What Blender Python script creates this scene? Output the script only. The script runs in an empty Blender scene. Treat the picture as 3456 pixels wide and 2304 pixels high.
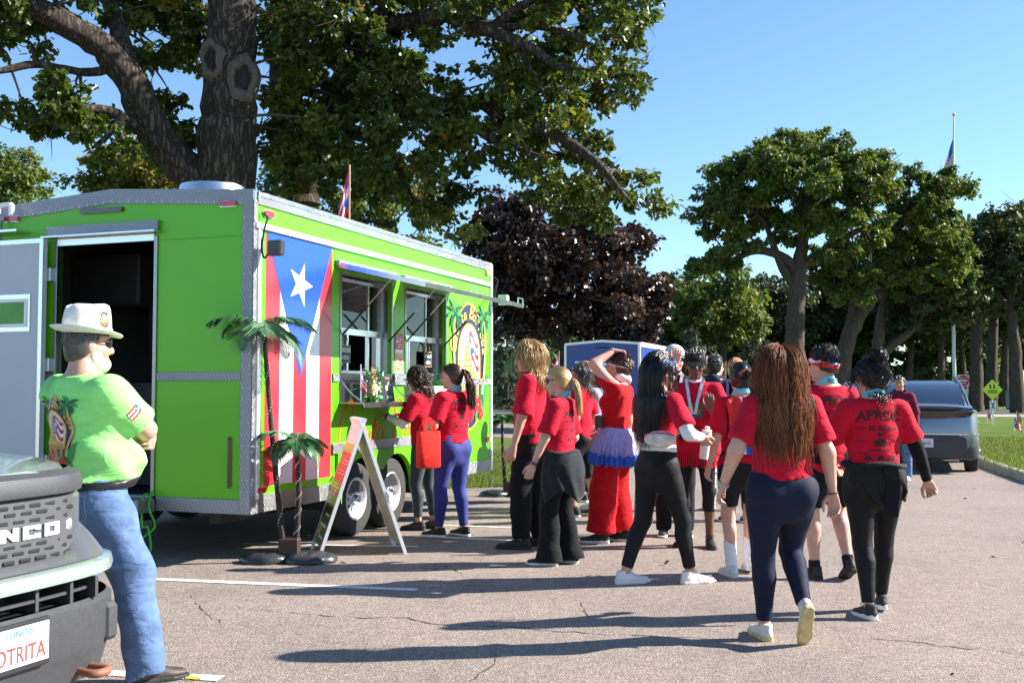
import bpy, bmesh, math, random, time
import numpy as np
from mathutils import Vector, Matrix, Euler
from mathutils.bvhtree import BVHTree
R = math.radians
random.seed(7)
S = bpy.context.scene
COL = S.collection

# ---------------------------------------------------------------- camera
cam = bpy.data.cameras.new('camera')
cam.sensor_width = 36.0
cam.lens = 37.35
cam.clip_start = 0.1
cam.clip_end = 3000
camo = bpy.data.objects.new('camera', cam)
camo.location = (0, 0, 1.42)
camo.rotation_euler = (R(90 + 2.652), 0, 0)
COL.objects.link(camo)
S.camera = camo
cam.dof.use_dof = False

# ---------------------------------------------------------------- sky, sun, exposure
SUN_EL, SUN_AZ = 31.5, 83.4           # azimuth clockwise from +Y
world = bpy.data.worlds.new('World')
S.world = world
world.use_nodes = True
wn = world.node_tree
wn.nodes.clear()
sky = wn.nodes.new('ShaderNodeTexSky')
sky.sky_type = 'NISHITA'
sky.sun_disc = False
sky.sun_elevation = R(SUN_EL)
sky.sun_rotation = R(SUN_AZ)
sky.altitude = 250
sky.air_density = 1.0
sky.dust_density = 0.0
sky.ozone_density = 1.6
bg = wn.nodes.new('ShaderNodeBackground')
bg.inputs[1].default_value = 0.075
wo = wn.nodes.new('ShaderNodeOutputWorld')
tone = wn.nodes.new('ShaderNodeMix')          # even white balance of the whole sky
tone.data_type = 'RGBA'
tone.blend_type = 'MULTIPLY'
tone.inputs[0].default_value = 1.0
tone.inputs[7].default_value = (0.86, 1.03, 1.16, 1)
wn.links.new(sky.outputs[0], tone.inputs[6])
wn.links.new(tone.outputs[2], bg.inputs[0])
wn.links.new(bg.outputs[0], wo.inputs[0])
sun = bpy.data.lights.new('sun', 'SUN')
sun.energy = 5.0
sun.angle = R(0.53)
sun.color = (1.0, 0.94, 0.86)
suno = bpy.data.objects.new('sun', sun)
sd = Vector((math.cos(R(SUN_EL)) * math.sin(R(SUN_AZ)), math.cos(R(SUN_EL)) * math.cos(R(SUN_AZ)), math.sin(R(SUN_EL))))
suno.rotation_euler = sd.to_track_quat('Z', 'Y').to_euler()
suno.location = (20, 0, 20)
COL.objects.link(suno)
S.view_settings.view_transform = 'Standard'
S.view_settings.look = 'None'
S.view_settings.exposure = 1.42
S.view_settings.gamma = 1.0
S.view_settings.use_curve_mapping = False
S.cycles.max_bounces = 5
S.cycles.transparent_max_bounces = 8
S.cycles.sample_clamp_indirect = 6.0

# ---------------------------------------------------------------- helpers
MATS = {}

def nt(name):
    m = bpy.data.materials.new(name)
    m.use_nodes = True
    t = m.node_tree
    p = t.nodes['Principled BSDF']
    return m, t, p

def N(t, kind, **kw):
    n = t.nodes.new(kind)
    for k, v in kw.items():
        if k.startswith('i_'):
            n.inputs[k[2:].replace('_', ' ')].default_value = v
        elif k.startswith('n'):
            pass
        else:
            setattr(n, k, v)
    return n

def mat(name, col, rough=0.6, metal=0.0, spec=0.5, var=0.08, scale=8.0, bump=0.0, bscale=60.0, coat=0.0, sheen=0.0, trans=0.0, alpha=1.0, stretch=None, dirt=0.0):
    """Principled material with slight procedural colour variation and bump."""
    if name in MATS:
        return MATS[name]
    m, t, p = nt(name)
    c = (*col, 1)
    p.inputs['Roughness'].default_value = rough
    p.inputs['Metallic'].default_value = metal
    p.inputs['Specular IOR Level'].default_value = spec
    p.inputs['Coat Weight'].default_value = coat
    p.inputs['Coat Roughness'].default_value = 0.08
    p.inputs['Sheen Weight'].default_value = sheen
    p.inputs['Transmission Weight'].default_value = trans
    p.inputs['Alpha'].default_value = alpha
    tc = N(t, 'ShaderNodeTexCoord')
    vec = tc.outputs['Object']
    if stretch:
        mp = N(t, 'ShaderNodeMapping')
        mp.inputs['Scale'].default_value = stretch
        t.links.new(vec, mp.inputs[0])
        vec = mp.outputs[0]
    if var > 0:
        nz = N(t, 'ShaderNodeTexNoise')
        nz.inputs['Scale'].default_value = scale
        nz.inputs['Detail'].default_value = 5
        t.links.new(vec, nz.inputs['Vector'])
        hs = N(t, 'ShaderNodeMix', data_type='RGBA', blend_type='MIX')
        hs.inputs[6].default_value = tuple(max(0, q * (1 - var * 2)) for q in col) + (1,)
        hs.inputs[7].default_value = tuple(min(1, q * (1 + var * 2)) for q in col) + (1,)
        t.links.new(nz.outputs[0], hs.inputs[0])
        t.links.new(hs.outputs[2], p.inputs['Base Color'])
        mr = N(t, 'ShaderNodeMapRange')
        mr.inputs[3].default_value = max(0.02, rough - 0.08)
        mr.inputs[4].default_value = min(1, rough + 0.08)
        t.links.new(nz.outputs[0], mr.inputs[0])
        t.links.new(mr.outputs[0], p.inputs['Roughness'])
    else:
        p.inputs['Base Color'].default_value = c
    if bump > 0:
        nb = N(t, 'ShaderNodeTexNoise')
        nb.inputs['Scale'].default_value = bscale
        nb.inputs['Detail'].default_value = 4
        t.links.new(vec, nb.inputs['Vector'])
        b = N(t, 'ShaderNodeBump')
        b.inputs['Strength'].default_value = bump
        b.inputs['Distance'].default_value = 0.02
        t.links.new(nb.outputs[0], b.inputs['Height'])
        t.links.new(b.outputs[0], p.inputs['Normal'])
    MATS[name] = m
    return m

class MB:
    """Collects polygons; build() links them as ONE mesh object."""
    def __init__(s):
        s.v = []; s.f = []; s.m = []
    def add(s, vs, fs, mi=0):
        o = len(s.v)
        s.v.extend([tuple(q) for q in vs])
        for q in fs:
            s.f.append(tuple(i + o for i in q)); s.m.append(mi)
        return s
    def box(s, x0, x1, y0, y1, z0, z1, mi=0, b=0.0, M=None):
        if b <= 0:
            vs = [(x0,y0,z0),(x1,y0,z0),(x1,y1,z0),(x0,y1,z0),(x0,y0,z1),(x1,y0,z1),(x1,y1,z1),(x0,y1,z1)]
            fs = [(0,3,2,1),(4,5,6,7),(0,1,5,4),(1,2,6,5),(2,3,7,6),(3,0,4,7)]
        else:
            b = min(b, (x1-x0)/2.01, (y1-y0)/2.01, (z1-z0)/2.01)
            X=(x0,x1); Y=(y0,y1); Z=(z0,z1); vs=[]; idx={}
            for i in (0,1):
                for j in (0,1):
                    for k in (0,1):
                        sx=1-2*i; sy=1-2*j; sz=1-2*k
                        for a in range(3):
                            idx[i,j,k,a]=len(vs)
                            vs.append((X[i]+sx*b*(a!=0), Y[j]+sy*b*(a!=1), Z[k]+sz*b*(a!=2)))
            fs=[]
            for i in (0,1):
                q=[idx[i,0,0,0],idx[i,1,0,0],idx[i,1,1,0],idx[i,0,1,0]]; fs.append(q if i else q[::-1])
                q=[idx[0,i,0,1],idx[1,i,0,1],idx[1,i,1,1],idx[0,i,1,1]]; fs.append(q[::-1] if i else q)
                q=[idx[0,0,i,2],idx[1,0,i,2],idx[1,1,i,2],idx[0,1,i,2]]; fs.append(q if i else q[::-1])
            for i in (0,1):
                for j in (0,1):
                    fs.append([idx[i,j,0,0],idx[i,j,1,0],idx[i,j,1,1],idx[i,j,0,1]])
                    fs.append([idx[i,0,j,0],idx[i,1,j,0],idx[i,1,j,2],idx[i,0,j,2]])
                    fs.append([idx[0,i,j,1],idx[1,i,j,1],idx[1,i,j,2],idx[0,i,j,2]])
                    for k in (0,1): fs.append([idx[i,j,k,0],idx[i,j,k,1],idx[i,j,k,2]])
        if M is not None: vs=[M @ Vector(q) for q in vs]
        return s.add(vs, fs, mi)
    def quad(s, *p, mi=0):
        return s.add(p, [tuple(range(len(p)))], mi)
    def tube(s, pts, rad, n=8, mi=0, cap=True, flat=1.0):
        """Swept tube along pts, rad a number or a list."""
        pts=[Vector(p) for p in pts]; k=len(pts)
        if not hasattr(rad,'__len__'): rad=[rad]*k
        t0=(pts[1]-pts[0]).normalized()
        ref=Vector((0,0,1)) if abs(t0.z)<0.9 else Vector((1,0,0))
        u=t0.cross(ref).normalized(); vs=[]
        for i,p in enumerate(pts):
            t=(pts[min(i+1,k-1)]-pts[max(i-1,0)])
            if t.length<1e-9: t=t0
            t.normalize()
            u=(u-t*u.dot(t))
            if u.length<1e-6: u=t.orthogonal()
            u.normalize(); w=t.cross(u)
            for a in range(n):
                an=2*math.pi*a/n
                vs.append(p+u*(rad[i]*math.cos(an))+w*(rad[i]*flat*math.sin(an)))
        fs=[]
        for i in range(k-1):
            for a in range(n):
                b=(a+1)%n
                fs.append((i*n+a,i*n+b,(i+1)*n+b,(i+1)*n+a))
        if cap:
            fs.append(tuple(range(n))[::-1]); fs.append(tuple((k-1)*n+a for a in range(n)))
        return s.add(vs,fs,mi)
    def lathe(s, prof, n=24, c=(0,0,0), axis='z', mi=0, M=None):
        """prof: list of (radius, height); revolved around the axis through c."""
        vs=[]; k=len(prof)
        for r,h in prof:
            for a in range(n):
                an=2*math.pi*a/n
                p=(r*math.cos(an), r*math.sin(an), h)
                if axis=='y': p=(p[0],p[2],p[1])
                if axis=='x': p=(p[2],p[0],p[1])
                vs.append(Vector(p)+Vector(c))
        if M is not None: vs=[M@q for q in vs]
        fs=[]
        for i in range(k-1):
            for a in range(n):
                b=(a+1)%n
                q=(i*n+a,i*n+b,(i+1)*n+b,(i+1)*n+a)
                fs.append(q[::-1] if axis=='y' else q)
        return s.add(vs,fs,mi)
    def prism(s, poly, h0, h1, fr=None, mi=0):
        """2-D polygon extruded from h0 to h1; fr(x, y, h) gives the 3-D point."""
        fr = fr or (lambda x,y,h:(x,y,h))
        n=len(poly)
        vs=[fr(x,y,h0) for x,y in poly]+[fr(x,y,h1) for x,y in poly]
        fs=[tuple(range(n))[::-1], tuple(range(n,2*n))]+[(i,(i+1)%n,n+(i+1)%n,n+i) for i in range(n)]
        return s.add(vs,fs,mi)
    def build(s, name, mats, parent=None, smooth=False, fixn=False, M=None, bevel=0):
        me=bpy.data.meshes.new(name)
        vs=s.v if M is None else [M@Vector(q) for q in s.v]
        me.from_pydata([tuple(q) for q in vs],[],s.f)
        mats=mats if isinstance(mats,(list,tuple)) else [mats]
        for q in mats: me.materials.append(q)
        if len(mats)>1: me.polygons.foreach_set('material_index',s.m)
        if fixn:
            bm=bmesh.new(); bm.from_mesh(me); bmesh.ops.recalc_face_normals(bm,faces=bm.faces); bm.to_mesh(me); bm.free()
        if smooth: smooth_mesh(me, smooth if not isinstance(smooth,bool) else 50)
        me.update()
        o=bpy.data.objects.new(name,me); COL.objects.link(o)
        if parent is not None: o.parent=parent
        if bevel:
            md=o.modifiers.new('bevel','BEVEL'); md.width=bevel; md.segments=2; md.limit_method='ANGLE'; md.angle_limit=R(40)
        return o

def smooth_mesh(me, ang=50):
    me.polygons.foreach_set('use_smooth',[True]*len(me.polygons))
    try: me.set_sharp_from_angle(angle=R(ang))
    except Exception: pass

def np_mesh(name, V, F, mats, parent=None, smooth=True, tint=None):
    """V (n,3), F (m,k) arrays with k = 3 or 4."""
    me=bpy.data.meshes.new(name)
    k=F.shape[1]; m=len(F)
    me.vertices.add(len(V)); me.vertices.foreach_set('co',np.ascontiguousarray(V,dtype=np.float32).ravel())
    me.loops.add(m*k); me.loops.foreach_set('vertex_index',np.ascontiguousarray(F,dtype=np.int32).ravel())
    me.polygons.add(m); me.polygons.foreach_set('loop_start',np.arange(0,m*k,k,dtype=np.int32))
    try: me.polygons.foreach_set('loop_total',np.full(m,k,dtype=np.int32))
    except Exception: pass
    me.polygons.foreach_set('use_smooth',np.full(m,bool(smooth)))
    me.update(calc_edges=True); me.validate()
    mats=mats if isinstance(mats,(list,tuple)) else [mats]
    for q in mats: me.materials.append(q)
    if tint is not None:
        a=me.attributes.new('tint','FLOAT','POINT'); a.data.foreach_set('value',np.ascontiguousarray(tint,dtype=np.float32))
    o=bpy.data.objects.new(name,me); COL.objects.link(o)
    if parent is not None: o.parent=parent
    return o

def tag(o, label=None, cat=None, group=None, kind=None):
    if label: o['label']=label
    if cat: o['category']=cat
    if group: o['group']=group
    if kind: o['kind']=kind
    return o

def empty(name, loc=(0,0,0), rz=0.0, label=None, cat=None, group=None):
    o=bpy.data.objects.new(name,None); COL.objects.link(o)
    o.location=loc; o.rotation_euler=(0,0,rz); o.empty_display_size=0.2
    return tag(o,label,cat,group)

def text_geo(body, size=1.0, bold=0.0, shear=0.0, align='CENTER', space=1.0, sx=1.0):
    """Flat triangulated lettering: (verts list of (x, y), faces), centred on the baseline."""
    cu=bpy.data.curves.new('lettering','FONT'); cu.body=body; cu.size=size; cu.offset=bold*size; cu.shear=shear
    cu.align_x=align; cu.resolution_u=3; cu.space_character=space
    o=bpy.data.objects.new('lettering',cu); COL.objects.link(o)
    dg=bpy.context.evaluated_depsgraph_get(); dg.update()
    me=bpy.data.meshes.new_from_object(o.evaluated_get(dg))
    vs=[(v.co.x*sx,v.co.y) for v in me.vertices]; fs=[tuple(p.vertices) for p in me.polygons]
    bpy.data.objects.remove(o); bpy.data.curves.remove(cu); bpy.data.meshes.remove(me)
    return vs,fs

def flatpoly(mb, vs, fs, fr, h=0.0, mi=0):
    mb.add([fr(x,y,h) for x,y in vs], fs, mi)

def ellipse(cx,cy,a,b,n=40,a0=0,a1=2*math.pi):
    full=abs(a1-a0)>6.28
    return [(cx+a*math.cos(a0+(a1-a0)*i/(n if full else n-1)), cy+b*math.sin(a0+(a1-a0)*i/(n if full else n-1))) for i in range(n)]

def star(cx,cy,r,rot=90,k=0.382):
    return [(cx+(r if i%2==0 else r*k)*math.cos(R(rot+36*i)), cy+(r if i%2==0 else r*k)*math.sin(R(rot+36*i))) for i in range(10)]

def stroke(pts, w, closed=False):
    """Ribbon polygon pieces (quads) along a 2-D polyline of half-width w (number or list)."""
    vs=[];fs=[];k=len(pts)
    ww=w if hasattr(w,'__len__') else [w]*k
    for i,(x,y) in enumerate(pts):
        a=pts[max(i-1,0)]; b=pts[min(i+1,k-1)]
        dx,dy=b[0]-a[0],b[1]-a[1]; L=math.hypot(dx,dy) or 1
        vs+=[(x-dy/L*ww[i],y+dx/L*ww[i]),(x+dy/L*ww[i],y-dx/L*ww[i])]
    for i in range(k-1): fs.append((2*i,2*i+1,2*i+3,2*i+2))
    return vs,fs

def spline(pts, n=6):
    """Catmull-Rom through pts of any dimension."""
    P=[np.array(p,float) for p in pts]; P=[2*P[0]-P[1]]+P+[2*P[-1]-P[-2]]; out=[]
    for i in range(1,len(P)-2):
        for j in range(n):
            t=j/n
            out.append(0.5*((2*P[i])+(-P[i-1]+P[i+1])*t+(2*P[i-1]-5*P[i]+4*P[i+1]-P[i+2])*t*t+(-P[i-1]+3*P[i]-3*P[i+1]+P[i+2])*t**3))
    out.append(P[-2]); return [tuple(q) for q in out]

# ---------------------------------------------------------------- ground
def ramp(t, src, stops):
    r=N(t,'ShaderNodeValToRGB'); e=r.color_ramp.elements
    while len(e)<len(stops): e.new(0.5)
    for i,(p,c) in enumerate(stops):
        e[i].position=p; e[i].color=(*c,1) if len(c)==3 else c
    t.links.new(src,r.inputs[0]); return r

def asphalt_mat():
    m,t,p=nt('asphalt')
    tc=N(t,'ShaderNodeTexCoord'); g=tc.outputs['Object']
    v=N(t,'ShaderNodeTexVoronoi'); v.inputs['Scale'].default_value=120
    t.links.new(g,v.inputs['Vector'])
    sp=ramp(t,v.outputs['Color'],[(0.0,(0.120,0.100,0.087)),(0.30,(0.204,0.165,0.140)),(0.62,(0.288,0.233,0.197)),(0.85,(0.376,0.313,0.268)),(1.0,(0.52,0.47,0.43))])
    n1=N(t,'ShaderNodeTexNoise'); n1.inputs['Scale'].default_value=0.55; n1.inputs['Detail'].default_value=6; n1.inputs['Roughness'].default_value=0.62
    t.links.new(g,n1.inputs['Vector'])
    r1=ramp(t,n1.outputs[0],[(0.28,(0.70,0.70,0.72)),(0.45,(0.95,0.95,0.95)),(0.7,(1.12,1.10,1.07))])
    mx=N(t,'ShaderNodeMix',data_type='RGBA',blend_type='MULTIPLY'); mx.inputs[0].default_value=1
    t.links.new(sp.outputs[0],mx.inputs[6]); t.links.new(r1.outputs[0],mx.inputs[7])
    n2=N(t,'ShaderNodeTexNoise'); n2.inputs['Scale'].default_value=9; n2.inputs['Detail'].default_value=8
    t.links.new(g,n2.inputs['Vector'])
    r2=ramp(t,n2.outputs[0],[(0.33,(0.84,0.83,0.82)),(0.5,(1,1,1)),(0.72,(1.08,1.06,1.05))])
    mx2=N(t,'ShaderNodeMix',data_type='RGBA',blend_type='MULTIPLY'); mx2.inputs[0].default_value=0.8
    t.links.new(mx.outputs[2],mx2.inputs[6]); t.links.new(r2.outputs[0],mx2.inputs[7])
    # hairline map cracks
    wv=N(t,'ShaderNodeTexNoise'); wv.inputs['Scale'].default_value=1.7; wv.inputs['Detail'].default_value=6
    t.links.new(g,wv.inputs['Vector'])
    ad=N(t,'ShaderNodeMix',data_type='RGBA',blend_type='LINEAR_LIGHT'); ad.inputs[0].default_value=0.35
    t.links.new(g,ad.inputs[6]); t.links.new(wv.outputs['Color'],ad.inputs[7])
    vc=N(t,'ShaderNodeTexVoronoi',feature='DISTANCE_TO_EDGE'); vc.inputs['Scale'].default_value=0.42
    t.links.new(ad.outputs[2],vc.inputs['Vector'])
    nm=N(t,'ShaderNodeTexNoise'); nm.inputs['Scale'].default_value=0.8; t.links.new(g,nm.inputs['Vector'])
    th=N(t,'ShaderNodeMapRange'); th.inputs[1].default_value=0.60; th.inputs[2].default_value=0.70; th.inputs[3].default_value=0.0; th.inputs[4].default_value=0.0032
    t.links.new(nm.outputs[0],th.inputs[0])
    lt=N(t,'ShaderNodeMath',operation='LESS_THAN'); t.links.new(vc.outputs['Distance'],lt.inputs[0]); t.links.new(th.outputs[0],lt.inputs[1])
    mx3=N(t,'ShaderNodeMix',data_type='RGBA',blend_type='MIX'); mx3.inputs[7].default_value=(0.05,0.042,0.036,1)
    t.links.new(lt.outputs[0],mx3.inputs[0]); t.links.new(mx2.outputs[2],mx3.inputs[6])
    t.links.new(mx3.outputs[2],p.inputs['Base Color'])
    p.inputs['Roughness'].default_value=0.85; p.inputs['Specular IOR Level'].default_value=0.3
    b=N(t,'ShaderNodeBump'); b.inputs['Strength'].default_value=0.55; b.inputs['Distance'].default_value=0.006
    t.links.new(v.outputs['Distance'],b.inputs['Height']); t.links.new(b.outputs[0],p.inputs['Normal'])
    return m

def grass_ground_mat():
    m,t,p=nt('lawn')
    tc=N(t,'ShaderNodeTexCoord'); g=tc.outputs['Object']
    n1=N(t,'ShaderNodeTexNoise'); n1.inputs['Scale'].default_value=0.35; n1.inputs['Detail'].default_value=8; n1.inputs['Roughness'].default_value=0.7
    t.links.new(g,n1.inputs['Vector'])
    c=ramp(t,n1.outputs[0],[(0.3,(0.060,0.115,0.014)),(0.5,(0.105,0.165,0.022)),(0.68,(0.17,0.20,0.045)),(0.8,(0.24,0.21,0.09))])
    n2=N(t,'ShaderNodeTexNoise'); n2.inputs['Scale'].default_value=22; n2.inputs['Detail'].default_value=6; n2.inputs['Roughness'].default_value=0.75
    t.links.new(g,n2.inputs['Vector'])
    r2=ramp(t,n2.outputs[0],[(0.3,(0.45,0.5,0.4)),(0.55,(1,1,1)),(0.75,(1.5,1.4,1.2))])
    mx=N(t,'ShaderNodeMix',data_type='RGBA',blend_type='MULTIPLY'); mx.inputs[0].default_value=1
    t.links.new(c.outputs[0],mx.inputs[6]); t.links.new(r2.outputs[0],mx.inputs[7])
    t.links.new(mx.outputs[2],p.inputs['Base Color'])
    p.inputs['Roughness'].default_value=0.9; p.inputs['Specular IOR Level'].default_value=0.15
    b=N(t,'ShaderNodeBump'); b.inputs['Strength'].default_value=1; b.inputs['Distance'].default_value=0.05
    t.links.new(n2.outputs[0],b.inputs['Height']); t.links.new(b.outputs[0],p.inputs['Normal'])
    return m

M_ASPH=asphalt_mat(); M_LAWN=grass_ground_mat()
M_CONC=mat('concrete',(0.36,0.32,0.28),0.85,var=0.22,scale=3,bump=0.3,bscale=90)
M_PAINT=mat('worn_white_paint',(0.62,0.60,0.58),0.7,var=0.22,scale=14,bump=0.3,bscale=160)
M_YPAINT=mat('yellow_paint',(0.72,0.47,0.03),0.6,var=0.12,scale=8)
M_ROAD=mat('road_asphalt',(0.085,0.085,0.09),0.85,var=0.15,scale=2,bump=0.3,bscale=120)
M_CRACK=mat('crack_fill',(0.060,0.05,0.044),0.95,var=0.2,scale=20)

mb=MB(); mb.quad((-900,-60,0),(900,-60,0),(900,1500,0),(-900,1500,0))
ground=tag(mb.build('ground',M_LAWN),kind='structure')
# parking lot asphalt sheet: wide lot, with a lane that runs on past the grey car
lot=[(-40,-20),(40,-20),(40,2),(14,9.5),(8.6,13.6),(7.78,15.9),(7.95,16.7),(8.78,20.1),(10.6,25.5),(14,34),(22,50),(15,51),(2,47),(-6,44),(0.9,30),(1.2,22),(0.9,17.4),(0.2,15.8),(-1.5,15.35),(-40,15.2)]
mb=MB(); mb.quad(*[(x,y,0.004) for x,y in lot])
lot_o=tag(mb.build('parking_lot',M_ASPH),kind='structure')
# kerbs
def kerb(name,pts,label,w=0.16,h=0.14,m=None,parts=1.8):
    root=empty(name,(0,0,0),0,label,'kerb')
    pts=[Vector((*p,0)) for p in pts]
    cum=[0]
    for a,b in zip(pts,pts[1:]): cum.append(cum[-1]+(b-a).length)
    L=cum[-1]; k=max(1,int(L/parts))
    def at(s):
        for i in range(len(cum)-1):
            if s<=cum[i+1] or i==len(cum)-2:
                return pts[i].lerp(pts[i+1],(s-cum[i])/(cum[i+1]-cum[i]))
    for j in range(k):
        a=at(L*j/k+0.006); b=at(L*(j+1)/k-0.006); d=(b-a).normalized(); n=Vector((-d.y,d.x,0))
        q=MB()
        pr=[(0,-0.05),(0.025,h-0.03),(0.05,h),(w,h),(w,-0.05)]
        va=[a-n*x+Vector((0,0,z)) for x,z in pr]; vb=[b-n*x+Vector((0,0,z)) for x,z in pr]
        q.add(va+vb,[(0,1,6,5),(1,2,7,6),(2,3,8,7),(3,4,9,8),(4,3,2,1,0),(5,6,7,8,9)])
        q.build('kerb_stone',m or M_CONC,root,fixn=True)
    return root
kerb('kerb',[(13.9,9.6),(8.6,13.65),(7.80,15.95),(7.97,16.7),(8.80,20.1),(10.62,25.5),(14.0,34.0)],'pale concrete kerb between the lot and the lawn on the right')
# a lawn shoulder behind that kerb, raised to the kerb's height
mb=MB()
sh=[(14.0,9.75),(8.78,13.75),(7.98,15.97),(8.12,16.68),(8.96,20.08),(10.78,25.45),(14.15,33.9)]
out=[(40,6),(34,12),(30,16),(28,19),(28,24),(28,30),(30,38)]
for i in range(6):
    mb.quad((*sh[i],0.13),(*out[i],0.02),(*out[i+1],0.02),(*sh[i+1],0.13))
tag(mb.build('lawn_shoulder',M_LAWN,fixn=True),kind='structure')
# far drive beyond the lawn, seen past the end of the green trailer
def sheet(name,poly,z,m):
    q=MB(); q.quad(*[(x,y,z) for x,y in poly]); return tag(q.build(name,m),kind='structure')
sheet('footpath',[(-60,58),(30,58),(30,64),(-60,64)],0.006,M_CONC)
sheet('far_road',[(-80,66),(60,66),(60,82),(-80,82)],0.010,M_ROAD)
kerb('yellow_kerb',[(-30,82.2),(-12,82.4),(-4,83.2),(3,86)],'yellow painted kerb along the far road past the trailer',w=0.3,h=0.28,m=M_YPAINT,parts=4)

# painted bay lines: each a thin worn sheet
lines=[((-2.699, 8.066),(-0.675, 7.631),0.10),((-2.13, 5.424),(-1.432, 5.303),0.10),((-2.481, 9.902),(-0.855, 9.738),0.09),((-1.047, 10.462),(0.078, 10.101),0.09),((0.063, 11.054),(-0.761, 11.267),0.07)]
for i,(a,b,w) in enumerate(lines):
    a=Vector((*a,0)); b=Vector((*b,0)); d=(b-a).normalized(); n=Vector((-d.y,d.x,0))*w/2
    rr=random.Random(i); q=MB(); k=26; vs=[]
    for j in range(k+1):
        c=a.lerp(b,j/k)
        vs+=[c+n*(1+rr.uniform(-.12,.05))+Vector((0,0,0.008)),c-n*(1+rr.uniform(-.12,.05))+Vector((0,0,0.008))]
    q.add(vs,[(2*j,2*j+1,2*j+3,2*j+2) for j in range(k)])
    tag(q.build('bay_line',M_PAINT,fixn=True),kind='structure')
q=MB(); a=Vector((*(-1.614, 5.335),0.012)); q.add([a,a+Vector((.06,-.01,0)),a+Vector((.10,-.06,0)),a+Vector((.01,-.05,0))],[(0,3,2,1)])
tag(q.build('yellow_paint_mark',M_YPAINT,fixn=True),kind='structure')
STAIN=mat('oil_stain',(0.075,0.066,0.060),.6,var=.3,scale=8)
# long cracks, thin jagged ribbons
def crack(name,pts,w,seed):
    rr=random.Random(seed); P=[]
    for a,b in zip(pts,pts[1:]):
        a=Vector(a);b=Vector(b);k=max(2,int((b-a).length/0.05))
        for j in range(k):
            c=a.lerp(b,j/k); P.append((c.x+rr.gauss(0,.006),c.y+rr.gauss(0,.012)))
    P.append(tuple(pts[-1]))
    y=0; Q=[]
    for p in P:
        y=0.85*y+rr.gauss(0,.012); Q.append((p[0],p[1]+y))
    ww=[max(0.0008,w*rr.uniform(-.15,1)*math.sin(math.pi*min(1,(i+1)/(len(Q)+1)*1.0))**.4) for i in range(len(Q))]
    vs,fs=stroke(Q,ww); q=MB(); q.add([(x,yy,0.0065) for x,yy in vs],fs)
    tag(q.build(name,M_CRACK,fixn=True),kind='structure')
crack('pavement_crack',[(-1.815, 7.038),(-1.339, 6.795),(-0.939, 6.692),(-0.654, 6.692),(-0.438, 6.508),(-0.068, 6.437),(0.564, 6.211),(1.3, 6.126)],0.010,1)
crack('pavement_crack',[(2.032, 6.2),(2.243, 6.126),(2.46, 5.991),(2.763, 5.805)],0.008,2)
crack('pavement_crack',[(0.463, 7.181),(0.465, 6.901),(0.48, 6.808)],0.007,3)
crack('pavement_crack',[(-0.084, 5.777),(-0.103, 5.551),(-0.206, 5.303)],0.008,4)
crack('pavement_crack',[(-2.231, 7.469),(-2.058, 7.038),(-1.892, 6.705),(-1.743, 6.556)],0.005,5)

# ---------------------------------------------------------------- green food trailer
def diamond_mat(name,col=(0.62,0.63,0.65),scale=26,rough=0.32):
    m,t,p=nt(name); p.inputs['Metallic'].default_value=0.92; p.inputs['Base Color'].default_value=(*col,1); p.inputs['Roughness'].default_value=rough
    tc=N(t,'ShaderNodeTexCoord')
    hs=[]
    for a in (45,-45):
        mp=N(t,'ShaderNodeMapping'); mp.inputs['Rotation'].default_value=(R(a),R(a),R(a)); t.links.new(tc.outputs['Object'],mp.inputs[0])
        w=N(t,'ShaderNodeTexWave'); w.inputs['Scale'].default_value=scale; w.inputs['Distortion'].default_value=0.4; w.bands_direction='DIAGONAL'
        t.links.new(mp.outputs[0],w.inputs['Vector']); hs.append(w)
    mx=N(t,'ShaderNodeMath',operation='MULTIPLY'); t.links.new(hs[0].outputs[1],mx.inputs[0]); t.links.new(hs[1].outputs[1],mx.inputs[1])
    cr=ramp(t,mx.outputs[0],[(0.15,tuple(q*.62 for q in col)),(0.55,tuple(min(1,q*1.25) for q in col))]); t.links.new(cr.outputs[0],p.inputs['Base Color'])
    b=N(t,'ShaderNodeBump'); b.inputs['Strength'].default_value=1.0; b.inputs['Distance'].default_value=0.012
    t.links.new(mx.outputs[0],b.inputs['Height']); t.links.new(b.outputs[0],p.inputs['Normal'])
    nz=N(t,'ShaderNodeTexNoise'); nz.inputs['Scale'].default_value=5; t.links.new(tc.outputs['Object'],nz.inputs['Vector'])
    mr=N(t,'ShaderNodeMapRange'); mr.inputs[3].default_value=rough-0.1; mr.inputs[4].default_value=rough+0.15
    t.links.new(nz.outputs[0],mr.inputs[0]); t.links.new(mr.outputs[0],p.inputs['Roughness'])
    return m
def glass_mat(name,tint=(0.75,0.8,0.8),rough=0.02,alpha=0.25):
    m,t,p=nt(name)
    g=N(t,'ShaderNodeBsdfGlossy'); g.inputs['Roughness'].default_value=rough
    tr=N(t,'ShaderNodeBsdfTransparent'); tr.inputs[0].default_value=(*tint,1)
    lw=N(t,'ShaderNodeFresnel'); lw.inputs[0].default_value=1.5
    ad=N(t,'ShaderNodeMath',operation='ADD'); ad.inputs[1].default_value=alpha; t.links.new(lw.outputs[0],ad.inputs[0])
    ms=N(t,'ShaderNodeMixShader'); t.links.new(ad.outputs[0],ms.inputs[0]); t.links.new(tr.outputs[0],ms.inputs[1]); t.links.new(g.outputs[0],ms.inputs[2])
    o=[n for n in t.nodes if n.type=='OUTPUT_MATERIAL'][0]; t.links.new(ms.outputs[0],o.inputs[0]); t.nodes.remove(p)
    return m
LIME=mat('lime_vinyl',(0.115,0.50,0.006),0.34,spec=0.4,var=0.04,scale=1.2,coat=0.12,bump=0.05,bscale=2.2)
DIA=diamond_mat('diamond_plate'); DIA_F=diamond_mat('diamond_plate_fine',scale=40)
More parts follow.
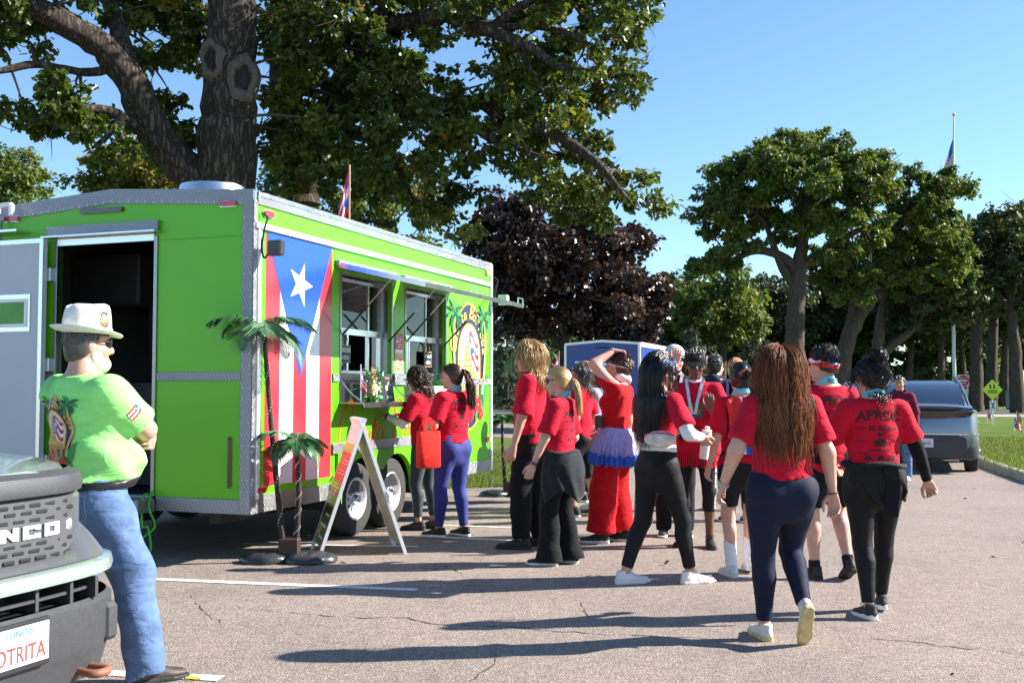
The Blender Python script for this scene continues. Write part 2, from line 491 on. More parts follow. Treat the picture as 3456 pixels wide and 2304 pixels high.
ALU=mat('aluminium',(0.72,0.73,0.75),0.28,metal=1.0,var=0.05,scale=6)
STEEL=mat('stainless',(0.28,0.28,0.295),0.30,metal=1.0,var=0.02,scale=4,stretch=(1,1,20))
WHITE=mat('white_gloss',(0.80,0.80,0.80),0.35,var=0.03)
WMETAL=mat('white_rail',(0.82,0.83,0.84),0.35,metal=0.25,var=0.04)
FRED=mat('flag_red',(0.62,0.028,0.045),0.3,var=0.03,coat=0.3); FWHITE=mat('flag_white',(0.80,0.80,0.81),0.3,var=0.02,coat=0.3); FBLUE=mat('flag_blue',(0.012,0.075,0.52),0.28,var=0.03,coat=0.3)
BLACK=mat('black_plastic',(0.018,0.018,0.02),0.45,var=0.1); RUBBER=mat('tyre_rubber',(0.035,0.034,0.033),0.85,var=0.2,scale=12,bump=0.3,bscale=50)
REDLENS=mat('red_lens',(0.5,0.01,0.012),0.15,coat=1.0,var=0.02); AMBER=mat('amber_lens',(0.75,0.22,0.01),0.15,coat=1.0,var=0.02); DKRED=mat('dark_red_lens',(0.075,0.006,0.008),0.15,coat=1.0,var=0.02)
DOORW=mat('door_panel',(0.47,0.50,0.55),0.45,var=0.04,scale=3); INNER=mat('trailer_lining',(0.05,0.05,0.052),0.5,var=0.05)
GLASS=glass_mat('window_glass',(0.30,0.33,0.33),0.02,0.03); WHEELW=mat('wheel_white',(0.78,0.79,0.82),0.35,var=0.03)
ORANGE=mat('script_orange',(0.85,0.10,0.012),0.4,var=0.04); NAVY=mat('logo_navy',(0.012,0.03,0.075),0.4,var=0.04); GOLD=mat('logo_gold',(0.72,0.40,0.055),0.4,var=0.08,scale=30)
CREAM=mat('logo_cream',(0.78,0.68,0.45),0.45,var=0.08,scale=20); WOODB=mat('logo_brown',(0.36,0.13,0.045),0.5,var=0.25,scale=40); TAN=mat('logo_tan',(0.60,0.36,0.14),0.5,var=0.2,scale=40)
LGREEN=mat('logo_green',(0.03,0.26,0.055),0.45,var=0.25,scale=30); DGREEN=mat('logo_dark_green',(0.012,0.10,0.03),0.45,var=0.2,scale=30); LRED=mat('logo_red',(0.62,0.02,0.03),0.45,var=0.15,scale=30)

def leaf_shape(x,y,a,L,w,curve=0.25,n=7):
    up=[];dn=[]
    for i in range(n):
        t=i/(n-1); ca=a-curve*t*1.2
        px=x+L*t*math.cos(a-curve*t*0.7); py=y+L*t*math.sin(a-curve*t*0.7)
        ww=w*math.sin(math.pi*min(1,t*0.93+0.07))**0.8
        nx,ny=-math.sin(ca),math.cos(ca)
        up.append((px+nx*ww,py+ny*ww)); dn.append((px-nx*ww,py-ny*ww))
    return up+dn[::-1]
def palm_shapes(x,y,s,out,seed=0):
    rr=random.Random(seed)
    for k,a in enumerate((200,160,125,95,60,25,-15,225,-40)):
        c=0.9 if a<90 else -0.9
        out.append(('lgreen' if k%2 else 'dgreen',leaf_shape(x,y,R(a),s*rr.uniform(.85,1.1),s*0.12,c),3))
def logo_shapes():
    """Layered flat polygons of the oval house emblem, x in about -0.6..0.6, y -0.8..0.85."""
    o=[]
    o.append(('gold',ellipse(0,0,.475,.80,48),0)); o.append(('navy',ellipse(0,0,.455,.775,48),1))
    o.append(('gold',ellipse(0,.10,.325,.44,24,0,math.pi)+[(-.325,-.45),(.325,-.45)],2))
    o.append(('cream',ellipse(0,.10,.30,.41,24,0,math.pi)+[(-.30,-.45),(.30,-.45)],3))
    # waving flag to the right of the roof
    fx=lambda t,v:(-.02+.27*t+.03*v, .42-.10*t-.36*v+0.05*math.sin(t*6))
    for k in range(5):
        o.append(('fred' if k%2==0 else 'fwhite',[fx(t/6,k/5) for t in range(7)]+[fx(t/6,(k+1)/5) for t in range(6,-1,-1)],4))
    o.append(('fblue',[fx(0,0),fx(.5,.5),fx(0,1)],5)); sc=fx(.17,.5); o.append(('fwhite',star(sc[0],sc[1],.06,20),6))
    # house
    o.append(('tan',[(-.25,-.05),(-.06,.42),(.10,-.05)],6)); o.append(('cream',[(-.25,-.05),(-.27,-.06),(-.06,.46),(-.05,.42)],7))
    for k in range(5): o.append(('brown',[(-.20+.03*k,.0+.075*k),(.075-.03*k,.0+.075*k),(.072-.03*k,.012+.075*k),(-.197+.03*k,.012+.075*k)],7))
    o.append(('gold',[(-.28,-.14),(.14,-.14),(.10,-.05),(-.25,-.05)],7)); o.append(('brown',[(-.25,-.45),(-.25,-.14),(.26,-.14),(.26,-.45)],6))
    o.append(('tan',[(.14,-.14),(.30,-.19),(.26,-.10),(.10,-.05)],7))
    for k in range(8): o.append(('tan',[(-.245+.065*k,-.44),(-.245+.065*k+.04,-.44),(-.245+.065*k+.04,-.15),(-.245+.065*k,-.15)],7))
    o.append(('lred',[(-.14,-.45),(-.14,-.22),(-.03,-.22),(-.03,-.45)],8)); o.append(('navy',[(.09,-.36),(.09,-.22),(.18,-.22),(.18,-.36)],8))
    o.append(('gold',[(-.085,-.45),(-.085,-.22),(-.075,-.22),(-.075,-.45)],9))
    # foliage and flowers
    for k,(x,y,a,L) in enumerate([(-.42,-.5,60,.3),(-.44,-.45,110,.34),(-.40,-.55,25,.3),(.42,-.45,80,.4),(.40,-.5,120,.33),(.42,-.55,150,.33),(.3,-.62,100,.25),(-.2,-.66,60,.22),(0,-.68,95,.2),(.16,-.68,70,.22),(-.3,-.62,95,.25),(-.44,-.3,80,.3)]):
        o.append(('lgreen' if k%2 else 'dgreen',leaf_shape(x,y,R(a),L,L*.16,.3),9))
    for (x,y,s) in [(-.30,-.40,.09),(.24,-.48,.10),(.05,-.58,.085),(-.18,-.55,.06),(.33,-.60,.07)]:
        for k in range(5): o.append(('lred',ellipse(x+s*.6*math.cos(R(72*k)),y+s*.6*math.sin(R(72*k)),s*.5,s*.5,8),10))
        o.append(('gold',ellipse(x,y,s*.18,s*.18,6),11))
    # palms rising outside the oval
    for sx in (-1,1):
        pts=spline([(sx*.36,-.35),(sx*.43,.0),(sx*.46,.35),(sx*.42,.62)],5); vs,fs=stroke(pts,[.028-.010*i/len(pts) for i in range(len(pts))])
        for f in fs: o.append(('tan',[vs[i] for i in f],10))
        q=[]; palm_shapes(sx*.42,.62,.24,q,3); o+= [(m,p,11) for m,p,_ in q]
    return o
LOGO_M={'gold':GOLD,'navy':NAVY,'cream':CREAM,'fred':FRED,'fwhite':FWHITE,'fblue':FBLUE,'tan':TAN,'brown':WOODB,'lgreen':LGREEN,'dgreen':DGREEN,'lred':LRED}
LOGO_K=list(LOGO_M)
def logo_text(mbuild, fr, mi, h):
    """'Casita Boricua' set around the top of the oval."""
    word='Casita Boricua'
    for i,ch in enumerate(word):
        if ch==' ': continue
        a=R(168-156*i/(len(word)-1)); vs,fs=text_geo(ch,.185 if ch not in 'CB' else .25,bold=.03,shear=.25)
        cx,cy=.39*math.cos(a), .10+.50*math.sin(a); b=a-math.pi/2
        flatpoly(mbuild,[(cx+x*math.cos(b)-y*math.sin(b),cy+x*math.sin(b)+y*math.cos(b)) for x,y in vs],fs,fr,h,mi)

TR=empty('food_trailer',(*(-2.132, 8.713),0),math.atan2(.9385,.3453),'lime green food trailer with flag mural, open serving windows and open rear door','food trailer')
L_,W_=5.39,2.80
GAB=lambda y:3.07+0.095*(1-abs(y-1.45)/1.45)
# walls
b=MB()
def rwall(y0,y1,z0,top):
    ys=[y0]+([1.45] if y0<1.45<y1 and top is None else [])+[y1]
    for a,c in zip(ys,ys[1:]):
        t0=GAB(a)-.06 if top is None else top; t1=GAB(c)-.06 if top is None else top
        b.add([(0,a,z0),(0,c,z0),(0,c,t1),(0,a,t0),(.05,a,z0),(.05,c,z0),(.05,c,t1),(.05,a,t0)],[(0,3,2,1),(4,5,6,7),(0,1,5,4),(1,2,6,5),(2,3,7,6),(3,0,4,7)])
rwall(0.0,.97,.53,None); rwall(2.03,W_,.53,None); rwall(.97,2.03,2.74,None)
b.build('rear_wall',LIME,TR,fixn=True)
b=MB(); OP=[(1.45,2.54),(2.85,3.94)]; Z0,Z1=1.31,2.545
for x0,x1,z0,z1 in [(.0505,1.45,.56,3.0),(2.54,2.85,Z0,Z1),(3.94,L_,Z0,3.0),(1.45,3.94,Z1,3.0),(1.45,3.94,.86,Z0),(3.94,L_,.54,Z0)]:
    b.box(x0,x1,0,.05,z0,z1)
b.box(3.2,3.94,0,.05,.54,.86); b.box(1.45,1.50,0,.05,.54,.86)
b.build('side_wall',LIME,TR)
b=MB(); b.box(.051,L_,W_-.05,W_,.53,3.0); b.box(L_-.05,L_,.051,W_-.051,.53,3.0)
b.build('far_walls',LIME,TR)
b=MB(); b.box(.052,L_-.052,.052,W_-.052,.42,.53); b.build('floor_frame',BLACK,TR)
b=MB()
for a,c in ((0,1.45),(1.45,W_)):
    b.add([(0,a,GAB(a)-.055),(0,c,GAB(c)-.055),(L_,c,GAB(c)-.055),(L_,a,GAB(a)-.055),(0,a,GAB(a)),(0,c,GAB(c)),(L_,c,GAB(c)),(L_,a,GAB(a))],[(0,1,2,3),(4,7,6,5),(0,4,5,1),(1,5,6,2),(2,6,7,3),(3,7,4,0)])
b.build('roof',ALU,TR,fixn=True)
# lining, bulkhead and kitchen fittings inside
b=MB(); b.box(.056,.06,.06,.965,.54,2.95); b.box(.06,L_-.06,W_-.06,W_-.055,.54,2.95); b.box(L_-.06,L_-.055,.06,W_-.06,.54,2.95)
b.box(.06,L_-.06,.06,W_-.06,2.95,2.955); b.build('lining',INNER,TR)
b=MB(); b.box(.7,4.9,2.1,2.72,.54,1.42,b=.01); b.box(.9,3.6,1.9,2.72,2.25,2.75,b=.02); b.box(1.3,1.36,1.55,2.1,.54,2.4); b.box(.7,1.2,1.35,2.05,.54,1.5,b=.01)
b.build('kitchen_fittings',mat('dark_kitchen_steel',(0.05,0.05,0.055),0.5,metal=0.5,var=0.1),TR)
b=MB(); b.box(-.0015,-.0002,.105,.93,2.700,2.706); b.build('panel_seam',mat('lime_seam',(0.07,0.32,0.004),.5),TR)
for x in (1.335,3.985):
    b=MB(); b.box(x-.003,x+.003,-.0018,-.0002,2.66,2.76); b.build('panel_seam',MATS['lime_seam'],TR)
# diamond-plate trim: rear
def strip(name,boxes,m,b_=0.003):
    q=MB()
    for s in boxes: q.box(*s,b=b_)
    return q.build(name,m,TR)
b=MB()
for a,c in ((0.0,1.45),(1.45,W_)):
    b.add([(x,y,GAB(y)+dz) for dz in (-.115,.012) for x,y in ((-.012,a),(-.012,c),(.02,c),(.02,a))],[(0,1,2,3),(4,7,6,5),(0,4,5,1),(1,5,6,2),(2,6,7,3),(3,7,4,0)])
b.build('roof_edge_trim',DIA,TR,fixn=True)
strip('corner_trim',[(-.010,.0,.0,.105,.41,2.965)],DIA); strip('corner_trim',[(-.010,.0,W_-.105,W_,.41,2.965)],DIA)
strip('corner_post',[(-.008,.045,-.010,-.0005,.41,3.0)],DIA_F)
strip('rear_belt_trim',[(-.014,-.0005,.105,.945,1.503,1.575)],DIA); strip('rear_belt_trim',[(-.014,-.0005,2.07,W_-.105,1.503,1.575)],DIA)
strip('rear_skirt',[(-.012,-.0005,.105,.93,.41,.528)],DIA); strip('rear_skirt',[(-.012,-.0005,2.07,W_-.105,.41,.528)],DIA)
strip('door_jamb',[(-.018,.06,.950,.985,.53,2.745)],STEEL); strip('door_jamb',[(-.018,.06,2.03,2.065,.53,2.745)],STEEL); strip('door_sill',[(-.02,.06,.985,2.03,.515,.535)],DIA)
strip('door_header',[(-.045,-.0005,.93,2.13,2.79,2.875)],DIA); strip('drip_edge',[(-.10,-.0005,.92,2.15,2.768,2.786)],ALU); strip('door_lintel',[(-.02,-.0005,.985,2.03,2.70,2.764)],ALU)
strip('rear_step',[(-.24,-.02,.93,2.15,.40,.515),(-.20,-.02,.95,2.10,.27,.33)],DIA,.006)
q=MB()
for k in range(26):
    z=.5+k*.094
    for y in (.022,.084): q.lathe([(.0075,0),(.006,.004),(.001,.005)],6,M=Matrix.Translation((-.010,y,z))@Matrix.Rotation(-math.pi/2,4,'Y'))
for k in range(30):
    y=.12+k*.088; q.lathe([(.0075,0),(.006,.004),(.001,.005)],6,M=Matrix.Translation((-.012,y,GAB(y)-.10))@Matrix.Rotation(-math.pi/2,4,'Y'))
o=q.build('rivets',ALU,TR); o['kind']='stuff'
# side trim
strip('roof_rail',[(.05,L_,-.014,-.0005,2.965,3.075)],DIA_F)
q=MB()
for i in range(180):
    x=.10+i*(L_-.2)/179; q.box(x-.009,x+.009,-.020,-.0142,3.032,3.05)
q.build('rail_beads',ALU,TR)
strip('awning_rail',[(.012,L_-.03,-.03,-.0005,2.763,2.812)],WMETAL)
q=MB()
for i in range(24):
    x=.12+i*(L_-.3)/23; q.lathe([(.012,0),(.012,.006),(.004,.01),(0,.01)],8,(x,-.030,2.787),axis='y')
q.v=[(x,-.030-(y+.030),z) for x,y,z in q.v]; q.build('rail_screws',ALU,TR,fixn=True)
strip('corner_strip',[(.048,.095,-.022,-.0005,.53,2.76)],WMETAL)
strip('end_post',[(L_-.05,L_+.01,-.02,.05,.40,3.06)],WMETAL)
strip('belt_trim',[(1.305,1.42,-.016,-.0005,1.505,1.58)],DIA_F); strip('belt_trim',[(2.56,2.84,-.03,-.0005,1.48,1.60)],DIA_F); strip('belt_trim',[(3.97,L_-.055,-.016,-.0005,1.495,1.572)],DIA_F)
strip('side_skirt',[(.045,1.44,-.012,-.0005,.415,.56)],DIA_F); strip('side_skirt',[(3.22,L_-.055,-.012,-.0005,.40,.54)],DIA_F)
strip('fender_trim',[(1.30,3.42,-.024,-.0005,.83,.93)],DIA_F)
# wheel housing: lime fender skin with two arches, dark well behind
b=MB(); arch=[(1.44,.33)]
def arcpts(cx,r,a0,a1,n=12): return [(cx+r*math.cos(R(a0+(a1-a0)*i/(n-1))),.36+r*math.sin(R(a0+(a1-a0)*i/(n-1)))) for i in range(n)]
low=[(1.44,.36)]+arcpts(1.86,.41,180,40)+arcpts(2.62,.41,140,0)+[(3.10,.36)]
up=[(x,.83) for x,_ in low]
vs=[(x,-.03,z) for x,z in low]+[(x,-.03,z) for x,z in up]; n=len(low)
b.add(vs,[(i,i+1,n+i+1,n+i) for i in range(n-1)])
vs=[(x,-.03,z) for x,z in low]+[(x,.03,z) for x,z in low]; b.add(vs,[(i,n+i,n+i+1,i+1) for i in range(n-1)])
b.box(3.10,3.22,-.03,-.001,.36,.83); b.box(1.38,1.44,-.03,-.001,.54,.83)
b.build('fender',LIME,TR)
b=MB(); b.box(1.40,3.2,.30,.34,.30,.86); b.box(1.40,3.2,-.0,.34,.86,.9); b.box(1.38,1.41,.055,.34,.3,.86); b.box(3.19,3.22,.055,.34,.3,.86); b.box(.3,5.2,.5,.62,.28,.42); b.box(.3,5.2,2.1,2.22,.28,.42); b.box(1.8,1.92,.2,2.6,.3,.42); b.box(2.56,2.68,.2,2.6,.3,.42)
b.build('underframe',BLACK,TR)
def wheel(name,parent,c,r,w,rim_r,rim_m,axis='y',n=36,sgn=-1,holes=8,M=None):
    """tyre > rim: tyre lathe with a rounded tread, dished steel rim with hand holes, hub cap."""
    x,y,z=c
    t=MB(); prof=[(rim_r,-w*.46),(rim_r*1.06,-w*.5),(r*.9,-w*.5),(r*.97,-w*.44),(r,-w*.34)]
    for k in (-.22,-.08,.08,.22): prof+=[(r,w*k-w*.05),(r,w*k+w*.05),(r*.975,w*k+w*.055)]
    prof+=[(r,w*.34),(r*.97,w*.44),(r*.9,w*.5),(rim_r*1.06,w*.5),(rim_r,w*.46)]
    t.lathe(prof,n,(0,0,0),axis='y'); to=t.build('tyre',RUBBER,parent,smooth=35,fixn=True); to.location=c
    q=MB(); s=sgn
    q.lathe([(rim_r*1.02,s*w*.47),(rim_r*.97,s*w*.52),(rim_r*.90,s*w*.46),(rim_r*.84,s*w*.28),(rim_r*.60,s*w*.20)],n,(0,0,0),axis='y')
    # spokes between the holes
    k=holes
    for i in range(k):
        a0=2*math.pi*(i+.28)/k; a1=2*math.pi*(i+1-.28)/k
        P=lambda r_,a,h:(r_*math.cos(a),s*h,r_*math.sin(a))
        q.add([P(rim_r*.62,a0-.04,w*.205),P(rim_r*.62,a1+.04,w*.205),P(rim_r*.36,a1+.10,w*.30),P(rim_r*.36,a0-.10,w*.30)],[(0,1,2,3)])
    q.lathe([(rim_r*.38,s*w*.29),(rim_r*.34,s*w*.33),(rim_r*.2,s*w*.34)],n,(0,0,0),axis='y')
    q.lathe([(rim_r*.62,s*w*.05),(0.001,s*w*.05)],n,(0,0,0),axis='y',mi=1)
    q.lathe([(rim_r*.2,s*w*.3),(rim_r*.19,s*w*.62),(rim_r*.15,s*w*.66),(0.001,s*w*.66)],20,(0,0,0),axis='y',mi=2)
    for i in range(5):
        a=2*math.pi*i/5; q.lathe([(.012,s*w*.3),(.012,s*w*.42),(.001,s*w*.43)],6,(rim_r*.29*math.cos(a),0,rim_r*.29*math.sin(a)),axis='y',mi=2)
    ro=q.build('rim',[rim_m,BLACK,ALU],to,smooth=30,fixn=True)
    return to
for cx in (1.86,2.62): wheel('wheel',TR,(cx,.145,.365),.362,.225,.205,WHEELW)
for cx in (1.86,2.62): wheel('wheel',TR,(cx,2.62,.365),.362,.225,.205,WHEELW,sgn=1)
# lights
def capsule_light(name,y,z,w,h,m,side=False):
    q=MB(); pts=[]
    for i in range(20):
        a=2*math.pi*i/20; sx=(w/2-h/2)*(1 if math.cos(a)>0 else -1)
        pts.append((sx+h/2*math.cos(a),h/2*math.sin(a)))
    big=[(x*1.12,v*1.3) for x,v in pts]
    fr=(lambda x,v,d:(y+x,-d,z+v)) if side else (lambda x,v,d:(-d,y+x,z+v))
    (q.prism(big,.0,.012,fr,0) if m is not DKRED else None); q.prism(pts,.0005,.030,fr,1)
    return q.build(name,[ALU,m],TR,fixn=True)
capsule_light('brake_light',1.55,2.995,.46,.045,DKRED); capsule_light('marker_light',.24,2.975,.165,.045,REDLENS); capsule_light('marker_light',2.56,2.975,.165,.045,REDLENS)
capsule_light('marker_light',.20,2.905,.14,.05,REDLENS,True); capsule_light('marker_light',L_-.16,2.93,.13,.06,AMBER,True); capsule_light('marker_light',L_-.16,.80,.13,.06,AMBER,True); capsule_light('marker_light',.13,.60,.13,.045,REDLENS,True)
q=MB(); q.box(-.02,-.0005,.185,.222,.62,1.04,b=.012); q.build('reflector_bar',DKRED,TR)
# rear door swung open flat against the wall
q=MB(); q.box(-.105,-.055,2.10,3.16,.55,2.765,b=.004); D=q.build('door',DOORW,TR)
q=MB()
for s in ((2.10,2.14,.55,2.765),(3.12,3.16,.55,2.765),(2.14,3.12,2.725,2.765),(2.14,3.12,.55,.59)): q.box(-.112,-.106,*s)
for s in ((2.236,3.02,2.235,2.275),(2.236,3.02,1.945,1.985),(2.236,2.262,1.985,2.235),(2.99,3.02,1.985,2.235)): q.box(-.112,-.106,*s)
q.build('door_trim',ALU,D)
q=MB()
for s in ((2.262,2.99,2.205,2.235),(2.262,2.99,1.985,2.015),(2.262,2.295,2.015,2.205),(2.95,2.99,2.015,2.205)): q.box(-.122,-.1062,*s,b=.004)
q.build('window_frame',WHITE,D)
q=MB(); q.box(-.110,-.1065,2.295,2.95,2.015,2.205); q.build('window_pane',mat('green_pane',(0.045,0.26,0.012),0.3,var=0.25,scale=6),D)
q=MB()
for z in (.8,1.65,2.45): q.box(-.06,-.01,2.065,2.10,z-.06,z+.06,b=.004)
q.build('hinges',ALU,TR)
# roof vent and plumbing
q=MB(); q.lathe([(.30,0),(.30,.05),(.37,.055),(.375,.075),(.31,.085),(.29,.15),(.285,.17),(.25,.175),(.001,.176)],40,(.62,.86,3.10)); q.build('roof_vent',ALU,TR,smooth=35)
q=MB(); q.tube(spline([(-.08,2.66,2.86),(-.08,2.66,3.03),(-.08,2.655,3.075),(-.08,2.62,3.09),(-.08,2.50,3.09)],4),.024,10); q.tube([(-.08,2.50,3.09),(-.08,2.50,2.99)],.026,10); q.build('drain_pipe',WMETAL,TR,smooth=50)
q=MB(); q.box(-.16,-.001,2.36,2.78,2.835,2.855); q.build('pipe_bracket',ALU,TR)
# flag mural
f0,f1,fz0,fz1=.185,1.283,.625,2.763; q=MB(); sw=(f1-f0)/5
fr=lambda x,z,h:(x,-.003-h,z)
for k in range(5):
    q.quad(*[fr(x,z,0) for x,z in ((f0+k*sw,fz0),(f0+(k+1)*sw,fz0),(f0+(k+1)*sw,fz1),(f0+k*sw,fz1))],mi=k%2)
q.quad(*[fr(x,z,.003) for x,z in ((f0,fz1),((f0+f1)/2,1.54),(f1,fz1))],mi=2)
s=star(.725,2.36,.205,0); q.add([fr(x,z,.006) for x,z in s],[tuple(range(10))],1)
q.build('flag_mural',[FRED,FWHITE,FBLUE],TR,fixn=True)
# script lettering
q=MB()
def script(pts,x,z,s,w=.011):
    p=spline([(x+a*s,z+c*s) for a,c in pts],6); vs,fs=stroke(p,w); flatpoly(q,vs,fs,lambda x_,z_,h:(x_,-.004,z_))
script([(.62,.72),(.70,.92),(.52,1.02),(.22,.75),(.02,.25),(.10,-.08),(.35,-.05),(.62,.22)],1.42,.86,.45)
script([(.33,.34),(.18,.42),(.02,.22),(.06,0),(.20,.06),(.32,.34),(.28,.05),(.36,0),(.46,.12)],1.70,.86,.45)
script([(-.02,.02),(.12,.20),(.16,.40),(.24,.12),(.16,-.03),(.02,.03)],1.905,.86,.45)
script([(.0,.1),(.12,.36),(.06,.06),(.14,0),(.24,.14)],2.02,.86,.45); script([(.15,.50),(.17,.55)],2.03,.86,.45,.013)
script([(.0,.1),(.20,.66),(.08,.06),(.16,0),(.28,.14)],2.10,.86,.45); script([(.02,.44),(.28,.46)],2.11,.86,.45)
script([(.33,.34),(.18,.42),(.02,.22),(.06,0),(.20,.06),(.32,.34),(.28,.05),(.36,0),(.46,.12)],2.22,.86,.45)
script([(.02,.85),(.10,1.0),(.20,.5),(.02,-.02),(-.10,.05),(.05,.2),(.15,.9),(.42,1.05),(.52,.8),(.24,.55),(.50,.42),(.48,.08),(.20,-.06)],2.55,.86,.45)
for i,x in enumerate((2.86,3.02,3.16,3.26,3.42,3.60)):
    script([[(.3,.34),(.15,.40),(.02,.2),(.1,0),(.27,.1),(.28,.3),(.4,.38)],[(0,0),(.08,.36),(.2,.32),(.2,.05),(.32,.1)],[(.0,.1),(.12,.36),(.06,.06),(.24,.14)],[(.3,.34),(.15,.40),(.02,.2),(.1,0),(.27,.1)],[(.0,.34),(.02,.05),(.18,.03),(.26,.36),(.28,.03),(.4,.12)],[(.33,.34),(.18,.42),(.02,.22),(.06,0),(.20,.06),(.32,.34),(.28,.05),(.46,.12)]][i],x,.86,.45)
q.build('script_lettering',ORANGE,TR)
# emblem
q=MB(); fr=lambda x,z,h:(4.64+x*1.10,-.004-h*.0012,1.72+z*.98)
for m,p,l in logo_shapes(): q.add([fr(x,z,l) for x,z in p],[tuple(range(len(p)))],LOGO_K.index(m))
logo_text(q,fr,LOGO_K.index('gold'),3.6)
q.build('emblem',[LOGO_M[k] for k in LOGO_K],TR)
# serving windows
REC=.115
for wi,(x0,x1) in enumerate(OP):
    fr_=empty('serving_window'); fr_.parent=TR
    q=MB()   # stainless reveals and lower back panel
    q.box(x1-.004,x1+.001,.0505,REC+.12,Z0,Z1); q.box(x0-.001,x0+.004,.0505,REC+.12,Z0,Z1); q.box(x0,x1,.0505,REC+.12,Z1-.004,Z1+.001); q.box(x0,x1,.0,REC,Z0-.012,Z0+.003)
    q.box(x0+.004,x1-.004,REC-.01,REC+.01,Z0+.003,1.52); q.box(x0+.004,x1-.004,REC-.03,REC+.02,1.52,1.585)
    for s in ((x0-.012,x0+.02,Z0,Z1),(x1-.02,x1+.012,Z0,Z1)): q.box(s[0],s[1],-.006,-.0005,s[2],s[3])
    q.build('reveal',STEEL,fr_)
    q=MB(); w=.035; zt,zm,zb=Z1-.02,2.0,1.59
    q.box(x0+.005,x0+.005+w,REC,REC+.05,zb,zt); q.box(x1-.006-w,x1-.006,REC,REC+.05,zb,zt); q.box(x0+.04,x1-.041,REC,REC+.05,zt-w,zt); q.box(x0+.04,x1-.041,REC-.01,REC+.05,zm-.03,zm+.03); q.box(x0+.04,x1-.041,REC,REC+.05,zb,zb+w*.8)
    xm=x0+.36 if wi==0 else x0+.30
    q.box(xm-.018,xm+.018,REC+.004,REC+.045,zb+.03,zm-.03)
    if wi==1: q.box(xm+.07,xm+.10,REC+.02,REC+.06,zb+.03,zm-.03)
    q.box(x1-.30,x1-.27,REC+.01,REC+.04,zb+.03,zt-.03)
    q.build('sash',ALU,fr_)
    q=MB(); q.box(x0+.041,x1-.042,REC+.02,REC+.026,zm+.031,zt-w-.001); q.build('pane',GLASS,fr_)
    q=MB(); q.box(x0+.041,xm-.019,REC+.024,REC+.030,zb+.031,zm-.031) if wi==0 else q.box(xm+.101,x1-.042,REC+.024,REC+.030,zb+.031,zm-.031); q.build('pane',GLASS,fr_)
    # fold-down shelf
    sh=MB(); sx0,sx1=x0-.02,x1-.02
    sh.box(sx0,sx1,-.27,-.001,Z0-.016,Z0-.002,b=.004); sh.box(sx0,sx1,-.275,-.262,Z0-.05,Z0-.001,b=.003); so=sh.build('shelf',STEEL,fr_)
    for x in (sx0+.02,sx1-.02):
        c=MB(); c.tube(spline([(x,-.01,1.52),(x,-.12,1.40),(x,-.25,Z0)],6),.006,6); c.build('chain',ALU,fr_)
    # awning flap held up by gas struts
    aw=MB(); ax0,ax1=x0-.08,x1+.10; d=.93; zh,zo=2.60,2.375
    M_=Matrix.Translation((0,-.012,zh))@Matrix.Rotation(math.atan2(zh-zo,d),4,'X')
    aw.box(ax0,ax1,-d,0,.006,.03,b=.004,M=M_); aob=aw.build('awning',LIME,fr_)
    e=MB(); e.box(ax0+.01,ax1-.01,-d+.01,-.01,-.004,.0055,M=M_); e.box(ax0-.012,ax0,-d-.01,0,-.012,.034,M=M_); e.box(ax1,ax1+.012,-d-.01,0,-.012,.034,M=M_); e.box(ax0,ax1,-d-.012,-d,-.012,.034,M=M_)
    e.build('awning_frame',ALU,aob)
    hd=MB(); hd.box(ax0-.03,ax1-.02,-.05,-.001,2.585,2.655,b=.005); hd.build('awning_hinge',DIA_F,fr_)
    g=MB(); xm_=ax1-.25; g.tube([(xm_,-d-.02,zo+.03),(xm_,-d-.02,zo+.09),(xm_+.16,-d-.02,zo+.09),(xm_+.16,-d-.02,zo+.03)],.007,6); g.build('awning_handle',ALU,aob)
    for x in (x0+.04,x1-.04):
        g=MB(); p0=Vector((x,.02,1.93)); p1=Vector((x,-.52,2.47)); m_=p0.lerp(p1,.55)
        g.tube([p0,m_],.010,8); g.tube([m_,p1],.005,8,mi=1); g.build('gas_strut',[BLACK,ALU],fr_)
# floodlights with their cables
for x,y,m in ((.06,-.17,BLACK),(L_+.03,-.16,WMETAL)):
    fo=empty('floodlight'); fo.parent=TR
    q=MB(); q.box(x-.02,x+.04,y-.06,y+.07,2.53,2.66,b=.008); q.build('housing',m,fo)
    q=MB(); q.box(x-.026,x-.0205,y-.05,y+.06,2.54,2.65); q.build('lamp_glass',mat('lamp_glass',(0.03,0.03,0.032),0.3,var=0.02) if m is BLACK else mat('pale_lamp_glass',(0.5,0.52,0.52),0.3,var=0.02),fo)
    q=MB()
    for k in range(5): q.box(x+.0405,x+.06,y-.055+k*.028,y-.048+k*.028,2.54,2.65)
    q.build('cooling_fins',m,fo)
    q=MB(); q.tube(spline([(x+.02,y+.07,2.56),(x+.02,-.05,2.52),(x+.02,-.03,2.62),(x+.03,-.05,2.78),(x+.05,-.06,2.86),(x+.03,-.015,2.90)],5),.009,6); q.build('cable',BLACK,fo)
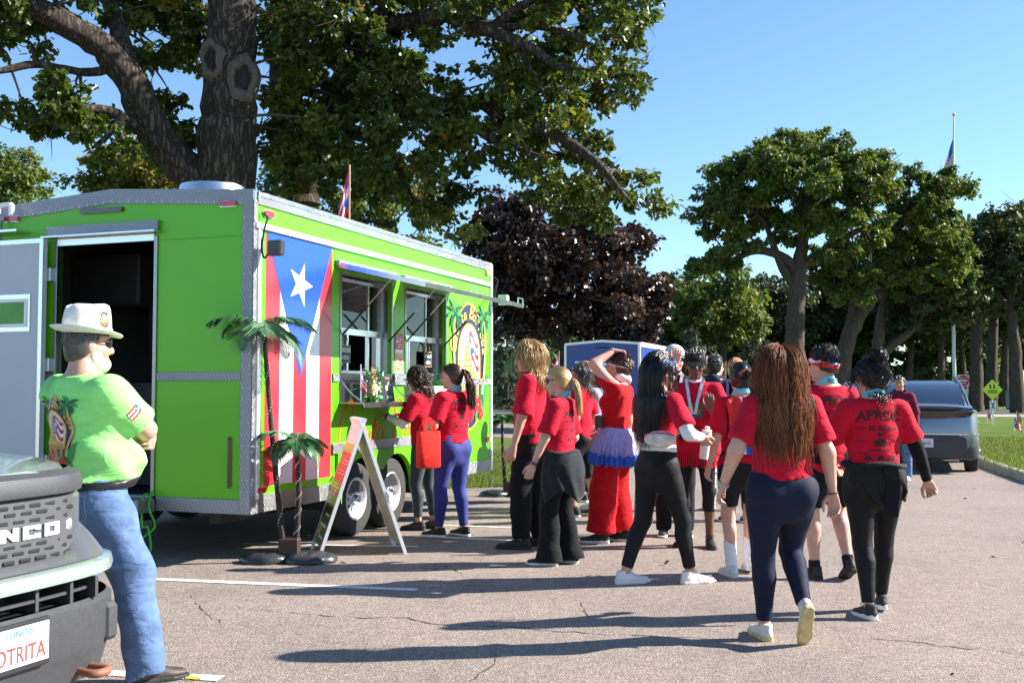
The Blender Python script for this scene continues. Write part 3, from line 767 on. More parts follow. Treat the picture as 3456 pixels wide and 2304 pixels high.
# menu sticker between the windows
def busy_print(q,fr,x0,x1,z0,z1,cols,rows,seed,n):
    rr=random.Random(seed)
    for r in range(rows):
        z=z0+(z1-z0)*(r+.15)/rows; h=(z1-z0)/rows*.6; x=x0
        while x<x1-.01:
            w=rr.uniform(.12,.5)*(x1-x0); xe=min(x1,x+w); q.quad(*[fr(a,c,.001) for a,c in ((x,z),(xe,z),(xe,z+h),(x,z+h))],mi=rr.choice(cols)); x=xe+.08*(x1-x0)
q=MB(); fr=lambda x,z,h:(x,-.005-h,z); q.quad(*[fr(x,z,0) for x,z in ((2.60,1.605),(2.79,1.605),(2.79,2.02),(2.60,2.02))],mi=0)
q.quad(*[fr(x,z,.001) for x,z in ((2.60,1.84),(2.79,1.84),(2.79,2.02),(2.60,2.02))],mi=1); q.quad(*[fr(x,z,.002) for x,z in ((2.61,1.825),(2.78,1.825),(2.78,1.855),(2.61,1.855))],mi=3)
busy_print(q,lambda x,z,h:fr(x,z,.003),2.61,2.78,1.62,1.81,[1,2,4],9,4,0); busy_print(q,lambda x,z,h:fr(x,z,.003),2.62,2.77,1.87,2.01,[2,3,4,5],5,9,0)
q.build('menu_sticker',[CREAM,LRED,GOLD,WHITE,ORANGE,FBLUE],TR)

# ---------------------------------------------------------------- trees
def leaf_mat(name, dark, mid, light, rough=0.45, transl=0.35, nscale=0.5, odd=None):
    m,t,p=nt(name)
    at=N(t,'ShaderNodeAttribute'); at.attribute_name='tint'
    stops=[(0.0,dark),(0.55,mid),(0.93,light)]
    if odd: stops.append((0.985,odd))
    c=ramp(t,at.outputs['Fac'],stops)
    p.inputs['Roughness'].default_value=rough; p.inputs['Specular IOR Level'].default_value=0.45
    t.links.new(c.outputs[0],p.inputs['Base Color'])
    tr=N(t,'ShaderNodeBsdfTranslucent')
    mu=N(t,'ShaderNodeMix',data_type='RGBA',blend_type='MULTIPLY'); mu.inputs[0].default_value=1; mu.inputs[7].default_value=(1.5,1.35,0.6,1)
    t.links.new(c.outputs[0],mu.inputs[6]); t.links.new(mu.outputs[2],tr.inputs[0])
    ms=N(t,'ShaderNodeMixShader'); ms.inputs[0].default_value=transl
    o=[n for n in t.nodes if n.type=='OUTPUT_MATERIAL'][0]
    t.links.new(p.outputs[0],ms.inputs[1]); t.links.new(tr.outputs[0],ms.inputs[2]); t.links.new(ms.outputs[0],o.inputs[0])
    return m
def bark_mat(name,col,scale=5,dist=0.05,zs=0.16):
    m,t,p=nt(name); tc=N(t,'ShaderNodeTexCoord')
    mp=N(t,'ShaderNodeMapping'); mp.inputs['Scale'].default_value=(1,1,zs); t.links.new(tc.outputs['Object'],mp.inputs[0])
    nz=N(t,'ShaderNodeTexNoise'); nz.inputs['Scale'].default_value=scale*1.6; nz.inputs['Detail'].default_value=8; nz.inputs['Roughness'].default_value=0.7; t.links.new(mp.outputs[0],nz.inputs['Vector'])
    v=N(t,'ShaderNodeTexVoronoi',feature='DISTANCE_TO_EDGE'); v.inputs['Scale'].default_value=scale*1.7
    ad=N(t,'ShaderNodeMix',data_type='RGBA',blend_type='LINEAR_LIGHT'); ad.inputs[0].default_value=0.12; t.links.new(mp.outputs[0],ad.inputs[6]); t.links.new(nz.outputs['Color'],ad.inputs[7]); t.links.new(ad.outputs[2],v.inputs['Vector'])
    mr=N(t,'ShaderNodeMapRange'); mr.inputs[2].default_value=0.22; t.links.new(v.outputs['Distance'],mr.inputs[0])
    mx=N(t,'ShaderNodeMath',operation='MULTIPLY'); t.links.new(mr.outputs[0],mx.inputs[0]); t.links.new(nz.outputs[0],mx.inputs[1])
    c=ramp(t,mx.outputs[0],[(0.0,tuple(q*.35 for q in col)),(0.3,col),(0.7,tuple(min(1,q*1.5) for q in col))])
    t.links.new(c.outputs[0],p.inputs['Base Color']); p.inputs['Roughness'].default_value=0.92; p.inputs['Specular IOR Level'].default_value=0.2
    b=N(t,'ShaderNodeBump'); b.inputs['Strength'].default_value=1.0; b.inputs['Distance'].default_value=dist
    t.links.new(mx.outputs[0],b.inputs['Height']); t.links.new(b.outputs[0],p.inputs['Normal'])
    return m
BARK=bark_mat('oak_bark',(0.098,0.078,0.062),7,0.06); BARK_F=bark_mat('far_bark',(0.105,0.083,0.066),9,0.03,.08); TWIG=mat('twig_bark',(0.06,0.045,0.035),0.9,var=0.2,scale=6)

LEAF_OAK=np.array([(0,0),(.27,.28),(.16,.42),(.34,.66),(.06,1.0),(-.30,.78),(-.16,.52),(-.30,.34)],float)
LEAF_MAPLE=np.array([(0,0),(.48,.25),(.30,.70),(-.05,1.0),(-.46,.45)],float)
LEAF_TUFT=np.array([(0,0),(.36,.45),(.08,1.0),(-.30,.62)],float)
LEAF_NEEDLE=np.array([(0,0),(.16,.45),(0,1.0),(-.15,.5)],float)
def leaves(name,P,size,shape,m,parent,rng,up=0.35,outward=None,tint=None,droop=0.0):
    """One mesh of separate leaf blades at the points P."""
    n=len(P); k=len(shape)
    nrm=rng.normal(size=(n,3)); nrm/=np.linalg.norm(nrm,axis=1,keepdims=True)
    nrm[:,2]=np.abs(nrm[:,2])*(1-up)+up
    if outward is not None: nrm=nrm+outward*0.7
    nrm/=np.linalg.norm(nrm,axis=1,keepdims=True)
    a=rng.normal(size=(n,3)); a[:,2]-=droop
    if outward is not None: a+=outward*0.6
    a-=nrm*np.sum(a*nrm,1,keepdims=True); a/=np.linalg.norm(a,axis=1,keepdims=True)
    b=np.cross(nrm,a)
    s=(size*rng.uniform(.6,1.25,size=n))[:,None]
    V=np.empty((n,k,3))
    for i,(x,y) in enumerate(shape):
        V[:,i]=P+s*(b*x+a*(y-.15)+nrm*(0.18*(abs(x)-.1)-0.22*(y-.4)**2))
    idx=np.arange(n)[:,None]*k
    F=np.stack([np.concatenate([idx,idx+i,idx+i+1],1) for i in range(1,k-1)],1).reshape(-1,3)
    if tint is None: tint=rng.uniform(0,1,n)
    return np_mesh(name,V.reshape(-1,3),F,m,parent,smooth=False,tint=np.repeat(np.clip(tint,0,1),k))
def in_poly(poly,x,y):
    c=np.zeros(len(x),bool); n=len(poly)
    for i in range(n):
        x0,y0=poly[i]; x1,y1=poly[i-1]
        h=((y0>y)!=(y1>y)); c^= h&(x<(x1-x0)*(y-y0)/((y1-y0) if y1!=y0 else 1e-9)+x0)
    return c
def edge_dist(poly,x,y):
    d=np.full(len(x),1e9); n=len(poly)
    for i in range(n):
        a=np.array(poly[i-1]); e=np.array(poly[i])-a; L=max(e@e,1e-9)
        t=np.clip(((x-a[0])*e[0]+(y-a[1])*e[1])/L,0,1); d=np.minimum(d,np.hypot(x-a[0]-t*e[0],y-a[1]-t*e[1]))
    return d
def sample_crown(rng,poly,holes,D,r,depth,n,k=0.85):
    """Clump centres inside a crown outline (x, z) around the plane y = D, thicker in the middle."""
    poly=[(p[0],p[2]) for p in poly]; A=np.array(poly); out=[]
    X=rng.uniform(A[:,0].min(),A[:,0].max(),n*6); Z=rng.uniform(A[:,1].min(),A[:,1].max(),n*6)
    ok=in_poly(poly,X,Z)
    for h in holes: 
        h=[(p[0],p[2]) for p in h]; ok&=~in_poly(h,X,Z)
    X,Z=X[ok],Z[ok]; ed=edge_dist(poly,X,Z)
    keep=ed>r*.55; X,Z,ed=X[keep],Z[keep],ed[keep]
    Y=D+rng.uniform(-1,1,len(X))*np.minimum(depth,ed*1.3+.3)
    P=np.stack([X,Y,Z],1); sel=[]; k=k*rng.uniform(.98,1.02)
    for p in P:
        if len(sel)>=n: break
        if all((p[0]-q[0])**2+((p[1]-q[1])*.6)**2+(p[2]-q[2])**2>(k*r)**2 for q in sel): sel.append(p)
    return np.array(sel)
def clump_points(rng,C,r,per,flat=0.72,sub=7,tight=.45):
    """Leaf positions: every clump is a handful of smaller sprays, hollow inside, so that gaps and shaded sides show."""
    P=[];O=[];T=[]
    for c in C:
        rr=r*rng.uniform(.7,1.25); base=rng.normal(0.45,.17)
        d=rng.normal(size=(sub,3)); d/=np.linalg.norm(d,axis=1,keepdims=True); sc=c+d*rr*rng.uniform(.35,.85,(sub,1))*np.array([1,1,flat])
        m=per//sub
        for s in sc:
            u=rng.normal(size=(m,3)); u/=np.linalg.norm(u,axis=1,keepdims=True)
            q=s+u*(rr*tight*rng.uniform(.25,1.1,(m,1)))*np.array([1,1,flat])
            P.append(q); O.append((q-c)/max(rr,1e-6)); T.append(np.clip(rng.normal(base,.22,m),0,1))
    return np.concatenate(P),np.concatenate(O),np.concatenate(T)
def limb_mesh(mbuild,pts,r0,r1,n=9,sub=5,mi=0,rng=None,wob=0.0):
    p=spline(pts,sub); k=len(p)
    rad=[r0+(r1-r0)*(i/(k-1)) for i in range(k)]
    if r1<.15:
        for i in range(k): rad[i]*=min(1,.25+.75*(k-1-i)/(.22*k))
    if wob and rng is not None:
        p=[tuple(np.array(q)+rng.normal(0,wob,3)*(0 if i in(0,k-1) else 1)) for i,q in enumerate(p)]; rad=[q*rng.uniform(.93,1.08) for q in rad]
    mbuild.tube(p,rad,n,mi); return p,rad
def tree(name,label,base,limbs,crowns,group,leafm,shape,size,seed,barkm=None,twig_r=.03,trunk_sides=14,per=300,sub=7,flat=.72,up=.35,droop=0.2,extra=None,tight=.45,twig_n=1.0,cat='tree'):
    """limbs: list of (points, r0, r1), the first is the trunk; crowns: list of (outline, holes, plane, clump radius, depth, count)."""
    rng=np.random.default_rng(seed); root=empty(name,base,0,label,cat,group); B=np.array(base)
    mt=MB(); L=[]
    for i,(pts,r0,r1) in enumerate(limbs):
        pts=[np.array(p)-B for p in pts]; p,rad=limb_mesh(mt,pts,r0,r1,trunk_sides if i==0 else 8,6 if i==0 else 4,0,rng,r0*.04)
        L+= [(np.array(a),b) for a,b in zip(p,rad)]
    if extra: extra(mt,B)
    mt.build('trunk',barkm or BARK_F,root,smooth=60)
    LP=np.array([a for a,_ in L]); LR=np.array([b for _,b in L])
    allP=[];allO=[];allT=[];tw=MB()
    for poly,holes,D,r,depth,cnt in crowns:
        C=sample_crown(rng,poly,holes,D,r,depth,cnt)-B
        P,O,T=clump_points(rng,C,r,per,flat,sub,tight); allP.append(P);allO.append(O);allT.append(T)
        for c in C:
            if rng.uniform()>twig_n: continue
            j=np.argmin(np.linalg.norm(LP-c,axis=1)); a=LP[j]; 
            if np.linalg.norm(a-c)>6*r: continue
            mid=(a+c)/2+rng.normal(0,.12*np.linalg.norm(a-c),3)+np.array([0,0,.08*np.linalg.norm(a-c)])
            r_=min(LR[j]*.7,twig_r*(1+np.linalg.norm(a-c)*.25))
            limb_mesh(tw,[a,mid,c],r_,twig_r*.35,5,4)
            for _ in range(3):
                e=c+rng.normal(0,.55*r,3); limb_mesh(tw,[c,(c+e)/2+rng.normal(0,.08*r,3),e],twig_r*.4,twig_r*.15,4,3)
    if tw.v: tw.build('branches',TWIG,root,smooth=60)
    P=np.concatenate(allP); leaves('crown',P,size,shape,leafm,root,rng,up,np.concatenate(allO),np.concatenate(allT),droop)
    return root,P
OAKL=leaf_mat('oak_leaf',(0.036,0.064,0.012),(0.076,0.118,0.020),(0.150,0.185,0.032),0.34,0.40,odd=(0.26,0.16,0.03))
OAKF=leaf_mat('far_oak_leaf',(0.042,0.078,0.017),(0.092,0.150,0.030),(0.185,0.235,0.050),0.5,0.38,odd=(0.22,0.11,0.03))
DKF=leaf_mat('dark_wood_leaf',(0.018,0.035,0.012),(0.040,0.068,0.019),(0.085,0.11,0.027),0.55,0.25,odd=(0.16,0.10,0.03))
MAPL=leaf_mat('purple_maple_leaf',(0.014,0.009,0.009),(0.042,0.024,0.021),(0.120,0.072,0.058),0.30,0.18,odd=(0.12,0.06,0.02))
YELL=leaf_mat('yellowing_leaf',(0.06,0.085,0.016),(0.14,0.155,0.028),(0.30,0.23,0.04),0.5,0.4)
SPRU=leaf_mat('spruce_needles',(0.018,0.032,0.018),(0.042,0.066,0.040),(0.095,0.125,0.085),0.6,0.15)

# --- the large oak behind the trailer
oak_limbs=[
 ([(-5.201, 19, 0.011),(-5.174, 19, 2.175),(-5.148, 19, 5.081),(-5.135, 19, 6.51),(-5.1, 19, 7.548),(-5.102, 19, 8.993),(-5.072, 19, 11.752),(-4.951, 19, 15.044)],.60,.34),
 ([(-5.144, 19, 4.765),(-5.749, 18.9, 5.298),(-6.12, 18.7, 5.686),(-6.446, 18.5, 6.221),(-6.653, 18.3, 6.821),(-7.039, 18, 7.301),(-7.513, 17.6, 7.579),(-7.993, 17.2, 7.766),(-9.084, 16.8, 8.33)],.36,.17),
 ([(-6.546, 18.4, 6.503),(-6.886, 18.6, 7.419),(-7.151, 18.8, 8.118),(-7.455, 19, 8.993),(-7.603, 19, 10.612)],.20,.11),
 ([(-6.844, 18.15, 7.044),(-7.181, 18, 6.877),(-7.583, 17.8, 6.861),(-8.011, 17.6, 6.889),(-8.447, 17.3, 6.686),(-9.144, 17, 6.473)],.085,.05),
 ([(-6.359, 18.6, 5.858),(-6.758, 18, 6.151),(-7.12, 17.6, 6.135),(-7.526, 17.2, 5.941),(-8.067, 17, 5.618)],.10,.04),
 ([(-6.682, 18, 6.106),(-6.858, 17.7, 5.643),(-7.097, 17.4, 5.353)],.07,.03),
 ([(-5.076, 19, 8.832),(-4.168, 18.6, 9.942),(-3.139, 18, 10.667)],.24,.12),
 ([(-4.413, 22, 5.293),(-4.513, 22, 6.301),(-4.705, 22, 7.313),(-4.764, 22, 8.701),(-4.825, 22, 10.189),(-4.94, 22, 12.439)],.40,.26),
 ([(-4.415, 22, 5.476),(-4.038, 21.5, 6.28),(-3.69, 21, 6.94),(-3.216, 20.6, 7.673),(-2.772, 20.2, 8.233),(-2.422, 20, 8.63),(-1.929, 19.6, 9.233)],.30,.16),
 ([(-3.871, 21.2, 6.566),(-3.008, 20.8, 6.94),(-1.895, 20.4, 7.03),(-1.277, 20, 6.794),(-0.682, 19.6, 6.35),(-0.233, 19.4, 5.984),(0.27, 19.2, 5.792)],.22,.07),
 ([(-1.467, 20.1, 6.889),(-0.706, 19.8, 6.84),(-0.048, 19.4, 6.674),(0.629, 19, 6.136),(1.081, 18.8, 5.811),(1.514, 18.5, 5.378),(1.852, 18.3, 4.916),(2.133, 18.2, 4.548)],.15,.05),
 ([(-2.642, 20.1, 8.411),(-1.656, 19.8, 8.44),(-0.998, 19.5, 8.425),(-0.607, 19.2, 8.106),(-0.103, 19, 7.82),(0.474, 18.7, 7.443),(0.86, 18.5, 7.106),(1.496, 18.2, 6.983)],.18,.06),
 ([(-0.775, 19.4, 8.331),(-0.296, 19.2, 8.082),(0.324, 19, 8.028),(0.969, 18.8, 7.84),(1.5, 18.6, 7.497)],.09,.04),
 ([(-3.27, 21, 6.606),(-2.725, 20.7, 6.376),(-2.201, 20.4, 5.691),(-1.843, 20.2, 4.976)],.14,.05),
 ([(-0.407, 19.2, 8.057),(0.661, 18.9, 8.633),(1.737, 18.6, 8.834)],.10,.05),
 ([(-4.932, 22, 11.687),(-2.43, 21, 12.388),(-0.218, 20, 12.468)],.2,.1),
 ([(0.032, 19, 7.708),(0.304, 18.8, 7.246),(0.613, 18.7, 6.665)],.05,.03)]
hole=lambda *p:list(p)
oak_crowns=[
 ([(-4.758, 20, 5.274),(-4.901, 20, 9.138),(-3.969, 20, 9.392),(-1.468, 20, 9.392),(3.035, 20, 9.392),(2.987, 20, 8.376),(2.691, 20, 7.702),(2.52, 20, 6.861),(2.188, 20, 6.652),(1.856, 20, 6.526),(2.06, 20, 5.941),(2.347, 20, 5.524),(3.049, 20, 5.44),(3.376, 20, 4.858),(3.164, 20, 4.194),(2.833, 20, 3.987),(2.508, 20, 4.692),(2.177, 20, 4.526),(1.681, 20, 4.194),(1.187, 20, 4.443),(0.611, 20, 4.775),(0.116, 20, 5.274),(-0.463, 20, 5.357),(-0.462, 20, 4.526),(-0.709, 20, 4.111),(-1.45, 20, 4.07),(-2.276, 20, 4.526),(-3.434, 20, 4.941)],
  [hole((-1.797, 20, 8.25),(-1.381, 20, 8.376),(-0.715, 20, 7.954),(-0.05, 20, 7.618),(-0.05, 20, 7.239),(-0.547, 20, 7.071),(-1.295, 20, 7.239)),hole((-0.794, 20, 6.024),(-0.215, 20, 5.941),(-0.05, 20, 5.565),(-0.545, 20, 5.44)),hole((0.199, 20, 7.155),(0.49, 20, 7.281),(0.614, 20, 6.861),(0.323, 20, 6.778)),hole((-2.321, 20, 5.274),(-1.949, 20, 5.191),(-1.947, 20, 4.692),(-2.277, 20, 4.775)),hole((2.108, 20, 7.365),(1.815, 20, 6.694),(2.271, 20, 6.694))],20,.53,1.6,172),
 ([(-9.534, 18.5, 8.794),(-6.989, 18.5, 8.794),(-7.011, 18.5, 7.855),(-7.504, 18.5, 7.464),(-8.114, 18.5, 7.231),(-9.482, 18.5, 6.57)],[],17.4,.46,1.2,34),
 ([(-8.875, 19.6, 9.233),(-5.77, 19.6, 9.233),(-5.75, 19.6, 7.741),(-6.881, 19.6, 7.164),(-7.704, 19.6, 7.741)],[hole((-6.654, 19.6, 8.279),(-6, 19.6, 8.196),(-6.238, 19.6, 7.7),(-6.647, 19.6, 7.824)),hole((-7.76, 19.6, 8.568),(-7.31, 19.6, 8.486),(-7.383, 19.6, 7.989),(-7.751, 19.6, 8.072))],19.8,.44,1.0,30),
 ([(-9.205, 18, 5.564),(-8.475, 18, 6.242),(-7.962, 18, 6.695),(-7.291, 18, 6.733),(-6.798, 18, 6.317),(-6.525, 18, 5.639),(-6.514, 18, 4.963),(-6.885, 18, 4.888),(-7.121, 18, 5.639),(-8.014, 18, 5.564),(-8.61, 18, 5.602)],[],17.5,.42,1.0,52),
 ([(-7.443, 20.5, 6.912),(-7.025, 20.5, 7.342),(-6.264, 20.5, 7.686),(-5.982, 20.5, 5.626),(-6.571, 20.5, 5.413),(-7.166, 20.5, 5.541)],[],20.4,.48,1.2,44),
 ([(-7.228, 20.5, 9.417),(-5.947, 20.5, 9.417),(-6.009, 20.5, 7.686),(-6.776, 20.5, 7.772),(-7.084, 20.5, 8.377)],[hole((-6.873, 20.5, 8.55),(-6.361, 20.5, 8.464),(-6.61, 20.5, 8.031),(-6.867, 20.5, 8.118))],20.6,.45,.9,18),
 ([(-5.263, 20.5, 9.417),(-4.067, 20.5, 9.417),(-3.862, 20.5, 5.455),(-4.962, 20.5, 5.37)],[],21.4,.5,.8,18),
 ([(-14.862, 19, 8.993),(1.775, 19, 8.993),(0.991, 19, 12.57),(-2.218, 19, 15.044),(-7.852, 19, 15.459),(-13.404, 19, 12.98)],[],20,.95,4.0,60)]
oak_root,_=tree('oak_tree','huge oak with thick knotted trunk and spreading limbs directly behind the green trailer',(-5.201, 19, 0.011),oak_limbs,oak_crowns,None,OAKL,LEAF_OAK,.150,11,barkm=BARK,twig_r=.028,trunk_sides=36,per=196,sub=8,up=.2,droop=.5,tight=.34)
KN=mat('knot_rim',(0.105,0.088,0.073),.9,var=.3,scale=14,bump=.8,bscale=22); KD=mat('knot_hollow',(0.022,0.019,0.017),.95,var=.4,scale=10,bump=.8,bscale=16)
for c,ax,r in (((-5.337, 18.62, 7.292),(-.38,-1,0),.25),((-4.771, 18.6, 6.949),(.42,-1,0),.28)):
    n_=Vector(ax).normalized(); M=Matrix.Translation(Vector(c)-oak_root.location)@n_.to_track_quat('Z','Y').to_matrix().to_4x4()@Matrix.Diagonal((.70,1.22,1,1))
    q=MB(); q.lathe([(r*1.65,-.26),(r*1.42,-.06),(r*1.24,.02),(r*1.10,.07),(r*.95,.085),(r*.80,.06),(r*.66,-.01)],30,M=Matrix.Identity(4)); rk=random.Random(int(r*100)); ph=[rk.uniform(0,6.28) for _ in range(5)]
    def wob(v):
        a=math.atan2(v[1],v[0]); f=1+.09*math.sin(2*a+ph[0])+.06*math.sin(5*a+ph[1])+.04*math.sin(9*a+ph[2]+v[2]*20); return M@Vector((v[0]*f,v[1]*f,v[2]+.03*math.sin(3*a+ph[3])+.015*math.sin(11*a+ph[4])))
    q.v=[tuple(wob(v)) for v in q.v]; k_=q.build('knot',KN,oak_root,smooth=60); q=MB(); q.lathe([(r*.82,.02),(r*.55,-.03),(r*.28,.0),(.002,-.01)],22,M=M); q.build('knot_hollow',KD,k_,smooth=60)

# --- purple maple
tree('maple_tree','dark purple maple just past the far end of the green trailer',(1.864, 40, -0.001),[([(1.864, 40, -0.001),(1.867, 40, 1.698),(1.953, 40, 3.338),(1.876, 40, 5.645),(2.045, 40, 7.631)],.30,.08),([(1.903, 40, 3.01),(0.887, 40, 4.325),(0.066, 40, 5.975)],.13,.05),([(1.937, 40, 3.338),(3.189, 40, 4.655),(4.183, 40, 6.306)],.13,.05),([(1.918, 40, 2.353),(3.965, 39.6, 3.319),(5.08, 39.4, 3.957)],.08,.03)],
 [([(-2.075, 40, 6.306),(-1.585, 40, 8.296),(-0.43, 40, 9.211),(0.892, 40, 9.377),(2.709, 40, 8.795),(4.686, 40, 7.963),(5.748, 40, 6.306),(6.065, 40, 4.655),(5.48, 40, 3.01),(3.675, 40, 3.01),(1.215, 40, 3.503),(-1.083, 40, 3.01),(-1.742, 40, 4.655)],[],40,.74,3.0,170)],None,MAPL,LEAF_MAPLE,.20,21,per=250,sub=7,up=.15,droop=.8,flat=.7)

# --- oaks standing on the lawn to the right
tree('oak_tree','broad sunlit oak with a forked trunk, tallest tree on the far lawn',(15.851, 60, -0.002),[([(15.851, 60, -0.002),(15.929, 60, 2.329),(16.008, 60, 4.79),(16.187, 60, 7.262),(16.356, 60, 8.997),(16.812, 60, 11.734),(17.092, 60, 14.231)],.72,.18),([(16.267, 60, 7.757),(15.54, 60, 8.873),(13.939, 60, 9.37),(12.45, 60, 8.749),(11.211, 60, 8.253)],.34,.10),([(16.183, 60, 7.014),(15.168, 60, 8.749),(14.448, 60, 10.737),(12.981, 60, 12.482)],.3,.08),([(16.4, 60, 8.501),(17.645, 60, 9.245),(19.391, 60, 10.364),(21.384, 60, 11.235)],.36,.10),([(16.545, 60, 10.24),(18.686, 60, 12.981),(19.452, 60, 14.482)],.22,.07)],
 [([(9.871, 60, 10.737),(10.508, 60, 12.981),(10.768, 60, 14.482),(12.519, 60, 15.985),(14.509, 60, 16.236),(17, 60, 16.739),(18.852, 60, 15.86),(20.21, 60, 15.358),(21.929, 60, 14.231),(22.263, 60, 11.983),(21.359, 60, 9.742),(19.363, 60, 8.501),(17.995, 60, 7.757),(16.653, 60, 8.997),(14.437, 60, 9.742),(13.438, 60, 8.749),(11.451, 60, 7.509),(10.219, 60, 7.757),(11.469, 60, 9.494)],[hole((13.938, 60, 9.245),(15.415, 60, 8.749),(15.153, 60, 7.509),(12.934, 60, 7.757))],60,.92,4.5,120),([(16.94, 61, 9.881),(19.705, 61, 9.881),(21.699, 61, 8.871),(21.407, 61, 6.353),(18.9, 61, 6.353),(17.416, 61, 7.863)],[],62,.85,2.5,26),([(9.321, 59, 7.651),(10.305, 59, 9.359),(12.743, 59, 10.093),(13.703, 59, 8.871),(11.748, 59, 7.651)],[],59,.75,2,18)],'oaks on the far lawn',OAKF,LEAF_TUFT,.27,31,twig_r=.06,per=440,sub=11,up=.25,tight=.33)
tree('oak_tree','oak with a trunk leaning right, just right of the broad sunlit oak',(19.605, 64, 0.034),[([(19.605, 64, 0.034),(19.83, 64, 2.913),(20.464, 64, 5.015),(21.675, 64, 6.859),(23.806, 64, 8.444),(25.669, 64, 9.502)],.66,.2),([(20.19, 64, 4.226),(20.619, 64, 6.595),(20.782, 64, 8.708)],.35,.15),([(22.74, 64, 7.651),(23.32, 64, 10.828),(24.681, 64, 13.219)],.25,.08)],
 [([(20.642, 64, 8.179),(21.745, 64, 11.358),(22.844, 64, 14.019),(24.187, 64, 15.219),(25.515, 64, 15.486),(27.088, 64, 14.685),(27.99, 64, 13.486),(26.907, 64, 12.155),(28.453, 64, 10.297),(28.541, 64, 8.179),(25.879, 64, 6.595),(22.986, 64, 6.595)],[],64,.95,4,100)],'oaks on the far lawn',OAKF,LEAF_TUFT,.27,32,twig_r=.06,per=420,sub=11,up=.25,tight=.34)
tree('oak_tree','pale slender oak trunk forking low, left of the flagpole',(22.568, 66, 0.126),[([(22.568, 66, 0.126),(22.663, 66, 2.69),(22.806, 66, 4.856),(23.306, 66, 7.301),(24.021, 66, 9.482)],.5,.16),([(22.73, 66, 3.501),(24.761, 66, 5.127),(27.235, 66, 7.029),(29.428, 66, 8.118)],.33,.12)],
 [([(21.941, 66, 6.757),(24.564, 66, 9.482),(27.825, 66, 9.482),(30.248, 66, 8.391),(29.66, 66, 6.214),(26.386, 66, 5.127),(23.668, 66, 4.585)],[],66,.95,3.5,42)],'oaks on the far lawn',DKF,LEAF_TUFT,.30,33,twig_r=.07,per=480,sub=9,up=.25,tight=.45)
# --- wood on the right and behind
wood=[(2240,72,470,720,150,'thick dark oak at the wood edge, just right of the flagpole'),(2275,78,500,730,140,'second dark trunk of the wood edge, right of the flagpole'),(2335,68,460,720,170,'dark oak at the right edge of the picture'),(2405,75,440,740,170,'oak mostly outside the picture on the right edge'),(2305,95,560,780,130,'slim oak set back in the shaded wood behind the yellow sign'),(2160,92,590,790,140,'background oak behind the flagpole'),(2085,96,590,800,150,'background oak behind the grey car'),(1985,98,600,810,140,'background oak between the leaning trunk and the pale trunk'),(1890,100,610,810,140,'background oak behind the leaning trunk'),(1775,96,620,810,140,'background oak left of the forked trunk'),(1655,84,590,800,150,'rounded bluish green tree left of the broad sunlit oak'),(1560,92,620,820,130,'low rounded tree beside the purple maple'),(2215,105,620,800,130,'far trunk deep in the wood behind the signs')]
for i,(px,D,yt,yb,hw,lab) in enumerate(wood):
    rng=np.random.default_rng(100+i); s=D/2440.; X=(px-1176)*s; top=1.42+(897-yt)*s; low=1.42+(897-yb)*s; hwm=hw*s*.85
    prof=[(X-hwm*.7,D,low),(X-hwm*1.0,D,low+(top-low)*.35),(X-hwm*.85,D,low+(top-low)*.7),(X-hwm*.4,D,top-.4),(X+.1,D,top),(X+hwm*.5,D,top-.6),(X+hwm*.9,D,low+(top-low)*.65),(X+hwm,D,low+(top-low)*.3),(X+hwm*.65,D,low)]
    lx=rng.uniform(-.5,.5)
    tree('wood_tree',lab,(X,D,0),[([(X,D,0),(X+lx*.3,D,low*.6),(X+lx,D,low+1.5),(X+lx*1.5,D,top*.8)],.5 if i<5 else .38,.15),([(X+lx*.8,D,low),(X-1.5,D,low+2),(X-2.6,D,low+3.4)],.2,.06),([(X+lx*.8,D,low+.5),(X+1.4,D,low+2.4),(X+2.6,D,low+3.8)],.2,.06)],
      [(prof,[],D,1.25,3.2,70)],'trees of the far wood',DKF if i!=10 else OAKF,LEAF_TUFT,.42,120+i,twig_r=.06,per=208,sub=8,up=.3,tight=.55,twig_n=.4)
# understorey that closes the view between the trunks
def bushes(name,label,px0,px1,D,ytop,n,m,seed,size=.52,group='shrubs at the wood edge'):
    rng=np.random.default_rng(seed); s=D/2440.; x0=(px0-1176)*s; x1=(px1-1176)*s; top=1.42+(897-ytop)*s
    root=empty(name,((x0+x1)/2,D,0),0,label,'bush',group); B=np.array([(x0+x1)/2,D,0])
    C=np.stack([rng.uniform(x0,x1,n),rng.uniform(D-1.5,D+1.5,n),rng.uniform(.3,top,n)*rng.uniform(.55,1,n)],1)-B
    P,O,T=clump_points(rng,C,.9,126,.8,6,.55); leaves('foliage',P,size,LEAF_TUFT,m,root,rng,.3,O,T,.1)
    st=MB()
    for k in range(5): x=rng.uniform(-.4,.4)*(x1-x0); limb_mesh(st,[(x,0,0),(x+.1,0,top*.4),(x+rng.uniform(-.6,.6),0,top*.8)],.06,.02,5,3)
    st.build('stem',TWIG,root)
bd=[(1130,1290,88,800,'shaded shrubs above the yellow kerb, past the trailer end'),(1290,1480,92,790,'shrubs behind the blue trailer'),(1480,1640,96,800,'shrubs right of the blue trailer roof'),(1640,1800,98,790,'dark shrubs behind the talking group'),(1800,1960,104,800,'shrubs between the forked and the leaning trunks'),(1960,2130,106,790,'shrubs behind the roof of the grey car'),(2130,2260,110,800,'shrubs behind the foot of the flagpole'),(2260,2440,112,800,'shrubs behind the yellow diamond sign')]
for i,(a,c,D,yt,lab) in enumerate(bd): bushes('shrub',lab,a-30,c+30,D,yt-75,84,DKF if i%3 else OAKF,200+i)
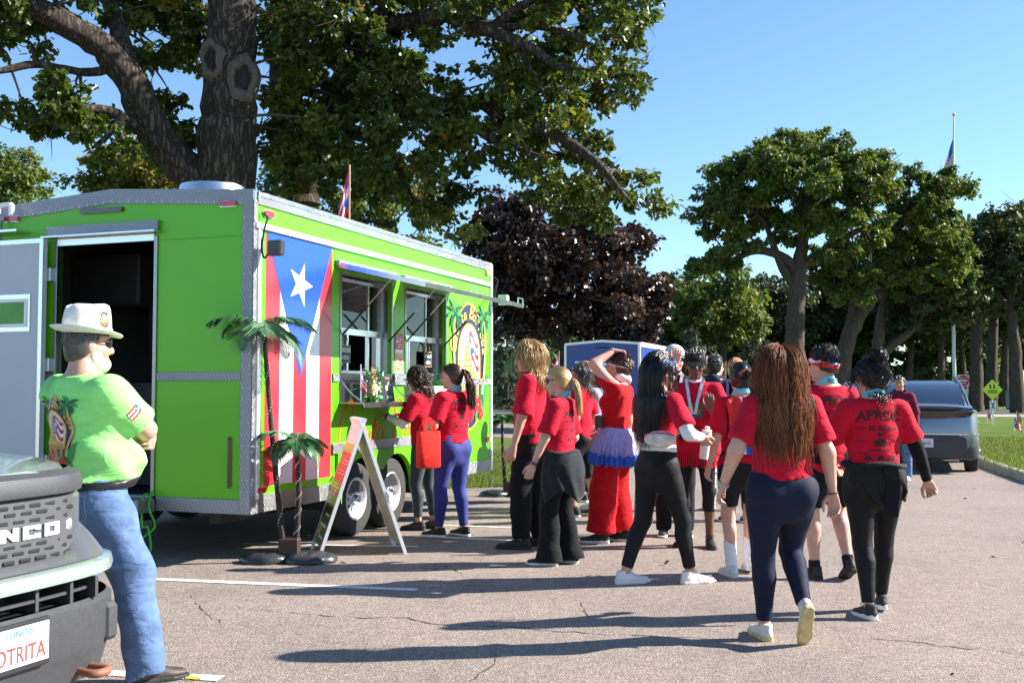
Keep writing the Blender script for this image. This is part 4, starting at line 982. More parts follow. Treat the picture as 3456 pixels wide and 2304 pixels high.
# spruces left of centre
def spruce(px,D,ytop,hw,lab,seed):
    rng=np.random.default_rng(seed); s=D/2440.; X=(px-1176)*s; top=1.42+(897-ytop)*s; w=hw*s
    root=empty('spruce_tree',(X,D,0),0,lab,'tree','spruces behind the maple')
    q=MB(); q.tube([(0,0,0),(0,0,top*.6),(0,0,top*.97)],[.18,.1,.02],8); q.build('trunk',BARK_F,root,smooth=60)
    P=[];O=[];T=[]; bm_=MB(); nl=int(top/.55)
    for l in range(nl):
        z=.5+(top-.6)*l/nl; rad=w*(1-z/top)**.85*rng.uniform(.85,1.1)
        for k in range(9):
            a=2*math.pi*(k+rng.uniform(-.3,.3))/9+l; d=np.array([math.cos(a),math.sin(a),0]); m=int(16+30*rad/w)
            t=rng.uniform(.15,1,m)**.8; q_=d*(t*rad)[:,None]+np.array([0,0,z])+np.stack([np.zeros(m),np.zeros(m),-.28*t*t*rad],1)+rng.normal(0,.10,(m,3))*np.array([1,1,.7])
            P.append(q_); O.append(np.repeat(d[None]*.8,m,0)); T.append(np.clip(rng.normal(.3+.4*t,.15),0,1))
    leaves('crown',np.concatenate(P),.34,LEAF_NEEDLE,SPRU,root,rng,.35,np.concatenate(O),np.concatenate(T),.4)
for i,a in enumerate([(1165,80,700,110,'grey green spruce behind the far end of the green trailer'),(1240,74,725,85,'blue green spruce behind the long haired blond head'),(1375,90,735,110,'spruce just above the blue trailer roof'),(1500,82,715,85,'spruce right of the blue trailer, under the maple'),(1730,88,700,95,'dark spruce left of the forked oak trunk'),(1590,78,740,75,'short spruce behind the man in the pale cap')]): spruce(*a,300+i)
# trees on the left, seen under the oak
tree('tree','pale green tree at the left edge behind the trailer roof',(-19.39, 40, -0.001),[([(-19.39, 40, -0.001),(-19.495, 40, 4.655),(-19.422, 40, 8.795)],.3,.1)],[([(-21.722, 40, 8.296),(-21.454, 40, 10.796),(-19.968, 40, 10.963),(-18.467, 40, 10.462),(-17.702, 40, 9.461),(-17.843, 40, 8.296)],[],40,.7,2.0,46)],None,OAKF,LEAF_TUFT,.20,41,per=460,up=.3,tight=.5)
tree('tree','yellowing tree between the oak limb and the trailer roof vent',(-12.031, 34, -0.009),[([(-12.031, 34, -0.009),(-12.099, 34, 4.169),(-12.305, 34, 8.113)],.25,.08)],[([(-14.187, 34, 7.406),(-13.99, 34, 8.113),(-13.311, 34, 9.389),(-12.331, 34, 9.674),(-10.917, 34, 9.247),(-10.202, 34, 8.396),(-10.186, 34, 7.264)],[],34,.6,1.6,52)],None,YELL,LEAF_TUFT,.18,42,per=460,up=.3,tight=.5)
tree('tree','leafy tree low behind the trailer roof near the roof flag',(-5.08, 45, 0.446),[([(-5.08, 45, 0.446),(-5.104, 45, 5.059),(-5.131, 45, 10.278)],.3,.1)],[([(-10.865, 45, 7.662),(-10.354, 45, 11.968),(-7.752, 45, 12.532),(-5.139, 45, 11.78),(-3.086, 45, 10.278),(-2.152, 45, 8.408),(-2.148, 45, 6.173),(-8.812, 45, 6.173)],[hole((-5.315, 45, 9.904),(-4.293, 45, 9.904),(-4.287, 45, 8.595),(-5.216, 45, 8.781))],45,.95,2.4,42)],None,OAKF,LEAF_TUFT,.22,43,per=420,up=.3,tight=.5)

# ---------------------------------------------------------------- people: bodies and clothes grown from implicit surfaces
def rot(ax,deg):
    c,s=math.cos(R(deg)),math.sin(R(deg))
    return np.array({'x':[[1,0,0],[0,c,-s],[0,s,c]],'y':[[c,0,s],[0,1,0],[-s,0,c]],'z':[[c,-s,0],[s,c,0],[0,0,1]]}[ax])
def unit(v):
    v=np.asarray(v,float); return v/max(np.linalg.norm(v),1e-9)
def frame_to(d,ref):
    """Columns X, Y, Z with Z along d and Y as near ref as it can be."""
    z=unit(d); y=np.asarray(ref,float)-z*np.dot(ref,z)
    if np.linalg.norm(y)<1e-6: y=np.array([1,0,0])-z*z[0]
    y=unit(y); return np.stack([np.cross(y,z),y,z],1)
class Tube:
    """Elliptic tube from A to B. st rows: t, rx, ry, ox, oy (X, Y of the frame)."""
    def __init__(s,A,B,st,ref=(0,1,0),grow=0.0,cut0=None,cut1=None,k=None):
        s.A=np.asarray(A,float); B=np.asarray(B,float); s.L=max(np.linalg.norm(B-s.A),1e-6); s.F=frame_to(B-s.A,ref)
        st=np.array([list(q)+[0]*(5-len(q)) for q in st],float); s.t=st[:,0]; s.rx=st[:,1]+grow; s.ry=st[:,2]+grow; s.ox=st[:,3]; s.oy=st[:,4]
        s.c0=cut0; s.c1=cut1; s.k=k; m=max(s.rx.max()+abs(s.ox).max(),s.ry.max()+abs(s.oy).max())
        s.lo=np.minimum(s.A,B)-m; s.hi=np.maximum(s.A,B)+m
    def __call__(s,P):
        w=(P-s.A)@s.F; t=w[...,2]/s.L; tc=np.clip(t,0,1)
        rx=np.interp(tc,s.t,s.rx); ry=np.interp(tc,s.t,s.ry); x=w[...,0]-np.interp(tc,s.t,s.ox); y=w[...,1]-np.interp(tc,s.t,s.oy)
        e=np.maximum(np.maximum(-t,t-1),0)*s.L; rm=np.minimum(rx,ry)
        q=np.sqrt((x/rx)**2+(y/ry)**2+(e/rm)**2); d=(q-1)*rm
        if s.c0 is not None: d=np.maximum(d,(s.c0-t)*s.L)
        if s.c1 is not None: d=np.maximum(d,(t-s.c1)*s.L)
        return d
class Ell:
    def __init__(s,c,r,F=None,k=None):
        s.c=np.asarray(c,float); s.r=np.asarray(r,float); s.F=np.eye(3) if F is None else F; m=s.r.max(); s.lo=s.c-m; s.hi=s.c+m; s.k=k
    def __call__(s,P):
        q=np.linalg.norm(((P-s.c)@s.F)/s.r,axis=-1); return (q-1)*s.r.min()
def grid_field(prims,h,k=0.02,lo=None,hi=None,subs=(),post=None,pad=0.03):
    l=np.min([p.lo for p in prims],0)-pad if lo is None else np.array(lo,float); u=np.max([p.hi for p in prims],0)+pad if hi is None else np.array(hi,float)
    n=np.maximum(np.ceil((u-l)/h).astype(int)+1,3); D=np.full(n,0.12)
    ax=[l[i]+h*np.arange(n[i]) for i in range(3)]
    for p in prims:
        a=np.clip(np.floor((p.lo-.06-l)/h).astype(int),0,n-1); b=np.clip(np.ceil((p.hi+.06-l)/h).astype(int)+1,1,n)
        if np.any(b<=a): continue
        G=np.stack(np.meshgrid(ax[0][a[0]:b[0]],ax[1][a[1]:b[1]],ax[2][a[2]:b[2]],indexing='ij'),-1)
        d=p(G); sl=(slice(a[0],b[0]),slice(a[1],b[1]),slice(a[2],b[2])); o=D[sl]; kk=p.k if p.k is not None else k
        m=np.clip(.5+.5*(d-o)/kk,0,1); D[sl]=d+(o-d)*m-kk*m*(1-m)
    if subs or post:
        G=np.stack(np.meshgrid(*ax,indexing='ij'),-1)
        for p,kk in subs:
            d=-p(G); m=np.clip(.5-.5*(d-D)/kk,0,1); D=d+(D-d)*m+kk*m*(1-m)
        if post: D=post(G,D)
    D[0]=D[-1]=.1; D[:,0]=D[:,-1]=.1; D[:,:,0]=D[:,:,-1]=.1
    return D,l
def surf_net(D,l,h):
    """Surface nets: quads around every sign change."""
    ins=D<0; c=ins[:-1,:-1,:-1].astype(np.int8)
    s=np.zeros(np.array(D.shape)-1,np.int8)
    for i in (0,1):
        for j in (0,1):
            for k in (0,1): s+=ins[i:D.shape[0]-1+i,j:D.shape[1]-1+j,k:D.shape[2]-1+k]
    act=(s>0)&(s<8); I=np.argwhere(act); idx=np.full(act.shape,-1,np.int64); idx[act]=np.arange(len(I))
    S_=np.zeros((len(I),3)); C=np.zeros(len(I))
    cn=[(0,0,0),(1,0,0),(0,1,0),(1,1,0),(0,0,1),(1,0,1),(0,1,1),(1,1,1)]
    val=[D[I[:,0]+a,I[:,1]+b,I[:,2]+d] for a,b,d in cn]
    for a in range(8):
        for b in range(a+1,8):
            df=np.array(cn[b])-np.array(cn[a])
            if np.abs(df).sum()!=1: continue
            va,vb=val[a],val[b]; x=(va<0)!=(vb<0); t=np.where(x,va/np.where(x,va-vb,1),0)
            p=np.array(cn[a])+t[:,None]*df; S_+=p*x[:,None]; C+=x
    V=l+h*(I+S_/C[:,None]); F=[]
    for ax in range(3):
        o=[q for q in range(3) if q!=ax]; sl0=[slice(None)]*3; sl1=[slice(None)]*3; sl0[ax]=slice(0,-1); sl1[ax]=slice(1,None)
        A=ins[tuple(sl0)]; B=ins[tuple(sl1)]; E=np.argwhere(A!=B)
        ok=(E[:,o[0]]>0)&(E[:,o[1]]>0)&(E[:,o[0]]<D.shape[o[0]]-1)&(E[:,o[1]]<D.shape[o[1]]-1); E=E[ok]
        if len(E)==0: continue
        q=[]
        for da,db in ((0,0),(-1,0),(-1,-1),(0,-1)):
            Z=E.copy(); Z[:,o[0]]+=da; Z[:,o[1]]+=db; q.append(idx[Z[:,0],Z[:,1],Z[:,2]])
        Q=np.stack(q,1); fl=A[tuple(E.T)]
        if ax==1: fl=~fl
        Q[~fl]=Q[~fl][:,::-1]; F.append(Q)
    F=np.concatenate(F); return V,F[(F>=0).all(1)]
def relax(V,F,it=1,f=.5):
    for _ in range(it):
        a=np.concatenate([F[:,i] for i in range(4)]+[F[:,(i+1)%4] for i in range(4)]); b=np.concatenate([F[:,(i+1)%4] for i in range(4)]+[F[:,i] for i in range(4)]); n=len(V)
        c=np.maximum(np.bincount(a,minlength=n),1); A=np.stack([np.bincount(a,weights=V[b,j],minlength=n) for j in range(3)],1)
        V=V+f*(A/c[:,None]-V)
    return V
RES=1.0     # coarser cells for figures farther away
def grow(name,prims,h,m,parent,k=.02,it=1,**kw):
    h=h*RES; D,l=grid_field(prims,h,k,**kw); V,F=surf_net(D,l,h); V=relax(V,F,it)
    o=np_mesh(name,V,F,m,parent); return o
def folds(seed,amp,kz=38,kx=14):
    rg=np.random.default_rng(seed); W=[]
    for i in range(6):
        W.append((rg.normal(0,kx),rg.normal(0,kx),rg.choice([-1,1])*kz*rg.uniform(.5,1.3),rg.uniform(0,6.28),rg.uniform(.5,1)))
    def f(G,D=None):
        if D is not None:
            o=np.zeros(D.shape); b=np.abs(D)<.03; o[b]=f(G[b]); return o
        x,y,z=G[...,0],G[...,1],G[...,2]; wx=.02*np.sin(9*z+3*x)+.02*np.sin(7*y+5*z); s=0
        for a,b,c,ph,w in W: s=s+w*np.sin(a*(x+wx)+b*y+c*(z+wx*.7)+ph)*(.5+.5*np.sin(6*x*(1+w)+4*z+ph*2))
        return amp*s/3
    return f
def ik(A,T,l1,l2,pole):
    A=np.asarray(A,float);T=np.asarray(T,float); d=T-A; L=np.linalg.norm(d); L2=min(L,(l1+l2)*.998); u=d/L; T=A+u*L2
    a=(l1*l1-l2*l2+L2*L2)/(2*L2); hh=math.sqrt(max(l1*l1-a*a,0)); p=np.asarray(pole,float); p=p-u*np.dot(p,u); p=unit(p)
    return A+u*a+p*hh, T
def skin_mat(name,col):
    if name in MATS: return MATS[name]
    m,t,p=nt(name); tc=N(t,'ShaderNodeTexCoord'); nz=N(t,'ShaderNodeTexNoise'); nz.inputs['Scale'].default_value=11; nz.inputs['Detail'].default_value=4; t.links.new(tc.outputs['Object'],nz.inputs['Vector'])
    r=ramp(t,nz.outputs[0],[(.3,(col[0]*.86,col[1]*.78,col[2]*.76)),(.55,col),(.75,(min(1,col[0]*1.08),col[1]*1.02,col[2]*1.0))])
    t.links.new(r.outputs[0],p.inputs['Base Color']); p.inputs['Roughness'].default_value=.48; p.inputs['Specular IOR Level'].default_value=.4
    p.inputs['Subsurface Weight'].default_value=.12; p.inputs['Subsurface Radius'].default_value=(.02,.008,.004); p.inputs['Subsurface Scale'].default_value=.4
    b=N(t,'ShaderNodeBump'); b.inputs['Strength'].default_value=.15; b.inputs['Distance'].default_value=.004; n2=N(t,'ShaderNodeTexNoise'); n2.inputs['Scale'].default_value=120; t.links.new(tc.outputs['Object'],n2.inputs['Vector']); t.links.new(n2.outputs[0],b.inputs['Height']); t.links.new(b.outputs[0],p.inputs['Normal'])
    MATS[name]=m; return m
def cloth_mat(name,col,rough=.85,bump=.45,bscale=18,sheen=.04,spec=.22,weave=True,var=.10):
    if name in MATS: return MATS[name]
    m,t,p=nt(name); tc=N(t,'ShaderNodeTexCoord'); nz=N(t,'ShaderNodeTexNoise'); nz.inputs['Scale'].default_value=bscale; nz.inputs['Detail'].default_value=5; nz.inputs['Distortion'].default_value=.6
    mp=N(t,'ShaderNodeMapping'); mp.inputs['Scale'].default_value=(.55,.55,1.1); t.links.new(tc.outputs['Object'],mp.inputs[0]); t.links.new(mp.outputs[0],nz.inputs['Vector'])
    r=ramp(t,nz.outputs[0],[(.3,tuple(q*(1-var) for q in col)),(.7,tuple(min(1,q*(1+var)) for q in col))]); t.links.new(r.outputs[0],p.inputs['Base Color'])
    p.inputs['Roughness'].default_value=rough; p.inputs['Sheen Weight'].default_value=sheen; p.inputs['Specular IOR Level'].default_value=spec
    b=N(t,'ShaderNodeBump'); b.inputs['Strength'].default_value=bump; b.inputs['Distance'].default_value=.02; t.links.new(nz.outputs[0],b.inputs['Height']); t.links.new(b.outputs[0],p.inputs['Normal'])
    MATS[name]=m; return m
def hair_mat(name,dark,light,rough=.36,spec=.5):
    if name in MATS: return MATS[name]
    m,t,p=nt(name); at=N(t,'ShaderNodeAttribute'); at.attribute_name='tint'; r=ramp(t,at.outputs['Fac'],[(0,dark),(.6,tuple((a+b)/2 for a,b in zip(dark,light))),(1,light)])
    t.links.new(r.outputs[0],p.inputs['Base Color']); p.inputs['Roughness'].default_value=rough; p.inputs['Specular IOR Level'].default_value=spec; p.inputs['Anisotropic'].default_value=.5
    MATS[name]=m; return m
def strands_mesh(name,Pts,rad,m,parent,rng,base=None):
    """Pts (n, k, 3): every strand a three-sided tapered tube."""
    n,k,_=Pts.shape; T=np.gradient(Pts,axis=1); T/=np.maximum(np.linalg.norm(T,axis=2,keepdims=True),1e-9)
    ref=np.array([.31,.52,.8]); U=np.cross(T,ref); U/=np.maximum(np.linalg.norm(U,axis=2,keepdims=True),1e-9); Wv=np.cross(T,U)
    tp=np.interp(np.linspace(0,1,k),[0,.1,.7,1],[.7,1,.9,.25])[None,:,None]*(rad*rng.uniform(.7,1.3,(n,1,1)))
    ring=[Pts+tp*(U*math.cos(a)+Wv*math.sin(a)) for a in (0,2.094,4.189)]
    V=np.stack(ring,2).reshape(-1,3); i=(np.arange(n)[:,None]*k+np.arange(k-1)[None]).reshape(-1)*3; F=[]
    for a in range(3):
        b=(a+1)%3; F.append(np.stack([i+a,i+b,i+3+b,i+3+a],1))
    tint=np.repeat(np.clip(rng.normal(.5,.24,n),0,1),k*3)
    return np_mesh(name,V,np.concatenate(F),m,parent,tint=tint)

def person(label,loc,rz,H=1.70,male=False,skin='skin_fair',**k):
    """Builds one figure. Returns the root and a dict of frames and parts. Lengths are for a 1.70 m figure and scale with H."""
    global RES
    RES=float(np.clip(loc[1]/6.6,1.12,1.75)); s=H/1.70; g=lambda n,d=None:k.get(n,d); info={}
    root=empty('person',(*loc[:2],loc[2] if len(loc)>2 else 0),R(rz),label,'person',g('group'))
    hipf,waistf,chestf,legf,armf=g('hip',1.),g('waist',1.),g('chest',1.),g('leg',1.),g('arm',1.)
    belly=g('belly',0.)
    lean,side,twist=g('lean',0.),g('side',0.),g('twist',0.)
    pelv=np.array([*g('pelvis',(0,0)),.93-g('drop',0.)])
    Rp=rot('z',g('pyaw',0.)); Rt=rot('z',twist)@rot('x',-lean)@rot('y',side)
    TP=lambda q:(pelv+Rt@(np.asarray(q,float)-np.array([0,0,.93])))*s
    PP=lambda q:(pelv+Rp@(np.asarray(q,float)-np.array([0,0,.93])))*s
    # --- limbs by inverse kinematics
    hw=.092*(.6+.4*hipf); ft=g('feet',[(-.10,0,.0,6,0),(.10,0,.0,-6,0)])   # left then right: x, y, z, yaw, pitch
    legs=[]
    for i,(fx,fy,fz,yaw,pit) in enumerate(ft):
        sg=-1 if i==0 else 1; Ff=rot('z',yaw)@rot('x',-pit)
        ank=np.array([fx,fy,fz])+Ff@np.array([0,0,.085])
        hip=(pelv+Rp@np.array([sg*hw,0,-.035]))
        pole=np.array(g('knee',[None,None])[i] or Ff@np.array([.05*sg,1,0])); kn,an=ik(hip,ank,.420,.396,pole); legs.append((hip*s,kn*s,an*s,Ff,np.array([fx,fy,fz])*s))
    sw=(.185 if male else .165)*(.5+.5*chestf); shz=1.368; arms=[]
    dflt=[((-.25,.02,.86),(-.2,-1,0)),((.25,.02,.86),(.2,-1,0))]; ah=g('hands',[None,None])
    for i in (0,1):
        sg=-1 if i==0 else 1; sp=g('arms',dflt)[i] or dflt[i]; sh=TP((sg*sw,-.012,shz+g('shrug',(0,0))[i]))/s
        el,wr=ik(sh,np.array(sp[0]),.285,.25,sp[1]); arms.append((sh*s,el*s,wr*s))
    # --- torso stations (z, half width, half depth, y offset)
    if male: st=[(.80,.130,.10,0),(.87,.160,.112,-.005),(.94,.160,.112,0),(1.02,.150,.105,.005),(1.10,.147,.104,.006),(1.20,.158,.110,.006),(1.30,.172,.116,.004),(1.37,.175,.104,-.006),(1.42,.150,.082,-.014),(1.46,.085,.062,-.014),(1.50,.058,.056,-.006)]
    else: st=[(.80,.138,.10,-.004),(.86,.172,.116,-.010),(.93,.168,.114,-.006),(1.00,.148,.098,.002),(1.08,.130,.090,.003),(1.18,.138,.098,.004),(1.27,.150,.106,.006),(1.35,.156,.098,-.003),(1.41,.140,.078,-.014),(1.45,.080,.058,-.014),(1.49,.050,.050,-.006)]
    def fz(z): return np.interp(z,[.80,.90,1.08,1.25,1.40,1.47],[hipf,hipf,waistf,chestf,.5+.5*chestf,1])
    st=[(z,a*fz(z),b*(.35+.65*fz(z))+max(0,belly*math.exp(-((z-1.03)/.11)**2)*.5),y+belly*math.exp(-((z-1.03)/.11)**2)*.5) for z,a,b,y in st]
    z0,z1=st[0][0],st[-1][0]
    def torso(gr=0.,fn=None,cut0=None,kk=None):
        q=[((z-z0)/(z1-z0),(a if fn is None else fn(z,a,0))*s,(b if fn is None else fn(z,b,1))*s,0,y*s) for z,a,b,y in st]
        return Tube(TP((0,0,z0)),TP((0,0,z1)),q,Rt@np.array([0,1,0]),gr*s,cut0=cut0,k=kk)
    yF=Rt@np.array([0,1,0]); bust=[] if male else [Ell(TP((sg*.072,.070,1.262)),np.array([.066,.060,.062])*s*(.4+.6*chestf)*g('bust',1.)) for sg in (-1,1)]
    glut=[Ell(PP((sg*.076*hipf,-.048*hipf,.865)),np.array([.080,.072,.088])*s*hipf*(.86 if male else 1)) for sg in (-1,1)]
    def leg_tubes(gr=0.,prof=None,t_end=None,sole=None):
        out=[]
        for hp,kn,an,Ff,_ in legs:
            fw=Ff@np.array([0,1,0]); th=[(0,.090*legf*s,.096*legf*s),(.3,.086*legf*s,.090*legf*s),(.7,.066*legf**.8*s,.068*legf**.8*s),(1,.052*legf**.7*s,.055*legf**.7*s)]
            sh=[(0,.051*legf**.7*s,.054*legf**.7*s),(.28,.055*legf**.8*s,.060*legf**.8*s,0,-.016*s),(.6,.042*legf**.7*s,.045*legf**.7*s,0,-.008*s),(1,.034*s,.038*s)]
            if prof is None: out+= [Tube(hp,kn,th,fw,gr*s),Tube(kn,an,sh,fw,gr*s)]
            else: out+=prof(hp,kn,an,fw,th,sh)
        return out
    def arm_tubes(gr=0.,which=(0,1),parts=(0,1),c1=None,flare=0.,ext=1.0):
        out=[]
        for i in which:
            a,e,w=arms[i]; ua=[(0,.052*armf*s,.056*armf*s),(.35,.047*armf*s,.050*armf*s),(1,(.039*armf**.8+flare)*s,(.041*armf**.8+flare)*s)]; fa=[(0,.039*armf**.8*s,.040*armf**.8*s),(.25,.040*armf**.8*s,.041*armf**.8*s),(1,.024*s,.028*s)]
            if 0 in parts: out.append(Tube(a,e,ua,(0,1,.2),gr*s,cut1=c1 if 1 not in parts else None))
            if 1 in parts: out.append(Tube(e,w,fa,(0,1,.2),gr*s,cut1=c1))
        return out
    # --- head frame
    nb=TP((0,-.010,1.455)); Rh=Rt@rot('z',g('hyaw',0.))@rot('x',-g('hpitch',0.))@rot('y',g('hroll',0.)); hc=nb+(Rt@np.array([0,.004,.03])+Rh@np.array([0,.022,.098]))*s
    HF=lambda q:hc+Rh@np.asarray(q,float)*s; hs=g('head',1.0)*s; HS=lambda q:hc+Rh@np.asarray(q,float)*hs
    E=lambda c,r,kk=None:Ell(HS(c),np.array(r)*hs,Rh,kk)
    head=[E((0,-.012,.028),(.076,.096,.090)),E((0,.022,-.03),(.063,.070,.086)),E((0,.034,-.078),(.048,.044,.036)),E((0,.068,-.098),(.022,.020,.020)),
          Tube(HS((0,.088,.014)),HS((0,.108,-.026)),[(0,.009*hs,.009*hs),(1,.015*hs,.014*hs)],k=.008),E((0,.100,-.034),(.018,.014,.010),.008),E((0,.074,.034),(.052,.022,.013),.02),E((.037,.060,-.028),(.027,.028,.026)),E((-.037,.060,-.028),(.027,.028,.026)),
          E((0,.083,-.061),(.024,.012,.007),.006),E((0,.081,-.071),(.021,.012,.007),.006),E((.076,-.010,-.008),(.009,.021,.031),.006),E((-.076,-.010,-.008),(.009,.021,.031),.006),
          Tube(HS((0,-.022,-.05)),nb,[(0,.054*hs,.058*hs),(1,.058*s,.060*s)],Rh@np.array([0,1,0]))]
    sub=[(E((.031,.096,.012),(.017,.014,.011)),.008*hs),(E((-.031,.096,.012),(.017,.014,.011)),.008*hs)]
    parts=[]
    hh=min(g('hres',.0062)*RES,.0085); D,l=grid_field(head,hh,.016*hs,subs=sub); V,F=surf_net(D,l,hh); parts.append((relax(V,F,1),F))
    neck=Tube(HS((0,-.022,-.07)),TP((0,-.012,1.42)),[(0,.052*hs,.056*hs),(.6,.056*s,.058*s),(1,.075*s,.065*s)],yF)
    Pb=[torso(),neck]+bust+glut+leg_tubes()+arm_tubes()+[Ell(arms[i][0],np.array([.056,.058,.058])*s*armf) for i in (0,1)]
    if not g('shoes_off'): pass
    hb_=.0135*RES; D,l=grid_field(Pb,hb_,.03); V,F=surf_net(D,l,hb_); parts.append((relax(V,F,1),F))
    # --- hands
    info['hand']=[]
    for i in (0,1):
        sg=-1 if i==0 else 1; a,e,w=arms[i]; hd=ah[i] or {}; f=unit(hd.get('dir',w-e)); pn=np.array(hd.get('palm',(-sg,.25,0)),float); Fh=frame_to(f,-pn)   # Z fingers, Y back of hand, X lateral
        curl=hd.get('curl',.35); lat=Fh[:,0]; thumb=hd.get('thumb',None); ts=np.sign(np.dot(lat,np.array(thumb if thumb is not None else (0,1,.3),float))) or 1
        Q=lambda x,y,z:w+Fh@np.array([x*ts,y,z])*s
        pr=[Tube(Q(0,0,-.02),Q(0,0,.085),[(0,.025*s,.020*s),(.5,.036*s,.016*s),(1,.040*s,.013*s)],Fh[:,1])]
        spread=hd.get('spread',.06)
        for n_,(x,L) in enumerate(((.030,.072),(.010,.080),(-.011,.074),(-.030,.058))):
            p=np.array([x,0,.078]); ang=0.; pts=[p]; cu=curl*(1+.12*n_)*hd.get('fc',(1,1,1,1))[n_]
            for q,fr_ in enumerate((.42,.32,.26)):
                ang+=cu*(58,70,45)[q]; dd=np.array([x*spread*10*math.cos(R(ang))*.3,-math.sin(R(ang)),math.cos(R(ang))]); pts.append(pts[-1]+unit(dd)*L*fr_)
            for q in range(3):
                r0=.0098-.0011*q; pr.append(Tube(Q(*pts[q]),Q(*pts[q+1]),[(0,r0*s,r0*s),(1,(r0-.0011)*s,(r0-.0011)*s)],k=.005))
        tc_=hd.get('tcurl',.4); t0=np.array([.026,-.006,.018]); t1=t0+np.array([.026,-.012,.032]); t2=t1+np.array([.010*(1-tc_),-.014*tc_*1.6,.030]); t3=t2+np.array([-.010*tc_,-.012*tc_*1.6,.022])
        for A_,B_,r_ in ((t0,t1,.0125),(t1,t2,.0105),(t2,t3,.009)): pr.append(Tube(Q(*A_),Q(*B_),[(0,r_*s,r_*s),(1,(r_-.001)*s,(r_-.001)*s)],k=.008))
        hr=min(.0052*RES,.0066); D,l=grid_field(pr,hr,.006,pad=.02); V,F=surf_net(D,l,hr); parts.append((relax(V,F,1,.35),F)); info['hand'].append((w,Fh,Q))
    o=0; VV=[];FF=[]
    for V,F in parts: VV.append(V); FF.append(F+o); o+=len(V)
    body=np_mesh('body',np.concatenate(VV),np.concatenate(FF),MATS[skin],root); info['body']=body
    # --- bottoms
    bt=g('bottom')
    if bt:
        kind=bt['kind']; gr=bt.get('grow',.007); zt=bt.get('top',1.02); ct=(zt-z0)/(z1-z0)
        tq=torso(gr); tq.c1=ct
        def prof(hp,kn,an,fw,th,sh):
            if kind=='leggings': 
                e=bt.get('end',.93); return [Tube(hp,kn,th,fw,gr*s),Tube(kn,an,sh,fw,gr*s,cut1=e)]
            if kind=='capri': return [Tube(hp,kn,th,fw,gr*s),Tube(kn,an,sh,fw,gr*s,cut1=bt.get('end',.42))]
            if kind=='shorts':
                a=[(t,q+bt.get('loose',.012)*s*(.4+t),w_+bt.get('loose',.012)*s*(.4+t)) for t,q,w_ in th]; return [Tube(hp,kn,a,fw,gr*s,cut1=bt.get('end',.75))]
            if kind=='pants':
                lo=bt.get('loose',.02); a=[(t,q+lo*s*(.3+.7*t),w_+lo*s*(.3+.7*t)) for t,q,w_ in th]; e0=a[-1][1]; he=bt.get('hem',.062)*s
                dn=an+(an-kn)/np.linalg.norm(an-kn)*bt.get('over',.035)*s
                return [Tube(hp,kn,a,fw,gr*s),Tube(kn,dn,[(0,e0,e0*1.05),(.35,e0*.99,e0*1.08,0,-.008*s),(.7,(e0+he)/2,(e0+he)/2),(1,he,he*1.12)],fw,gr*s,cut1=.985)]
        pr=[tq]+glut_grow(glut,gr*s)+leg_tubes(prof=prof)
        fd=folds(bt.get('seed',int(abs(loc[0]*100))),bt.get('fold',.0015 if kind in('leggings','capri') else .006),kz=bt.get('kz',30),kx=12)
        info['bottom']=grow('trousers' if kind=='pants' else kind,pr,.0105,bt['mat'],root,k=.022,post=lambda G,D:D+fd(G,D)*s)
    # --- tops
    tp=g('top')
    if tp:
        gr=tp.get('grow',.012); hem=tp.get('hem',.90); loose=tp.get('loose',.5); flare=tp.get('flare',0.)
        A=lambda z,i:np.interp(z,[q[0] for q in st],[q[1+i] for q in st])
        def fn(z,v,i):
            m=max(A(zz,i) for zz in (1.0,1.1,1.2,1.27) if zz>=z) if z<1.25 else v
            hb=max(A(.90,i),A(.86,i)) if z<.98 else 0
            return v+(max(m,hb,v)-v)*loose+flare*max(0,(1.2-z)/.3)
        tt=torso(gr,fn); c0=(hem-z0)/(z1-z0); nk=tp.get('neck',1.452)
        sl=tp.get('sleeve',.66); pr=[tt]+[Ell(q.c,q.r+gr*.8*s) for q in bust]
        if hem<.92: pr+=[Ell(q.c,q.r*.98+gr*.5*s) for q in glut]
        if sl: pr+=[Tube(a,e,[(0,(.052*armf+gr)*s,(.060*armf+gr)*s),(.4,(.053*armf+gr)*s,(.060*armf+gr)*s),(1,(.046*armf+gr+tp.get('sflare',.014))*s,(.053*armf+gr+tp.get('sflare',.014))*s)],(0,1,.2),0,cut1=min(sl,1)) for a,e,w in arms]
        if sl and sl>1: 
            pr+=[Tube(e,w,[(0,(.046*armf+gr)*s,(.048*armf+gr)*s),(1,(.032+gr*.7)*s,(.034+gr*.7)*s)],(0,1,.2),0,cut1=sl-1) for a,e,w in arms]
        pr+=[Ell(arms[i][0]+Rt@np.array([-(-1 if i==0 else 1)*.012,0,.004])*s,np.array([.056,.062,.050])*s*armf+gr*s*.5) for i in (0,1)]
        fd=folds(tp.get('seed',int(abs(loc[1]*77))),1.75*tp.get('fold',.007),kz=tp.get('kz',34),kx=tp.get('kx',13)); o0=TP((0,0,hem)); up=Rt@np.array([0,0,1]); n0=TP((0,0,nk)); tilt=unit(up-.22*yF)
        def post(G,D):
            w=G-o0; hz=w@up; D=D+fd(G,D)*s*np.clip(.35+(1.35*s-G[...,2])*2.2,.35,1.3)
            sidew=w@(Rt@np.array([1,0,0])); inb=np.abs(sidew)<.30*s
            c=-hz+.006*np.sin(sidew*30)*s+tp.get('tilt',0.)*sidew
            D=np.maximum(D,np.where(inb,c,D)) if not tp.get('cuthard') else np.maximum(D,c)
            return np.maximum(D,(G-n0)@tilt)
        info['top']=grow('shirt' if not tp.get('name') else tp['name'],pr,.0100,tp['mat'],root,k=.028,post=post)
